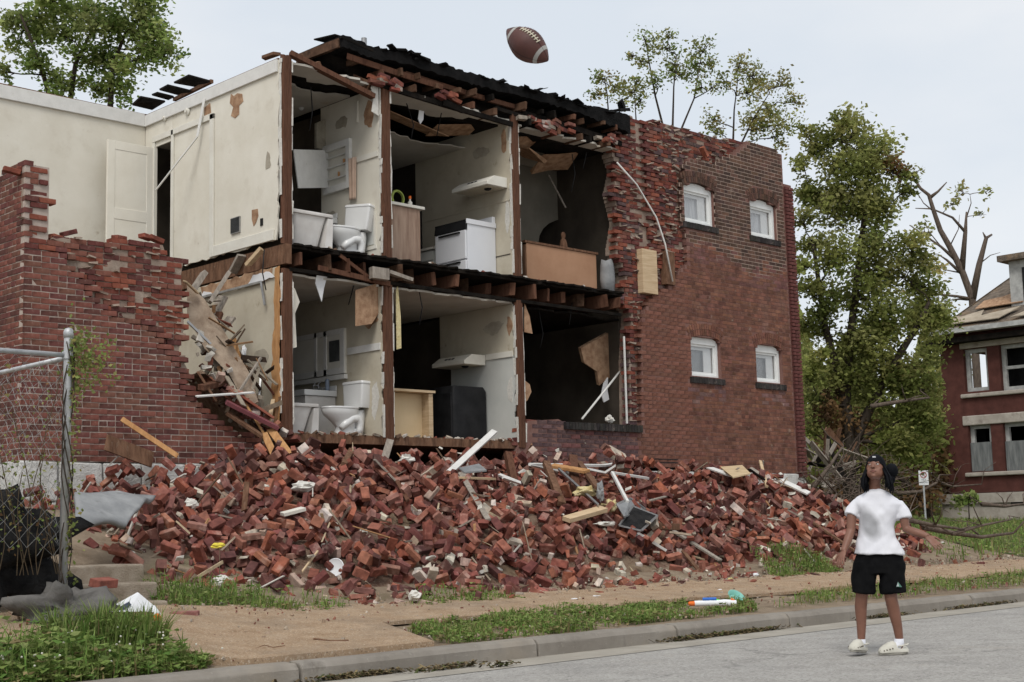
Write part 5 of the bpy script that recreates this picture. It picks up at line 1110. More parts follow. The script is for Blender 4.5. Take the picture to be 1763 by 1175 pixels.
# ridged hollow tile blocks
for (px, py, lab, r) in ((365, 1018, 'ridged terracotta block with plaster at the left toe of the heap', .3), (545, 900, 'ridged terracotta block lying in the left middle of the heap', 1.0), (632, 962, 'ridged terracotta block in the lower middle of the heap', .5)):
    q = MB(); c = om(px, py, .06); Mx = Matrix.Translation(c) @ Euler((.5, .1, r)).to_matrix().to_4x4(); q.obox(Mx, .2, .12, .1, (.34, .15, .1))
    for k in range(5): q.obox(Mx @ Matrix.Translation((-.08 + k * .04, 0, .053)), .018, .118, .012, (.38, .17, .11))
    q.build('tile_block', M['brick'], label=lab, cat='tile', group='ridged tile blocks')
# ---- collapse inside the left room ------------------------------------------
hp = MB()
def heap(x, y): return lp([(1.5, 3.2), (2.5, 3.1), (2.9, 2.75), (3.3, 2.45), (3.9, 2.2)], x) + .12 * min(1, max(0, y))
hp.grid(30, 20, lambda u, v: (2.35 + u * 1.23, .08 + v * 2.2, heap(2.35 + u * 1.23, .08 + v * 2.2) + .1 * noise.noise(Vector((u * 9, v * 9, 2))))); hp.build('collapse_debris', M['rubble'], kind='stuff', fixn=False, label='dusty collapse debris filling the left room', cat='debris')
hb = MB()
for i in range(130):
    x = random.uniform(2.6, 3.75); y = random.uniform(-.05, .6); z = heap(x, y) + .05 + random.uniform(0, .06); hb.obox(Matrix.Translation((x, y, z)) @ Euler((random.uniform(-.7, .7), random.uniform(-.7, .7), random.uniform(0, 6))).to_matrix().to_4x4(), random.choice((.2, .2, .12)), .095, .058, jc(random.choice(BRK_LOOSE + pale), .2), j=.005)
hb.build('collapse_bricks', M['loose'], kind='stuff', label='broken bricks tumbled out of the left room', cat='bricks')
lw = MB(); rl = random.Random(31)
for i in range(110):
    t = rl.random(); px = 330 + 140 * t + rl.uniform(-12, 12); py = 560 + 170 * t + rl.uniform(-70, 25); Y_ = rl.uniform(.0, .8); a = at(px, py, Y_); v_ = Vector((rl.gauss(.5, .6), rl.gauss(0, .3), rl.gauss(-.4, .6))).normalized() * rl.uniform(.12, .55)
    if a.x < 2.55 or a.x + v_.x > 3.6 or a.x + v_.x < 2.5: continue
    lw.beam(a, a + v_, rl.uniform(.015, .07), rl.uniform(.008, .025), rl.uniform(0, 3), jag=.03, col=rl.choice(((.19, .15, .11), (.24, .14, .075), (.07, .045, .03), (.27, .23, .18), (.12, .085, .06), (.045, .03, .022), (.17, .065, .045))))
for i in range(90):
    t = rl.random(); a = at(338 + 130 * t + rl.uniform(-14, 14), 610 + 140 * t + rl.uniform(-40, 20), rl.uniform(.05, .5)); s_ = rl.uniform(.03, .1); lw.obox(Matrix.Translation(a) @ Euler((rl.uniform(0, 3), rl.uniform(0, 3), rl.uniform(0, 3))).to_matrix().to_4x4(), s_ * 1.6, s_, s_ * .5, rl.choice(((.5, .47, .42), (.36, .31, .25), (.2, .08, .055))), j=s_ * .15)
lw.build('broken_lath', mat('broken_lath', (.75, .75, .75), (1.2, 1.2, 1.2), 12, .9, .3, 40, attr=True), kind='stuff', label='dense broken lath and plaster spilling from the left room', cat='lath')
b = MB(); w1 = [at(322, 488, .5), at(352, 515, .45), at(428, 640, .1), at(445, 692, 0), at(425, 700, 0), at(395, 645, .1), at(352, 600, .25), at(322, 545, .4)]; b.prism(w1, (.06, .08, .0)); b.build('fallen_wallboard', mat('fuzzy_board', (.27, .20, .145), (.42, .33, .25), 7, .95, .6, 45), label='torn tan wallboard leaning out of the collapsed left room', cat='wallboard')
ins = [
 ('plank', 'grey broken board standing in the collapsed left room', at(362, 555, .7), at(384, 512, .7), .16, .04, 'greywood', 0.3),
 ('plank', 'second grey board end beside the first in the left room', at(372, 580, .6), at(398, 548, .6), .14, .04, 'greywood', 0.3),
 ('plank', 'orange wood panel behind the torn tan wallboard', at(425, 690, .2), at(398, 585, .5), .14, .03, 'orangewood', .2),
 ('plank', 'thin crooked stick leaning across the collapse', at(402, 690, -.05), at(450, 615, .1), .03, .03, 'greywood', 0),
 ('plank', 'orange floor board sliding out to the foot of the first stud', at(455, 748, -.2), at(408, 672, .1), .08, .03, 'orangewood', .3),
 ('plank', 'maroon painted board sliding out of the left room', at(388, 692, -.15), at(476, 736, -.3), .12, .05, mat('maroon_paint', (.16, .05, .06), (.21, .075, .08), 4, .6, .1), .4),
 ('plank', 'red brown board under the maroon one', at(400, 672, 0), at(470, 720, -.1), .14, .03, mat('red_board', (.28, .09, .06), (.36, .13, .09), 4, .7, .1), .2),
 ('plank', 'white metal strip lying over the collapse', at(337, 683, -.2), at(438, 676, -.05), .05, .02, 'white_trim', .3),
 ('plank', 'pair of orange boards hanging over the arch, left one', at(455, 748, -.25), at(478, 796, -.55), .09, .03, 'orangewood', .5),
 ('plank', 'pair of orange boards hanging over the arch, right one', at(466, 740, -.25), at(498, 783, -.6), .10, .03, 'orangewood', .7),
 ('pipe', 'bent white conduit against the lower wall of the left room', at(436, 526, .75), at(452, 612, .6), .03, .03, 'white_trim', 0),
 ('pipe', 'grey conduit below the bent white one', at(452, 612, .6), at(446, 688, .4), .03, .03, 'steel', 0),
 ('pipe', 'bent metal tube under the torn tan wallboard', at(324, 555, .1), at(362, 592, .05), .03, .03, 'steel', 0),
 ('plank', 'pale strip of lath at the upper left of the collapse', at(318, 484, .3), at(340, 505, .4), .07, .02, 'pine', .4),
 ('plank', 'grey broken joist hanging under the cream wall', at(352, 470, .9), at(332, 500, .8), .1, .07, 'greywood', .4),
]
for (n, lab, a, b_, w_, h, m, roll) in [
 ('plank', 'dark splintered joist sticking up behind the torn tan wallboard', at(352, 610, .5), at(378, 540, .6), .09, .06, 'stud', .3),
 ('plank', 'brown broken board leaning on the lower wall of the left room', at(432, 690, .35), at(405, 610, .8), .10, .03, 'brownwood', .5),
 ('plank', 'short red beam end poking out over the broken wall edge', at(345, 668, -.1), at(398, 655, .3), .09, .07, 'stud', .2),
 ('plank', 'dark lath crossing low over the broken wall edge', at(340, 640, .0), at(372, 690, -.1), .05, .03, 'brownwood', .1),
 ('plank', 'pale splinter standing at the foot of the orange strip', at(462, 735, -.05), at(470, 690, .1), .05, .03, 'pine', .1),
 ('plank', 'grey beam stub under the cream wall corner', at(395, 468, .6), at(362, 520, .5), .07, .05, 'greywood', .5),
 ('plank', 'brown board edge lying under the maroon board', at(392, 712, -.1), at(452, 752, -.3), .11, .04, 'brownwood', .4),
] + ins: plank(n, lab, n, a, b_, w_, h, m, roll, group='boards in the collapsed left room')
lump('white_rag', 'small white rag on the broken boards of the left room', 'rag', at(420, 605, .3), .05, 'paper', 17, (.6, .6, 1.4))
# ---- street edge: steps, fence, litter --------------------------------------
st = thing('front_steps', 'three worn concrete steps at the left end of the rubble', 'steps', (-1.2, -4.0, .45)); 
M['stepstone'] = mat('step_concrete', (.27, .215, .16), (.40, .335, .265), 6, .95, .9, 70, spots=[((.50, .44, .36), 60, .56, .68, .6)], bdist=.02)
for (px, py, Y, h) in ((290, 1034, -4.32, .17), (272, 1002, -3.98, .17), (249, 971, -3.62, .16)):
    q = on(px, py, Y=Y); b = MB(); b.box(q.x - 1.15, q.x, Y, Y + .5, q.z - h - .2, q.z); b.build('step', M['stepstone'], st, bevel=.02)
FP = on(108, 1000, Y=-4.55)
fence = thing('chain_link_fence', 'rusty chain-link fence with corner post at the left edge', 'fence', (FP.x, FP.y, .5)); px_, py_ = FP.x, FP.y
ztop = on(122, 570, Y=py_).z; zr = on(112, 612, Y=py_).z
b = MB(); b.tube([(px_, py_, .3), (px_ + .015, py_, ztop - .05), (px_ + .015, py_, ztop - .03)], .036, 12); b.build('post', M['metal'], fence, smooth=True)
b = MB(); b.lathe([(.041, -.02), (.042, .03), (.03, .055), (.005, .065)], Matrix.Translation((px_ + .015, py_, ztop - .04)), 14); b.build('post_cap', M['metal'], fence, smooth=True)
b = MB(); b.tube([(px_, py_, zr), (px_ - 3.2, py_, zr + .01)], .021, 8); b.build('top_rail', M['metal'], fence, smooth=True)
b = MB(); b.tube([(px_, py_, zr - .02), (px_ + .02, py_ + 3.0, zr - .03)], .021, 8); b.build('top_rail', M['metal'], fence, smooth=True)
b = MB(); b.lathe([(.045, -.03), (.047, -.03), (.047, .03), (.045, .03)], Matrix.Translation((px_ + .012, py_, zr)), 12); b.build('rail_clamp', M['metal'], fence)
def chain(a, u, length, z0, z1):
    b = MB(); s = .07; n = int(length / s); a = Vector(a); u = Vector(u); nn = Vector((-u.y, u.x, 0))
    for i in range(n):
        pts = []; z = z1; k = 0
        while z > z0 + .25 * noise.noise(Vector((i * .13, 3.3, 0))):
            pts.append(a + u * (i * s + (s / 2 if (k + i) % 2 else -s / 2) * .96) + nn * (.008 if k % 2 else -.008) + Vector((0, 0, z)) + nn * .05 * noise.noise(Vector((i * .1, z * 2, 0)))); z -= s; k += 1
        if len(pts) > 2: b.tube(pts, .0019, 3, cap=False)
    return b
M['wire'] = mat('fence_wire', (.24, .24, .235), (.36, .36, .35), 5, .6, metal=.3)
chain((px_ - .06, py_, 0), (-1, 0, 0), 2.2, .95, zr - .02).build('wire_mesh', M['wire'], fence, fixn=False)
chain((px_ + .0, py_ + .06, 0), (0, 1, 0), 2.4, .9, zr - .05).build('wire_mesh', M['wire'], fence, fixn=False)
lump('black_bag_heap', 'black plastic sheeting heaped behind the chain-link fence', 'sheeting', (px_ - .5, py_ + .4, .95), .42, M['darkcloth'], 21, (1.5, .6, .9), .9, 34, smooth=True)
lump('grey_sack', 'dusty grey sack slumped at the foot of the fence post', 'sack', (px_ - .05, py_ - .12, .52), .24, mat('dusty_cloth', (.10, .095, .088), (.17, .16, .15), 3, .95, .5, 12, bdist=.05), 23, (1.5, .7, .7), .9, 30, smooth=True)
b = MB(); c4 = [at(186, 1052, -4.75), at(240, 1022, -4.55), at(264, 1042, -4.6), at(270, 1058, -4.72), at(216, 1062, -4.8)]; b.prism(c4, (.0, .03, .01)); t = b.build('paper_carton', M['paper'], label='crumpled white carton leaning on the concrete steps', cat='carton')
b = MB(); b.prism([at(206, 1045, -4.73), at(222, 1036, -4.68), at(226, 1042, -4.69), at(212, 1050, -4.74)], (-.002, -.008, 0)); b.build('print', flat('ink', (.06, .07, .10), .6), t)
b = MB(); a, c = at(260, 1050, -4.85), at(272, 1066, -4.98); b.tube([a, a.lerp(c, .7), a.lerp(c, .78)], [.045, .045, .036], 12); t = b.build('white_bottle', M['paper'], auto=50, label='white plastic bottle with orange cap in front of the carton', cat='bottle')
b = MB(); b.tube([a.lerp(c, .78), c], [.034, .03], 12); b.build('cap', M['orange_plastic'], t)
for (px, py, Y, rz, lab, cc) in ((178, 1004, -4.45, 1.3, 'long reddish brick lying down the concrete steps', (.24, .09, .07)), (202, 1062, -4.9, .1, 'dark brick lying in front of the white carton', (.035, .022, .02)), (242, 1062, -4.85, .05, 'maroon brick beside the white bottle', (.09, .035, .032)), (318, 1060, -4.75, .2, 'pinkish brick at the edge of the sidewalk', (.22, .10, .09))):
    c = at(px, py, Y); b = MB(); b.obox(Matrix.Translation(c) @ Euler((.25 if rz > 1 else .02, 0, rz - .9)).to_matrix().to_4x4(), .24, .11, .07, cc, j=.004); b.build('stray_brick', M['loose'], label=lab, cat='brick', bevel=.006, group='stray bricks near the steps')
# toy water blaster and teal dish on the verge
c = og(1228, 1046, .0); TOY = c.copy(); ux = Vector((AX[0].x, AX[1].x, 0)).normalized(); ux = (ux * .97 + Vector((0, .1, 0))).normalized(); c.z += .045
t = thing('toy_water_blaster', 'white and green toy water blaster lying on the verge near the kerb', 'toy', c - Vector((0, 0, .045)))
def tx(a, h=0.0, f=0.0): return c + ux * a + Vector((0, 0, h)) + Vector((ux.y, -ux.x, 0)) * f
pl_w = flat('white_plastic', (.76, .77, .78), .35); pl_g = flat('lime_plastic', (.05, .70, .04), .35); pl_b = flat('blue_plastic', (.05, .16, .52), .35)
b = MB(); b.tube([tx(-.20), tx(.05), tx(.12), tx(.245, -.01)], [.03, .03, .036, .034], 12); b.build('barrel', pl_w, t, auto=50)
b = MB(); b.tube([tx(-.265), tx(-.25), tx(-.201)], [.016, .024, .026], 12); b.build('nozzle', M['orange_plastic'], t, auto=50)
b = MB(); b.tube([tx(-.11, .042), tx(.035, .042)], .017, 10); b.build('top_tank', pl_b, t, auto=50)
b = MB(); b.tube([tx(-.04), tx(-.03)], .034, 12); b.build('collar', pl_w, t)
b = MB(); b.ell(tx(.06, -.005, -.06), .052, .05, .042); b.build('water_tank', pl_g, t, smooth=True)
b = MB(); b.tube([tx(.19, .03), tx(.225, .018)], .017, 8); b.build('plug', M['orange_plastic'], t)
b = MB(); c2 = og(1265, 1033, .03); b.lathe([(.02, 0), (.07, .0), (.095, .045), (.105, .05), (.09, .045), (.065, .008), (.02, .008)], Matrix.Translation(c2) @ Euler((.75, -.2, 0)).to_matrix().to_4x4(), 20); b.build('teal_dish', flat('teal_plastic', (.22, .50, .43), .4), auto=50, label='teal plastic dish tipped over behind the toy blaster', cat='dish')
for i, (px, py, lab) in enumerate(((988, 1034, 'white and blue wrapper on the verge below the heap'), (1025, 1029, 'flat white wrapper on the dirt path'), (1238, 1018, 'grey-white wrapper beside the grass tuft'), (105, 1145, 'crushed clear cup in the front grass'), (1300, 990, 'small crumpled bag right of the grass tuft'), (1575, 925, 'crushed plastic scrap behind the hand'))): lump('litter_scrap', lab, 'litter', og(px, py, .02), .06, 'paper', 30 + i, (1.2, .7, .35), .5, group='scraps of litter')
# twigs and leaf litter in the gutter
lt = MB()
for (px, py, rx, ry, n) in ((520, 1162, .32, .10, 260), (560, 1156, .2, .06, 90), (770, 1154, .45, .06, 220), (860, 1150, .2, .04, 60), (1230, 1092, .7, .12, 520), (1180, 1104, .4, .06, 160), (1620, 1044, .9, .06, 200), (1470, 1062, .5, .05, 160), (300, 1172, .3, .05, 60)):
    c = hit(px, py, lambda x, y: 0.0)
    for i in range(n):
        x = c.x + random.gauss(0, rx * .5); y = max(-9, min(-6.86, c.y + random.gauss(0, ry * .6))); s = random.uniform(.012, .035)
        lt.obox(Matrix.Translation((x, y, .008 + random.random() * .035)) @ Euler((random.uniform(-.6, .6), random.uniform(-.6, .6), random.uniform(0, 6))).to_matrix().to_4x4(), s * random.choice((1, 1, 2.5)), s * .6, .003, random.choice(((.10, .075, .045), (.16, .12, .07), (.06, .05, .03), (.22, .17, .09), (.07, .08, .03))))
lt.build('leaf_litter', mat('leaf_litter', (.8, .8, .8), (1.1, 1.1, 1.1), 8, .95, attr=True), kind='stuff', label='dead leaves and grass clippings washed into the gutter', cat='leaf litter')
# pebbles and crumbs on verge and sidewalk
pb_ = MB()
for i in range(3000):
    X = random.uniform(-3, 16); Y = random.choice((random.uniform(-6.6, -4.0), random.uniform(-4.6, -3.9))); s = abs(random.gauss(.004, .008)) + .004
    pb_.obox(Matrix.Translation((X, Y, yard(X, Y) + .03 + s * .2)) @ Euler((random.uniform(0, 6), random.uniform(0, 6), 0)).to_matrix().to_4x4(), s * 1.5, s, s * .7, random.choice(((.20, .09, .065), (.33, .28, .22), (.22, .17, .125), (.36, .32, .27), (.15, .065, .05), (.28, .21, .15))), j=s * .2)
pb_.build('pebbles', M['loose'], kind='stuff', label='brick crumbs and pebbles on verge and sidewalk', cat='pebbles')
for i, (pts, lab) in enumerate((([(440, 1118), (455, 1112), (470, 1116), (490, 1113)], 'crooked twig on the tan sidewalk'), ([(540, 1100), (570, 1104), (600, 1103)], 'thin straight twig at the edge of the grass'))):
    b = MB(); b.tube([og(x, y, .05) for x, y in pts], .008, 5); b.build('twig', M['brownwood'], label=lab, cat='twig', group='twigs on the sidewalk')
# ---- grass ------------------------------------------------------------------
M['grass'] = mat('grass_blades', (.85, .85, .85), (1.15, 1.15, 1.15), 3, .75, attr=True, trans=.3)
GC = [(.17, .235, .06), (.115, .20, .045), (.19, .26, .072), (.22, .26, .09), (.165, .22, .06)]
def grass(name, label, poly, n, h0, h1, f=None, leafy=.25, dry=.05, lift=0.0, wb=.005, leafk=1.0):
    """poly in world XY; blades with a bend, plus small broad leaves"""
    g = MB(); xs = [p_[0] for p_ in poly]; ys = [p_[1] for p_ in poly]; f = f or yard; k = 0; tries = 0
    while k < n and tries < n * 12:
        tries += 1
        x = random.uniform(min(xs), max(xs)); y = random.uniform(min(ys), max(ys))
        if not pip(poly, x, y) or (x - TOY.x) ** 2 + (y - TOY.y) ** 2 < .1: continue
        dn = noise.noise(Vector((x * 1.7, y * 1.7, 4))) + .5 * noise.noise(Vector((x * 5, y * 5, 1)))
        if dn < random.uniform(-.55, .1): continue
        k += 1; z = f(x, y) + lift; hh = random.uniform(h0, h1) * (.65 + .6 * (dn + .4)); a = random.uniform(0, 6.28); ln = random.uniform(.1, .9) * hh
        c = random.choice(GC) if random.random() > dry else (.26, .21, .10); c = jc(c, .25); dx, dy = math.cos(a), math.sin(a); w = wb * random.uniform(.7, 1.5); px2, py2 = -dy * w, dx * w
        if random.random() < leafy:
            r = random.uniform(.010, .026) * leafk; zz = z + hh * random.uniform(.2, .75); tl = random.uniform(-.5, .5)
            for q in range(3):
                b_ = a + q * 2.09; ex, ey = math.cos(b_) * r, math.sin(b_) * r
                g.add([(x, y, zz), (x + ex - ey * .6, y + ey + ex * .6, zz + r * tl), (x + ex * 2, y + ey * 2, zz + r * .4), (x + ex + ey * .6, y + ey - ex * .6, zz - r * tl)], [(0, 1, 2, 3)], c)
        else:
            g.add([(x - px2, y - py2, z - .01), (x + px2, y + py2, z - .01), (x + dx * ln * .35 + px2 * .8, y + dy * ln * .35 + py2 * .8, z + hh * .6), (x + dx * ln * .35 - px2 * .8, y + dy * ln * .35 - py2 * .8, z + hh * .6), (x + dx * ln, y + dy * ln, z + hh)], [(0, 1, 2, 3), (3, 2, 4)], c)
    return g.build(name, M['grass'], kind='stuff', fixn=False, label=label, cat='grass')
grass('grass', 'lush clover and grass on the verge at the lower left', [(-7, -6.64), (-1.75, -6.64), (-1.35, -6.2), (-1.75, -5.75), (-2.2, -5.45), (-7, -5.4)], 13000, .03, .14, leafy=.55, leafk=1.3, dry=.1)
grass('grass', 'rank leafy weeds standing above the clover at the lower left', [(-7, -6.6), (-2.0, -6.6), (-1.6, -6.2), (-2.2, -5.5), (-7, -5.4)], 2600, .14, .34, leafy=.6, leafk=1.7)
grass('grass', 'tall weeds at the left of the tan apron', [(-2.3, -5.6), (-1.75, -5.9), (-1.5, -5.75), (-1.7, -5.3), (-2.3, -5.2)], 1500, .15, .42, leafy=.25)
grass('grass', 'grass strip beside the toy blaster and kerb', [(.55, -6.62), (2.2, -6.62), (3.2, -6.5), (5.0, -6.45), (5.6, -5.9), (4.2, -5.45), (1.4, -5.45), (.8, -5.8)], 5200, .03, .11, leafy=.45, dry=.15)
grass('grass', 'sparse tufts along the kerb behind the figure', [(5.4, -6.3), (8, -6.4), (12, -6.45), (20, -6.5), (20, -5.6), (11, -5.55), (7, -5.7)], 3800, .04, .14, leafy=.35, dry=.2)
grass('grass', 'weeds growing through bricks at the left toe of the heap', [(-.7, -4.2), (.7, -4.55), (1.3, -4.4), (1.2, -3.9), (.2, -3.5), (-.6, -3.6)], 1300, .06, .2, f=mound, leafy=.4)
grass('grass', 'weeds at the centre toe of the heap', [(1.7, -4.6), (3.4, -4.65), (3.4, -4.2), (2.4, -4.1)], 500, .05, .14, f=mound, leafy=.4)
grass('grass', 'green tuft between bricks right of the bare dirt', [(8.3, -4.45), (10.0, -4.3), (10.2, -3.95), (9.3, -3.7), (8.5, -3.8)], 1500, .05, .14, f=mound, leafy=.3)
grass('grass', 'grass of the vacant lot beyond the heap', [(13.5, -4.0), (26, -4.1), (45, -4.0), (60, 10), (60, 26), (30, 22), (20, 8), (16.5, 1), (14.5, -2.4)], 60000, .05, .20, leafy=.25, dry=.15, wb=.009, leafk=1.6)
fl = MB()
for i in range(200):
    x = random.uniform(-5.5, -1.5); y = random.uniform(-6.55, -5.55)
    if noise.noise(Vector((x * 1.2, y * 1.2, 9))) < -.05 and random.random() < .8: continue
    fl.ell((x, y, yard(x, y) + random.uniform(.09, .17)), .009, .009, .008, nu=6, nv=3)
fl.build('clover_flowers', flat('clover_white', (.62, .60, .52), .9), kind='stuff', smooth=True, label='white clover flowers in the lower left grass', cat='flowers')
# ================================================================== NEIGHBOURING HOUSE
XH = on(1690, 845, D=46).x
def hp_(px, py, dx=0.0): return on(px, py, X=XH + dx)
M['house_brick'] = mat('house_brick', (.070, .028, .023), (.105, .042, .034), 3.5, .9, .2, 40, spots=[((.07, .03, .026), 1.2, .5, .75, .6)])
M['stone'] = mat('house_stone', (.30, .265, .225), (.42, .38, .33), 2.5, .9, .3, 20, spots=[((.16, .13, .11), 3, .55, .75, .7)])
M['board'] = mat('window_board', (.11, .115, .115), (.20, .205, .20), 3, .9, .2, 20, stretch=(1, 5, .6))
M['shingle'] = mat('old_shingles', (.10, .082, .065), (.21, .17, .135), 7, .95, .8, 20, spots=[((.30, .20, .12), 1.2, .52, .66, .7)], bdist=.06)
hb0 = hp_(1650, 870); house = thing('brick_house', 'derelict dark red brick house with boarded windows beyond the lot', 'house', (XH, hb0.y - 4, hb0.z))
yc = hp_(1626, 720).y; y_near = yc - 11; zb = hp_(1645, 850).z; zt = hp_(1626, 578).z; zg = hp_(1650, 880).z
def zat(py, px=1700): return hp_(px, py).z
def yat(px, py=760): return hp_(px, py).y
wins = []  # (y_lo, y_hi, z_lo, z_hi)
w2 = [(yat(1701, 640), yat(1660, 640), zat(674, 1680), zat(600, 1680)), (yat(1770, 635), yat(1722, 635), zat(672, 1740), zat(592, 1740))]
w1 = [(yat(1707), yat(1668), zat(812, 1688), zat(731, 1688)), (yat(1772), yat(1728), zat(812, 1745), zat(727, 1745))]
wins = w2 + w1
b = MB()
ys = sorted({yc, y_near, *[v for w in wins for v in w[:2]]}); zs = sorted({zb, zt, *[v for w in wins for v in w[2:]]})
for ya, yb2 in zip(ys, ys[1:]):
    for za, zb2 in zip(zs, zs[1:]):
        ym, zm = (ya + yb2) / 2, (za + zb2) / 2
        if any(w[0] < ym < w[1] and w[2] < zm < w[3] for w in wins): continue
        b.box(XH, XH + .35, ya, yb2, za, zb2)
b.box(XH + .36, XH + 8, yc - .001, yc + .3, zb, w2[0][2] - .2); b.box(XH + .36, XH + 8, yc - .001, yc + .3, w2[0][3] + .2, zt); b.box(XH + 4.5, XH + 8, yc - .001, yc + .3, w2[0][2] - .19, w2[0][3] + .19); b.build('wall', M['house_brick'], house)
b = MB(); b.box(XH - .08, XH + .4, y_near, yc + .35, zb - .02 - .32, zb - .02); b.box(XH + .02, XH + .4, y_near, yc + .3, zg - .6, zb - .34); b.build('stone_base', M['stone'], house)
for (pa, pb2, za, zb2, dx) in ((1652, 1900, 597, 579, .06), (1656, 1900, 683, 676, .12), (1658, 1900, 731, 714, .06), (1664, 1900, 820, 813, .12)):
    b = MB(); b.box(XH - dx, XH - .003, max(y_near, yat(pb2)), yat(pa, (za + zb2) / 2), zat(za), zat(zb2)); b.build('stone_band', M['stone'], house, bevel=.03)
M['oldwhite'] = mat('peeling_frame', (.30, .30, .29), (.46, .46, .44), 5, .8)
for i, (ya, yb2, za, zb2) in enumerate(wins):
    b = MB(); w_ = .13
    for q in ((ya, ya + w_, za, zb2), (yb2 - w_, yb2, za, zb2), (ya + w_, yb2 - w_, zb2 - w_, zb2), (ya + w_, yb2 - w_, za, za + w_)): b.box(XH + .16, XH + .28, *q)
    wd = b.build('window', M['oldwhite'], house)
    if i == 1: b = MB(); b.box(XH + .17, XH + .25, ya + w_, yb2 - w_, (za + zb2) / 2 - .05, (za + zb2) / 2 + .05); b.build('meeting_rail', M['oldwhite'], wd)
    if i >= 2: b = MB(); b.box(XH + .06, XH + .10, ya + .02, yb2 - .02, za + .01, za + (zb2 - za) * .62); b.build('board', M['board'], wd)
    if i: b = MB(); b.box(XH + .8, XH + .85, ya - 1, yb2 + (1 if i > 1 else .4), za - .5, zb2 + .5); b.build('dark_interior', M['roomdark'] if False else M['black'], wd)  # black sheet standing in for the shade of the room behind
b = MB()
for (pa, pb2) in ((1690, 1715), (1740, 1790)): b.box(XH - .0, XH + .02, yat(pb2, 860), yat(pa, 860), zat(872), zat(853))
b.build('basement_window', M['black'], house)
ez = zat(578, 1626); A = hp_(1606, 576, -.6); B_ = Vector((A.x, y_near, A.z)); E = on(1752, 472, X=XH + 4.5); E2 = Vector((E.x, y_near - 2, E.z)); A2 = Vector((XH + 9.6, A.y, A.z))
b = MB(); b.prism([A, B_, E2, E], (.1, 0, .12)); b.prism([A, E, A2], (0, -.1, .12)); roof = b.build('roof', M['shingle'], house)
nrm = (B_ - A).cross(E - A).normalized(); nrm = nrm if nrm.z > 0 else -nrm
def rp(u, v): return A.lerp(B_, u).lerp(E.lerp(E2, u), v) + nrm * .16
M['bareply'] = mat('bare_sheathing', (.30, .25, .19), (.42, .36, .28), 3, .9, .2, 20)
for (poly, m_) in ((((.015, .05), (.20, .05), (.22, .22), (.12, .14), (.10, .24), (.05, .16), (.02, .2)), 'bareply'), (((.06, .28), (.2, .30), (.24, .5), (.14, .55), (.10, .45), (.05, .42)), 'lath'), (((.24, .04), (.36, .05), (.34, .2), (.27, .14)), 'bareply'), (((.1, .6), (.2, .58), (.22, .72), (.12, .75)), 'lath')):
    b = MB(); b.prism([rp(u, v) for u, v in poly], nrm * .03); b.build('bare_patch', M[m_], roof)
b = MB(); b.beam(A + Vector((-.05, .1, .02)), B_ + Vector((-.05, 0, .02)), .18, .16); b.build('gutter', M['oldwhite'], house)
b = MB(); b.box(XH - .55, XH - .005, y_near, yc + .2, ez - .35, ez - .18); b.build('soffit', M['char'], house)
d0 = on(1742, 534, X=XH + .9); b = MB(); b.box(XH + .9, XH + 3.5, d0.y - 3, d0.y, d0.z - .3, d0.z + 1.6); dm = b.build('dormer', M['oldwhite'], house); b = MB(); b.box(XH + .87, XH + .896, d0.y - 2.0, d0.y - .45, d0.z + .25, d0.z + 1.35); b.build('dormer_window', M['black'], dm); b = MB(); b.box(XH + .6, XH + 3.6, d0.y - 3.2, d0.y + .25, d0.z + 1.602, d0.z + 1.8); b.build('dormer_roof', M['shingle'], dm)
# no-parking sign
sc_ = on(1590, 823, D=44); vr = Vector((AX[0].x, AX[1].x, 0)).normalized(); fw = Vector((vr.y, -vr.x, 0)); fw = fw if fw.dot(CAM - sc_) > 0 else -fw
sg = thing('parking_sign', 'small white no-parking sign on a post by the brush pile', 'sign', (sc_.x, sc_.y, yard(sc_.x, sc_.y)))
def sp(a, h, f=0.0): return sc_ + vr * a + Vector((0, 0, h)) + fw * f
b = MB(); b.prism([sp(-.15, -.225), sp(.15, -.225), sp(.15, .225), sp(-.15, .225)], fw * .006); b.build('plate', M['paper'], sg)
b = MB(); b.beam(sp(0, .2, -.03), Vector((sc_.x, sc_.y, yard(sc_.x, sc_.y) - .2)) - fw * .03, .05, .03); b.build('post', M['metal'], sg)
b = MB(); R_ = Matrix((vr, Vector((0, 0, 1)), fw)).transposed().to_4x4(); b.lathe([(.075, 0), (.1, 0), (.1, .004), (.075, .004)], Matrix.Translation(sp(0, .085, .007)) @ R_, 24, cap=False); b.beam(sp(-.06, .145, .009), sp(.06, .025, .009), .022, .004, math.pi / 2); b.build('prohibition_ring', flat('sign_red', (.30, .05, .05), .5), sg)
def lettering(name, text, size, loc):
    cv_ = bpy.data.curves.new(name, 'FONT'); cv_.body = text; cv_.size = size; cv_.align_x = 'CENTER'; cv_.align_y = 'CENTER'; t_ = bpy.data.objects.new('tmp', cv_); COL.objects.link(t_)
    dg = bpy.context.evaluated_depsgraph_get(); dg.update(); me = bpy.data.meshes.new_from_object(t_.evaluated_get(dg)); bpy.data.objects.remove(t_)
    me.materials.clear(); me.materials.append(M['ink']); o = bpy.data.objects.new(name, me); COL.objects.link(o); o.parent = sg; o.matrix_basis = Matrix.Translation(loc - WLOC[sg]) @ R_
lettering('letter', 'P', .17, sp(0, .085, .0075))
for k, tx_ in enumerate(('NO', 'PARKING')):
    lettering('lettering', tx_, .085 if k == 0 else .06, sp(0, -.065 - .085 * k, .0075))
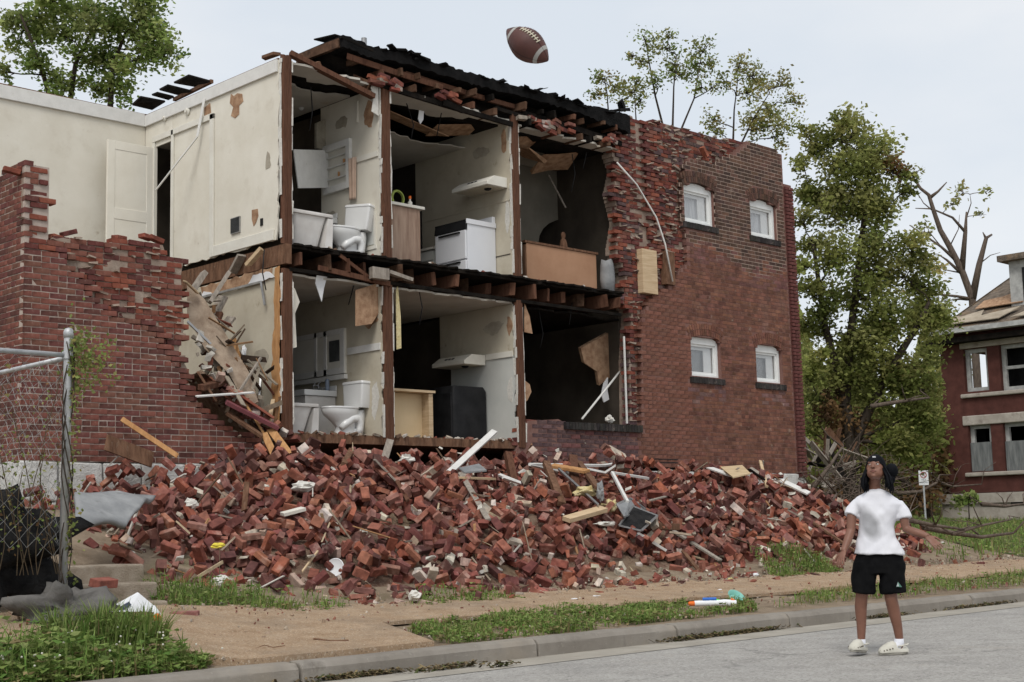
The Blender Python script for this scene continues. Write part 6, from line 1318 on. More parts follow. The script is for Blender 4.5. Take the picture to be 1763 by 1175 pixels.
# ================================================================== TREES
M['bark'] = mat('bark', (.035, .027, .021), (.075, .060, .048), 6, .95, .6, 20, stretch=(3, 3, .6))
M['barkgrey'] = mat('bare_wood', (.085, .064, .052), (.16, .125, .10), 6, .95, .5, 20, stretch=(3, 3, .6))
M['leaf'] = mat('leaves', (.8, .8, .8), (1.2, 1.2, 1.15), .6, .7, attr=True, trans=.5, spec=.08)
def bez(a, c, r, k=3, seed=0):
    out = []; rnd = random.Random(seed)
    for i in range(k + 1):
        t = i / k; p_ = a.lerp(c, t); s = math.sin(math.pi * t) * r
        out.append(p_ + Vector((rnd.uniform(-1, 1), rnd.uniform(-1, 1), rnd.uniform(-.2, .8))) * s)
    return out
def tree(name, label, cat, trunks, blobs, ppl, s, cols, D, group=None, tr=.16, bark='bark', twigs=7, flatd=1.0, seed=1, wood='trunk'):
    """trunks: polylines of (px,py[,depth offset]) that start at the ground; blobs: (px,py,radius px[,depth offset, colour set])"""
    rnd = random.Random(seed); k = D / F
    RR = [t[0] if isinstance(t[0], float) else tr for t in trunks]; T = [[on(p_[0], p_[1], D=D + (p_[2] if len(p_) > 2 else 0)) for p_ in t if not isinstance(p_, float)] for t in trunks]
    gz = yard(T[0][0].x, T[0][0].y); base = Vector((T[0][0].x, T[0][0].y, gz)); root = thing(name, label, cat, base, group)
    wd = MB(); knots = []
    for ti, t in enumerate(T):
        tr = RR[ti]; start = Vector((t[0].x, t[0].y, min(t[0].z, gz - .3))); pts = [start] + t if (t[0] - start).length > .4 and (ti == 0 or not isinstance(trunks[ti][0], float)) else t; n = len(pts)
        wd.tube(pts, [tr * (1 - .75 * i / (n - 1)) for i in range(n)], 8); knots += [(p_, tr * (1 - .75 * (i + (1 if len(pts) > len(t) else 0)) / (n - 1))) for i, p_ in enumerate(t)]
    for a, b2 in [(t[i], t[i + 1]) for t in T for i in range(len(t) - 1)]: knots += [(a.lerp(b2, .5), tr * .45)]
    lf = MB()
    for bi, bl in enumerate(blobs):
        dd = bl[3] if len(bl) > 3 else rnd.uniform(-1, 1) * bl[2] * k * 1.2; cs = bl[4] if len(bl) > 4 else cols
        c = on(bl[0], bl[1], D=D + dd); r = bl[2] * k
        below = [kn for kn in knots if kn[0].z < c.z + .3 * r] or knots
        src, sr = min(below, key=lambda kn: (kn[0] - c).length + .5 * abs(kn[0].z - c.z) * 0); wd.tube(bez(src, c, r * .25, 4, bi), [max(.018, sr * .45), max(.016, sr * .38), max(.014, sr * .3), .014, .008], 5)
        knots.append((src.lerp(c, .6), max(.03, sr * .3)))
        subs = []
        for j in range(twigs):
            v = Vector((rnd.gauss(0, 1), rnd.gauss(0, 1), rnd.gauss(0, 1))).normalized() * r * rnd.uniform(.35, 1.05); v.z *= .85; e = c + v; subs.append((e, jc(rnd.choice(cs), .3))); wd.tube(bez(c.lerp(src, rnd.uniform(0, .3)), e, r * .12, 2, bi * 50 + j), [.016, .01, .005], 4, cap=False)
        nl = int(ppl * (bl[2] / 40.0) ** 2)
        for j in range(nl):
            e, cc = subs[rnd.randrange(len(subs))]; q = e + Vector((rnd.gauss(0, .33), rnd.gauss(0, .33), rnd.gauss(0, .27))) * r
            d1 = Vector((rnd.gauss(0, 1), rnd.gauss(0, 1), rnd.gauss(0, .6))).normalized(); d2 = d1.cross(Vector((rnd.gauss(0, 1), rnd.gauss(0, 1), rnd.gauss(0, 1)))).normalized(); ss = s * rnd.uniform(.6, 1.3)
            v_ = rnd.uniform(.7, 1.35); lf.add([q - d1 * ss * .5, q + d2 * ss * .28, q + d1 * ss * .5, q - d2 * ss * .28], [(0, 1, 2, 3)], (cc[0] * v_, cc[1] * v_, cc[2] * v_))
    wd.build(wood, M[bark], root, smooth=True, fixn=False)
    if lf.v: lf.build('crown', M['leaf'], root, fixn=False)
    return root
LG = [(.20, .27, .075), (.25, .31, .10), (.155, .22, .06), (.29, .33, .125)]
LO = [(.25, .265, .09), (.30, .30, .12), (.19, .22, .07), (.33, .28, .11)]
LD = [(.21, .235, .07), (.25, .265, .085), (.30, .295, .105), (.15, .175, .05)]
LB = [(.17, .10, .05), (.12, .07, .038), (.23, .14, .07), (.08, .052, .03)]
LR = [(.19, .10, .055), (.15, .13, .045)]
tree('leafy_tree', 'green leafy tree rising behind the left cream wall', 'tree', [[(95, 200), (75, 130), (50, 60), (35, 25)], [(120, 180), (130, 110), (155, 60), (165, 10)], [(190, 180), (195, 110), (215, 60), (240, 30)]],
     [(40, 55, 42), (75, 25, 36), (18, 28, 30), (100, 140, 30), (62, 105, 30), (190, 55, 50), (235, 35, 45), (272, 55, 36), (180, 115, 40), (288, 98, 26), (212, 150, 34), (240, 105, 38), (138, 25, 34), (160, 155, 26), (225, -10, 40), (90, -5, 36), (5, 125, 16), (110, 60, 26), (150, 90, 28)], 800, .115, LG, 30, tr=.08, seed=2)
tree('sapling', 'thin sapling left of the brick corner behind the roof', 'tree', [[(1048, 200), (1045, 160), (1040, 130)], [(1095, 205), (1092, 160)]], [(1035, 135, 22), (1060, 150, 24), (1085, 160, 26), (1028, 165, 18), (1105, 172, 20), (1098, 140, 14)], 620, .10, LO + LG[:1], 38, 'saplings behind the roof', tr=.03, seed=3)
tree('sapling', 'tallest multi-stemmed sapling behind the roof near the football', 'tree', [[(1142, 220), (1128, 165), (1118, 110), (1112, 75)], [(1158, 222), (1160, 150), (1165, 95)], [(1172, 225), (1195, 170), (1205, 110)]], [(1112, 72, 24), (1145, 82, 22), (1160, 110, 26), (1172, 130, 22), (1100, 105, 18), (1212, 85, 24), (1226, 112, 20), (1195, 112, 26), (1128, 140, 20), (1232, 148, 16), (1088, 95, 12), (1205, 150, 18), (1150, 62, 14)], 620, .10, LO + LG[:2], 38, 'saplings behind the roof', tr=.04, seed=4)
tree('sapling', 'yellowish bushy sapling behind the roof above the right windows', 'tree', [[(1262, 250), (1264, 190), (1270, 140)], [(1275, 250), (1300, 200), (1325, 160)]], [(1272, 115, 20), (1300, 130, 28), (1335, 150, 28), (1290, 160, 26), (1325, 190, 32), (1362, 175, 20), (1252, 140, 18), (1225, 205, 20), (1300, 205, 28), (1350, 215, 24), (1230, 225, 18), (1340, 235, 20), (1295, 225, 22)], 700, .10, LO, 38, 'saplings behind the roof', tr=.04, seed=5)
tree('big_tree', 'large tree with ragged green crown right of the ruin', 'tree', [[(1462, 860), (1455, 720), (1462, 600), (1475, 480), (1490, 360), (1495, 270)], [(1470, 760), (1530, 640), (1580, 560), (1600, 520)], [(1458, 700), (1420, 560), (1400, 420)]],
     [(1420, 232, 28), (1468, 235, 42), (1516, 262, 38), (1542, 292, 24, 0, LR), (1490, 296, 46), (1440, 285, 32), (1402, 262, 20), (1500, 350, 46), (1450, 365, 46), (1412, 340, 28), (1530, 362, 30), (1400, 420, 26), (1440, 440, 44), (1500, 420, 42), (1548, 470, 40), (1590, 495, 32), (1482, 510, 44), (1420, 520, 34), (1540, 550, 44), (1602, 565, 38), (1462, 590, 40), (1520, 620, 46, 0, LD), (1580, 632, 42, 0, LD), (1412, 620, 26), (1480, 660, 36, 0, LD), (1530, 690, 46, 0, LD), (1590, 712, 42, 0, LD), (1596, 670, 26, 0, LD), (1430, 700, 30, 0, LB), (1570, 765, 40, 0, LD), (1470, 730, 34, 0, LB), (1392, 330, 24), (1395, 500, 28), (1400, 570, 26), (1560, 330, 18), (1570, 420, 28), (1575, 545, 36), (1385, 230, 16), (1450, 210, 22), (1620, 545, 24), (1500, 470, 34), (1395, 690, 22, 0, LD), (1550, 640, 36, 0, LD), (1440, 330, 30), (1500, 570, 34, 0, LD), (1440, 640, 26, 0, LD), (1378, 280, 20), (1380, 380, 22), (1384, 460, 22), (1388, 560, 22), (1392, 650, 22), (1570, 300, 16), (1590, 450, 22), (1470, 800, 30, 0, LD), (1420, 780, 26, 0, LD), (1520, 760, 34, 0, LD), (1400, 740, 22, 0, LD)], 1050, .13, LD + LO[:3], 36, tr=.17, seed=6, twigs=9)
tree('broken_tree', 'bare storm-broken tree standing behind the derelict house', 'tree', [[(1680, 620), (1674, 515), (1656, 466), (1635, 425), (1619, 397), (1608, 365), (1599, 336), (1585, 325), (1573, 307)], [.14, (1656, 466), (1662, 400), (1664, 365)], [.17, (1674, 515), (1686, 455), (1698, 410), (1708, 404)], [.09, (1648, 450), (1620, 425), (1566, 388)], [.08, (1654, 470), (1630, 448), (1615, 438)], [.08, (1602, 340), (1615, 330), (1630, 314)], [.07, (1662, 400), (1640, 375), (1605, 360), (1576, 359)], [.07, (1698, 412), (1692, 400)], [.035, (1608, 365), (1590, 350), (1578, 330)], [.03, (1635, 425), (1650, 395), (1652, 370)], [.03, (1620, 425), (1600, 400), (1592, 380)], [.03, (1686, 455), (1705, 440), (1722, 435)], [.03, (1664, 375), (1672, 350), (1670, 335)]],
     [(1700, 330, 14), (1655, 330, 18), (1690, 370, 12), (1590, 400, 22), (1570, 440, 22), (1610, 470, 22), (1640, 350, 14), (1575, 500, 26), (1620, 520, 24), (1545, 420, 14)], 240, .24, LO, 60, tr=.19, bark='barkgrey', seed=7, twigs=5)
tree('fallen_tree', 'fallen tree with brown withered leaves beside the ruin', 'tree', [[(1420, 880), (1440, 820), (1480, 780), (1540, 750)], [(1600, 880), (1560, 830), (1500, 800)]],
     [(1432, 770, 34, 0, LB), (1470, 745, 34, 0, LB), (1478, 795, 36, 0, LB), (1520, 790, 38, 0, LB), (1590, 790, 40, 0, LB), (1615, 835, 34, 0, LB), (1418, 830, 30, 0, LB), (1562, 850, 36, 0, LB), (1470, 845, 40, 0, LB), (1545, 748, 34, 0, LD), (1600, 750, 34, 0, LD), (1620, 790, 26, 0, LD), (1500, 760, 30, 0, LB)], 420, .22, LB, 47, tr=.15, seed=8, twigs=9)
tree('green_bush', 'small green bush at the foot of the derelict house', 'bush', [[(1668, 880), (1668, 862)]], [(1660, 866, 15), (1676, 862, 15), (1668, 855, 12)], 900, .16, LG, 43, tr=.03, seed=9, wood='stem')
# distant wood closing the horizon
dw = MB(); rnd = random.Random(4)
for i in range(26000):
    t = rnd.random(); px = 1370 + 300 * t; top_ = 640 + 60 * math.sin(px * .05) + 50 * math.sin(px * .021 + 1); py = rnd.uniform(top_, 900) if rnd.random() < .85 else rnd.uniform(top_ - 40, top_)
    q = on(px, py, D=rnd.uniform(85, 105)); c = jc(rnd.choice(LD + LO[:2]), .4); d1 = Vector((rnd.gauss(0, 1), rnd.gauss(0, 1), rnd.gauss(0, 1))).normalized(); d2 = d1.cross(Vector((rnd.gauss(0, 1), rnd.gauss(0, 1), rnd.gauss(0, 1)))).normalized(); s = rnd.uniform(.25, .6)
    dw.add([q - d1 * s * .5, q + d2 * s * .3, q + d1 * s * .5, q - d2 * s * .3], [(0, 1, 2, 3)], c)
dw.build('distant_wood', M['leaf'], kind='stuff', fixn=False, label='distant trees closing the view beyond the lot', cat='wood')
for i in range(0): pass
# broken shed boards and branches of the brush pile
sd = MB(); 
for i in range(26):
    a = on(random.uniform(1392, 1455), random.uniform(760, 850), D=random.uniform(29, 31)); v = Vector((random.uniform(-1, 1), random.uniform(-.4, .4), random.uniform(-.3, 1))).normalized() * random.uniform(.4, 1.1)
    q = MB(); q.beam(a, a + v, random.uniform(.06, .16), .025, random.uniform(0, 3)); q.build('shed_board', M[random.choice(('greywood', 'greywood', 'brownwood', 'char'))], label='weathered broken board in the brush pile beside the ruin', cat='board', group='broken boards in the brush pile')
BR = 'fallen branches by the lot'
for pts, r, lab, D in (([(1545, 850), (1585, 847), (1612, 832), (1618, 818)], .07, 'pale bare limb behind the shoulder of the figure', 45), ([(1622, 832), (1640, 838), (1690, 834)], .03, 'thin pale limb reaching towards the house', 30), ([(1400, 840), (1430, 800), (1450, 770)], .05, 'grey limb leaning in the brush pile', 27), ([(1590, 908), (1640, 918), (1690, 925), (1745, 918)], .05, 'dark branch lying across the lot grass', 22), ([(1560, 895), (1610, 905), (1660, 912)], .04, 'brown branch lying nearer the heap', 21.5), ([(1640, 920), (1690, 905), (1740, 895)], .03, 'thin branch crossing the dark one on the grass', 22), ([(1690, 868), (1730, 872), (1763, 868)], .06, 'log lying before the derelict house', 35), ([(1395, 905), (1425, 880), (1440, 850)], .05, 'weathered limb at the right foot of the heap', 24), ([(1410, 880), (1450, 895), (1480, 910)], .035, 'twisted limb across the right foot of the heap', 23.5), ([(1500, 700), (1560, 690), (1600, 685)], .06, 'pale broken limb hanging in the big tree', 34)):
    q = MB(); P_ = [on(x, y, D=D + .3 * i) for i, (x, y) in enumerate(pts)]
    if len(P_) > 2: q.tube(P_, [r * (1 - .6 * i / (len(P_) - 1)) for i in range(len(P_))], 7)
    a = P_[1]
    for j in range(5): q.tube(bez(P_[j % len(P_)], P_[j % len(P_)] + Vector((random.uniform(-.8, .8), random.uniform(-.3, .3), random.uniform(0, .5))), .1, 2, j), [r * .35, r * .25, .004], 5)
    q.build('fallen_branch', M['barkgrey'], smooth=True, fixn=False, label=lab, cat='branch', group=BR)
# tangle of thin brown twigs in front of the pile
tw = MB()
for i in range(420):
    px, py = random.uniform(1385, 1640), random.uniform(800, 905); a = on(px, py, D=random.uniform(25, 31) if px < 1535 else random.uniform(45, 50))
    v = Vector((random.gauss(0, 1), random.gauss(0, .5), random.gauss(.1, .5))).normalized() * random.uniform(.3, 1.1); tw.tube(bez(a, a + v, .12, 3, i), [.011, .009, .006, .003], 4, cap=False)
tw.build('brushwood', M['barkgrey'], kind='stuff', smooth=True, fixn=False, label='tangle of thin dead twigs beside the ruin', cat='brushwood')
# vine on the fence post
v = MB(); vs_ = MB()
for i in range(900):
    z = random.choice((random.gauss(ztop - .22, .13), random.gauss(ztop - .3, .16), random.uniform(.7, ztop))); rr = .16 if z > ztop - .5 else .05
    q = Vector((px_ + abs(random.gauss(.03, rr)), py_ + random.gauss(-.03, .06), z)); d1 = Vector((random.gauss(0, 1), random.gauss(0, 1), random.gauss(0, 1))).normalized(); d2 = d1.cross(Vector((random.gauss(0, 1), 1, random.gauss(0, 1)))).normalized(); s = random.uniform(.025, .05); v.add([q - d1 * s * .5, q + d2 * s * .35, q + d1 * s * .5, q - d2 * s * .35], [(0, 1, 2, 3)], jc(random.choice(LG + LO), .3))
vt = thing('vine', 'green vine climbing the chain-link corner post', 'vine', (px_, py_, .5)); v.build('leaves', M['leaf'], vt, fixn=False)
for k in range(4): vs_.tube([(px_ + .05 * math.sin(z * 5 + k), py_ - .045 + .02 * math.cos(z * 5 + k), z) for z in lin(.5, ztop - .1, 14)], .006, 4)
vs_.build('stem', M['bark'], vt, smooth=True, fixn=False)
v2 = MB()
for i in range(900):
    q = Vector((px_ - random.uniform(.05, 1.6), py_ + random.gauss(0, .05), random.triangular(.9, zr, 1.2))); d1 = Vector((random.gauss(0, 1), random.gauss(0, 1), random.gauss(0, 1))).normalized(); d2 = d1.cross(Vector((random.gauss(0, 1), 1, random.gauss(0, 1)))).normalized(); s = random.uniform(.02, .045); v2.add([q - d1 * s * .5, q + d2 * s * .3, q + d1 * s * .5, q - d2 * s * .3], [(0, 1, 2, 3)], jc(random.choice(LG + LO + LB), .3))
for k in range(26):
    x = px_ - random.uniform(.05, 1.5); v2.tube([(x + .1 * math.sin(z * 3 + k), py_ + .02, z) for z in lin(.8, random.uniform(1.4, zr), 6)], .004, 4, col=(.16, .12, .08))
v2.build('fence_creeper', M['leaf'], kind='stuff', fixn=False, label='thin creeper woven through the chain-link mesh', cat='creeper')
# ================================================================== FOOTBALL AND PERSON
bc = on(908, 78, D=7.2); vr = Vector((AX[0].x, AX[1].x, AX[2].x)); vu = Vector((AX[0].y, AX[1].y, AX[2].y)); vt_ = -Vector((AX[0].z, AX[1].z, AX[2].z))
axd = (vr * .74 - vu * .62 + vt_ * .28).normalized(); sdz = (vt_ * .78 + vu * .62 + vr * .1); sdz = (sdz - axd * sdz.dot(axd)).normalized(); sdx = axd.cross(sdz)
FB = Matrix((sdx, sdz, axd)).transposed().to_4x4(); FB.translation = bc
fb = thing('football', 'brown leather football with white stripes and laces high in the air', 'football', bc)
HL, HR = .142, .083
def prof(t): return HR * (1 - abs(t) ** 1.75) ** .82 if abs(t) < 1 else 0.0
b = MB(); b.lathe([(max(.0015, prof(t)), t * HL) for t in lin(-1, 1, 28)], FB, 28); b.build('ball', mat('football_leather', (.062, .022, .018), (.095, .033, .026), 6, .55, .35, 260, spec=.4, bdist=.004), fb, smooth=True)
for s in (-1, 1):
    b = MB(); n = 26; ts = [s * .60, s * .66, s * .72]; b.loft([[FB @ Vector(((prof(t) + .0009) * math.cos(a), (prof(t) + .0009) * math.sin(a), t * HL)) for a in [math.radians(-75 + 330 * k / n) - math.pi * .0 for k in range(n)]] for t in ts], False); b.build('stripe', flat('ball_white', (.36, .35, .33), .6), fb, smooth=True, fixn=False)
def fbp(t, a, o=0.0): return FB @ Vector(((prof(t) + o) * math.sin(a), (prof(t) + o) * math.cos(a), t * HL))
lm = flat('lace', (.58, .53, .42), .8)
b = MB(); b.tube([fbp(t, .02, .003) for t in lin(-.40, .42, 8)], .0032, 6)
for k in range(8): t = -.38 + .78 * k / 7; b.tube([fbp(t, -.19, .001), fbp(t + .012, 0, .0045), fbp(t - .012, .20, .001)], .0034, 5)
b.build('laces', lm, fb, smooth=True)
for a in (0.0, math.pi / 2, math.pi, -math.pi / 2): b = MB(); b.tube([fbp(t, a + .03 + math.pi / 4 * 0, .0002) for t in lin(-.97, .97, 18)], .0011, 4); b.build('seam', M['black'], fb)
for k, (t, ch) in enumerate(zip(lin(-.42, .40, 8), 'COMPOSITE')):
    a = -.62; p_ = fbp(t, a, .0012); nr = (p_ - (FB @ Vector((0, 0, t * HL)))).normalized(); tg = axd; up_ = nr.cross(tg).normalized()
    q = MB()
    for (dx, dz, w_, h_) in ((-.0035, 0, .0016, .011), (.0035, 0, .0016, .011), (0, .0045 if k % 2 else -.0045, .0055, .0016), (0, 0 if k % 3 else .0045, .0055, .0016)): q.obox(Matrix.Translation(p_ + tg * dx + up_ * dz) @ Matrix((tg, up_, nr)).transposed().to_4x4(), w_, h_, .0006)
    q.build('print_mark', flat('ball_print', (.36, .33, .32), .7) if 'ball_print' not in M else M['ball_print'], fb)
# ---- the boy -------------------------------------------------------------------
BP = on(1512, 1128, Z=0.0); dv = (BP - CAM); dv.z = 0; dv.normalize(); rv = Vector((dv.y, -dv.x, 0)); tv = -dv
def bp(px, py, t=0.0):
    d = ray(px, py); o = BP + tv * t; k = (o - CAM).dot(dv) / d.dot(dv); return CAM + d * k
def fuse(mb, name, m, parent, voxel, smooth=6, warp=None):
    me = mb.mesh('tmp', None, (0, 0, 0)); o = bpy.data.objects.new('tmp', me); COL.objects.link(o)
    r = o.modifiers.new('r', 'REMESH'); r.mode = 'VOXEL'; r.voxel_size = voxel; s = o.modifiers.new('s', 'SMOOTH'); s.iterations = smooth; s.factor = .5
    dg = bpy.context.evaluated_depsgraph_get(); dg.update(); ev = o.evaluated_get(dg); e = ev.to_mesh(); vs_ = [v_.co.copy() for v_ in e.vertices]; fs_ = [tuple(p_.vertices) for p_ in e.polygons]; ns_ = [v_.normal.copy() for v_ in e.vertices]; ev.to_mesh_clear(); bpy.data.objects.remove(o)
    if warp: vs_ = [warp(v_, n_) for v_, n_ in zip(vs_, ns_)]
    q = MB(); q.add(vs_, fs_); return q.build(name, m, parent, smooth=True)
PER = thing('person', 'boy in white t-shirt and black shorts looking up at the ball in the street', 'person', BP)
M['skin'] = mat('skin', (.175, .081, .053), (.215, .10, .067), 9, .5, .05, 60, spec=.4)
sk = MB()
hc = bp(1508, 806, .03); hM = (Matrix((rv, tv, Vector((0, 0, 1)))).transposed().to_4x4() @ Euler((.30, 0, .24)).to_matrix().to_4x4()).to_3x3()   # head frame: x right, y toward viewer, z up; tipped back
sk.ell(hc, .076, .090, .098, hM, 20, 14); sk.ell(hc + hM @ Vector((0, .024, -.052)), .066, .064, .056, hM, 16, 10)   # skull, jaw
sk.ell(hc + hM @ Vector((0, .092, -.012)), .013, .016, .020, hM, 10, 8); sk.ell(hc + hM @ Vector((0, .094, -.024)), .019, .014, .010, hM, 10, 8)   # nose
sk.ell(hc + hM @ Vector((0, .078, -.052)), .026, .014, .010, hM, 10, 8); sk.ell(hc + hM @ Vector((0, .064, -.088)), .022, .02, .016, hM, 10, 8)  # mouth, chin
for s in (-1, 1): sk.ell(hc + hM @ Vector((s * .036, .060, -.032)), .022, .015, .022, hM, 10, 8); sk.ell(hc + hM @ Vector((s * .030, .078, .022)), .020, .010, .007, hM, 10, 8); sk.ell(hc + hM @ Vector((s * .072, -.005, -.02)), .012, .02, .03, hM, 8, 6)
sk.tube([hc + Vector((0, 0, -.05)), bp(1506, 832, -.01), bp(1507, 850, -.03)], [.05, .046, .056], 14)
sk.tube([bp(1508, 846, -.03), bp(1510, 870, -.02), bp(1511, 920), bp(1512, 955), bp(1513, 975)], [.06, .10, .095, .10, .09], 16)
sk.tube([bp(1487, 870, -.02), bp(1474, 872, -.01), bp(1466, 890, .02), bp(1465, 914, .04), bp(1459, 932, .09), bp(1453, 948, .13)], [.042, .042, .040, .036, .035, .025], 14)
sk.tube([bp(1538, 870, -.02), bp(1550, 872, -.02), bp(1556, 890, 0), bp(1560, 911, .01), bp(1577, 917, .05), bp(1595, 923, .09)], [.042, .042, .040, .036, .034, .024], 14)
# hands: palm, four fingers of different length, thumb
def hand(w, tip, side, palm_n, curl):
    w = Vector(w); d = (Vector(tip) - w).normalized(); n = (palm_n - d * palm_n.dot(d)).normalized(); s = d.cross(n).normalized() * side
    Mh = Matrix((s, n, d)).transposed()
    sk.tube([w - d * .012, w + d * .012], [.024, .024], 12); sk.ell(w + d * .045, .036, .015, .05, Mh, 12, 10)
    for i, (o_, ln) in enumerate(((-.030, .058), (-.010, .070), (.010, .072), (.030, .064))):
        a = w + d * .085 + s * o_; c1 = a + d * ln * .45 - n * curl * .008 + s * o_ * .12; c2 = c1 + (d * math.cos(curl) - n * math.sin(curl)) * ln * .33; c3 = c2 + (d * math.cos(curl * 1.8) - n * math.sin(curl * 1.8)) * ln * .28
        sk.tube([a - d * .02, a, c1, c2, c3], [.0085, .0082, .0076, .007, .006], 8)
    a = w + d * .03 + s * .034; sk.tube([a - s * .012, a + (s * .6 + d * .7) * .02, a + (s * .75 + d * .95) * .036 - n * .006, a + (s * .7 + d * 1.2) * .05 - n * .012], [.013, .0115, .0105, .008], 8)
hand(bp(1453, 948, .13), bp(1446, 968, .19), 1, tv * .6 - rv * .5, .55)
hand(bp(1595, 923, .09), bp(1624, 948, .16), -1, Vector((0, 0, .8)) + tv * .5, .22)
sk.tube([bp(1494, 955), bp(1490, 985, .02), bp(1485, 1012, .05), bp(1484, 1022, .045), bp(1482, 1045, .02), bp(1483, 1075, .005), bp(1483, 1102, 0), bp(1482, 1116, .02)], [.085, .074, .053, .050, .049, .039, .030, .034], 16)
sk.tube([bp(1535, 955), bp(1534, 985, .01), bp(1533, 1020, .03), bp(1534, 1030, .03), bp(1539, 1052, 0), bp(1545, 1078, -.02), bp(1549, 1104, -.03), bp(1547, 1118, -.02)], [.085, .074, .053, .050, .049, .039, .030, .034], 16)
fuse(sk, 'body', M['skin'], PER, .005, 3)
# face details
def hv(x, y, z): return hc + hM @ Vector((x, y, z))
for s in (-1, 1):
    b = MB(); b.ell(hv(s * .030, .0775, .004), .0125, .009, .0065, hM, 12, 8); e = b.build('eye', flat('eye_white', (.55, .52, .48), .3) if 'eye_white' not in M else M['eye_white'], PER, smooth=True)
    b = MB(); b.ell(hv(s * .030 - .004, .0845, .0058), .0058, .003, .0058, hM, 10, 6); b.build('iris', M['black'], e, smooth=True)
    b = MB(); b.tube([hv(s * .013, .0865, .022), hv(s * .03, .0865, .0260), hv(s * .049, .075, .0195)], [.0018, .0025, .0014], 6); b.build('eyebrow', M['black'], PER, smooth=True)
    b = MB(); b.tube([hv(s * .018, .0845, .0075), hv(s * .03, .0875, .0110), hv(s * .042, .0805, .0075)], [.0016, .002, .0014], 6); b.build('eyelid', M['skin'], PER, smooth=True)
    b = MB(); b.ell(hv(s * .008, .104, -.031), .004, .003, .0025, hM, 8, 5); b.build('nostril', M['black'], PER, smooth=True)
lipm = mat('lips', (.24, .105, .085), (.28, .125, .10), 20, .45)
b = MB(); b.tube([hv(-.024, .080, -.054), hv(0, .0925, -.0505), hv(.024, .080, -.054)], [.002, .0055, .002], 8); b.build('lip', lipm, PER, smooth=True)
b = MB(); b.tube([hv(-.022, .080, -.0575), hv(0, .091, -.060), hv(.022, .080, -.0575)], [.002, .0065, .002], 8); b.build('lip', lipm, PER, smooth=True)
b = MB(); b.tube([hv(-.025, .0835, -.0560), hv(0, .0975, -.0553), hv(.025, .0835, -.0560)], [.0011, .0014, .0011], 6); b.build('mouth_line', M['black'], PER, smooth=True)
# head wrap with a bulge of gathered hair, locks below
M['wrap'] = mat('black_wrap', (.004, .0045, .006), (.009, .0095, .012), 12, .85, .2, 60)
b = MB(); rings = []
for i in range(13):
    th = math.pi * .54 * i / 12; ring = []
    for k in range(24):
        a = 2 * math.pi * k / 24; front = max(0, math.sin(a)); low = th * (1 - .24 * front ** 2); ring.append(hv(.082 * math.sin(low) * math.cos(a), .097 * math.sin(low) * math.sin(a) - .004, .112 * math.cos(low) + .001))
    rings.append(ring)
b.loft(rings[1:], True); wr = b.build('head_wrap', M['wrap'], PER, smooth=True)
b = MB(); b.ell(bp(1535, 811, -.06), .052, .055, .062); b.ell(bp(1532, 824, -.06), .042, .045, .055); b.build('gathered_hair', M['wrap'], PER, smooth=True)
b = MB(); c_ = hv(.004, .082, .066); b.obox(Matrix.Translation(c_) @ hM.to_4x4() @ Matrix.Rotation(-.62, 4, 'X'), .026, .003, .011); b.build('label_patch', M['paper'], wr)
lk = MB()
for i in range(110):
    s = -1 if i % 2 else 1; a = random.uniform(-.5, 1.25); x0 = s * .073 * math.cos(a * .6); y0 = .06 * (random.uniform(-1, .75) if s > 0 else random.uniform(-1, .7)); st_ = hv(x0, y0, random.uniform(-.02, .015))
    ln = random.uniform(.14, .195); e = st_ + Vector((0, 0, -ln)) + rv * (s * random.uniform(.012, .055)) + tv * (random.uniform(0, .05)); m_ = st_.lerp(e, .5) + rv * s * .014
    lk.tube([st_, m_, e.lerp(m_, .3), e], [.005, .0058, .005, .002], 6)
lk.build('hair_locks', M['wrap'], PER, smooth=True, kind='stuff')
# clothes
def ring(px0, px1, py, dep, t=0.0, n=24, dpy=0.0, sq=2.4):
    a = bp(px0, py, t); c = bp(px1, py + dpy, t); m_ = (a + c) / 2; hx = (c - a) / 2; out = []
    for k in range(n):
        th = 2 * math.pi * k / n; cx_, sy_ = math.cos(th), math.sin(th); cx_ = math.copysign(abs(cx_) ** (2 / sq), cx_); sy_ = math.copysign(abs(sy_) ** (2 / sq), sy_); out.append(m_ + hx * cx_ + tv * dep * sy_)
    return out
sh = MB(); sh.loft([ring(1491, 1524, 844, .055, -.03), ring(1484, 1534, 850, .075, -.02), ring(1475, 1546, 857, .085, -.02), ring(1468, 1556, 868, .098, -.01), ring(1479, 1544, 885, .104), ring(1479, 1542, 905, .102), ring(1477, 1543, 925, .103, .005), ring(1473, 1551, 942, .114, .01), ring(1470, 1557, 954, .122, .01, dpy=1)], True)
sh.tube([bp(1486, 873, -.02), bp(1475, 872, -.01), bp(1468, 879, .0), bp(1464.5, 889, .02)], [.056, .058, .058, .060], 16); sh.tube([bp(1538, 873, -.02), bp(1549, 872, -.02), bp(1554, 880, -.01), bp(1557, 893, 0)], [.056, .058, .058, .060], 16)
def folds(v_, n_):
    q = (v_ - BP); a = q.dot(rv); h = q.z
    f = noise.noise(Vector((a * 8 + h * 3, h * 6, q.dot(tv) * 6))) * .015 + noise.noise(Vector((a * 21, h * 13 + a * 6, 3))) * .0045 + max(0, noise.noise(Vector((a * 11 - h * 9, h * 4, 8)))) * .010
    return v_ + n_ * f
shm = mat('white_tshirt', (.66, .66, .70), (.72, .72, .75), 3, .9, .1, 50)
shirt = fuse(sh, 't_shirt', shm, PER, .008, 5, folds)
nn = shm.node_tree; bs = [q for q in nn.nodes if q.type == 'BSDF_PRINCIPLED'][0]; src = bs.inputs['Base Color'].links[0].from_socket    # faded oval print on the chest
tc = nn.nodes.new('ShaderNodeTexCoord'); dt = []
pc = bp(1497, 903, .1) - WLOC[shirt]
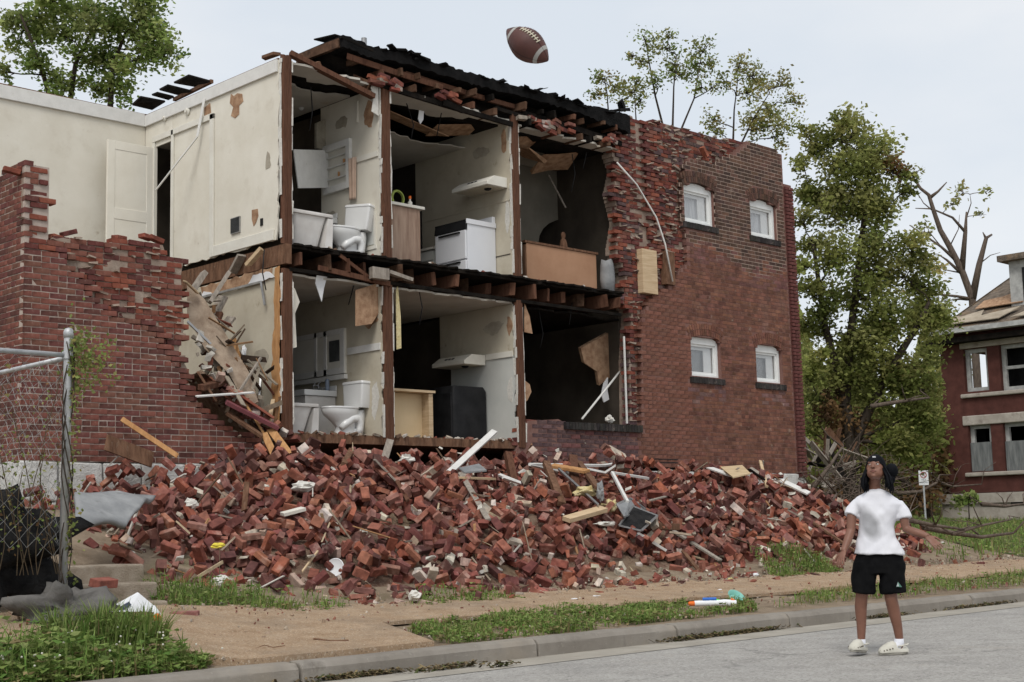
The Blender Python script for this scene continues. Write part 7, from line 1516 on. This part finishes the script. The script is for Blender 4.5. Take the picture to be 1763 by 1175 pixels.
vm = nn.nodes.new('ShaderNodeVectorMath'); vm.operation = 'SUBTRACT'; vm.inputs[1].default_value = pc; nn.links.new(tc.outputs['Object'], vm.inputs[0])
def dotn(v, sc): q = nn.nodes.new('ShaderNodeVectorMath'); q.operation = 'DOT_PRODUCT'; q.inputs[1].default_value = v * sc; nn.links.new(vm.outputs[0], q.inputs[0]); return q.outputs['Value']
cb = nn.nodes.new('ShaderNodeCombineXYZ'); nn.links.new(dotn((rv * .93 + Vector((0, 0, .35))).normalized(), 1 / .095), cb.inputs[0]); nn.links.new(dotn((Vector((0, 0, .93)) - rv * .35).normalized(), 1 / .17), cb.inputs[1]); nn.links.new(dotn(tv, 1 / .2), cb.inputs[2])
le = nn.nodes.new('ShaderNodeVectorMath'); le.operation = 'LENGTH'; nn.links.new(cb.outputs[0], le.inputs[0]); rpz = nn.nodes.new('ShaderNodeValToRGB'); rpz.color_ramp.elements[0].position = .5; rpz.color_ramp.elements[0].color = (.95, .95, .95, 1); rpz.color_ramp.elements[1].position = .95; rpz.color_ramp.elements[1].color = (0, 0, 0, 1); nn.links.new(le.outputs['Value'], rpz.inputs[0])
mx = nn.nodes.new('ShaderNodeMix'); mx.data_type = 'RGBA'; nn.links.new(rpz.outputs[0], mx.inputs[0]); nn.links.new(src, mx.inputs[6]); mx.inputs[7].default_value = (.34, .34, .355, 1); nn.links.new(mx.outputs[2], bs.inputs['Base Color'])
so = MB(); so.loft([ring(1477, 1549, 944, .098), ring(1472, 1554, 960, .108), ring(1468, 1556, 975, .115, .005), ring(1468, 1557, 988, .11, .005)], True)
so.loft([ring(1469, 1514, 968, .105), ring(1467, 1511, 985, .10, .015), ring(1466, 1508, 1003, .095, .03), ring(1467, 1506, 1020, .092, .04, dpy=2)], True); so.loft([ring(1510, 1557, 968, .105), ring(1513, 1558, 985, .10, .01), ring(1514, 1559, 1003, .095, .015), ring(1515, 1560, 1022, .092, .02, dpy=-2)], True)
shorts = fuse(so, 'shorts', mat('black_shorts', (.003, .003, .0035), (.007, .007, .0075), 10, .9, .15, 40), PER, .008, 4, folds)
b = MB(); b.prism([bp(1543, 1011, .125), bp(1553, 1011, .114), bp(1546, 1002, .125)], tv * .004); b.build('logo', flat('logo_green', (.10, .22, .17), .7), shorts)
b = MB(); b.prism([bp(1543.5, 1010, .131), bp(1548, 1010, .127), bp(1546, 1003, .131)], tv * .003); b.build('logo', flat('logo_pale', (.42, .48, .47), .7), shorts)
# socks and clogs
clogm = mat('clog_foam', (.52, .50, .43), (.62, .60, .53), 5, .6, .05, 40)
def clog(heel, toe, lift, side):
    heel = Vector(heel); toe = Vector(toe); d = (toe - heel); L_ = d.length; d.normalize(); s = Vector((d.y, -d.x, 0)).normalized(); u = s.cross(d).normalized()
    if u.z < 0: u = -u
    def sec(t, w, h, n=16):
        c = heel + d * (L_ * t); out = []
        for k in range(n):
            a = 2 * math.pi * k / n; x = math.cos(a); y = math.sin(a); x = math.copysign(abs(x) ** .7, x); out.append(c + s * (w * x) + u * (h * (max(-.12, y) + .12) / 1.12 + .014))
        return out
    b = MB(); b.loft([sec(0, .024, .03), sec(.05, .034, .045), sec(.2, .038, .05), sec(.38, .042, .075), sec(.5, .046, .092), sec(.65, .051, .085), sec(.82, .05, .062), sec(.94, .04, .042), sec(1, .018, .025)], True); o = b.build('shoe', clogm, PER, smooth=True)
    b = MB(); b.loft([[p_ - u * (.012 if k else 0) * 0 - u * .0 for k, p_ in enumerate([heel + d * (L_ * t) + s * (w * math.cos(a)) + u * hh for a in [2 * math.pi * j / 16 for j in range(16)]])] for t, w, hh in ()], True) if False else None
    b.prism([heel + d * (L_ * (.5 + .51 * math.cos(a))) + s * ((.036 + .017 * (math.cos(a) * .5 + .5)) * math.sin(a)) for a in [2 * math.pi * j / 24 for j in range(24)]], u * .017); b.build('sole', flat('sole_grey', (.28, .265, .23), .8) if 'sole_grey' not in M else M['sole_grey'], o)
    b = MB(); b.tube([heel + d * (L_ * .42) + s * .045 + u * .065, heel + d * (L_ * .1) + s * .045 + u * .075, heel - d * .012 + u * .078, heel + d * (L_ * .1) - s * .045 + u * .075, heel + d * (L_ * .42) - s * .045 + u * .065], .006, 6); b.build('strap', clogm, o, smooth=True)
    b = MB()
    for (t, sx, hh) in ((.62, .051, .05), (.72, .052, .045), (.82, .048, .04), (.9, .04, .034), (.62, -.051, .05), (.72, -.052, .045), (.82, -.048, .04), (.9, -.04, .034), (.97, .01, .034), (.97, -.015, .034)): b.ell(heel + d * (L_ * t) + s * sx + u * hh, .006, .006, .006, nu=6, nv=4)
    b.build('vent_hole', flat('hole_brown', (.10, .08, .06), .9) if 'hole_brown' not in M else M['hole_brown'], o)
la, ra_ = bp(1483, 1122, 0), bp(1549, 1122, -.03)
dl = (tv * .86 - rv * .38).normalized(); dr = (tv * .45 - rv * .88).normalized()
z0 = Vector((0, 0, 1))
hl = Vector((la.x, la.y, .01)) - dl * .07; clog(hl, hl + dl * .245 + z0 * .03, .03, -1); hr = Vector((ra_.x, ra_.y, .004)) - dr * .07; clog(hr, hr + dr * .25, 0, 1)
sock = mat('white_sock', (.66, .67, .72), (.72, .73, .77), 9, .95, .2, 80)
for (p0, d_) in ((la, dl), (ra_, dr)):
    g = Vector((p0.x, p0.y, 0)); b = MB(); b.tube([g + z0 * .125, g + z0 * .09, g + z0 * .065 + d_ * .02, g + z0 * .055 + d_ * .07], [.037, .040, .042, .036], 12); b.build('sock', sock, PER, smooth=True)
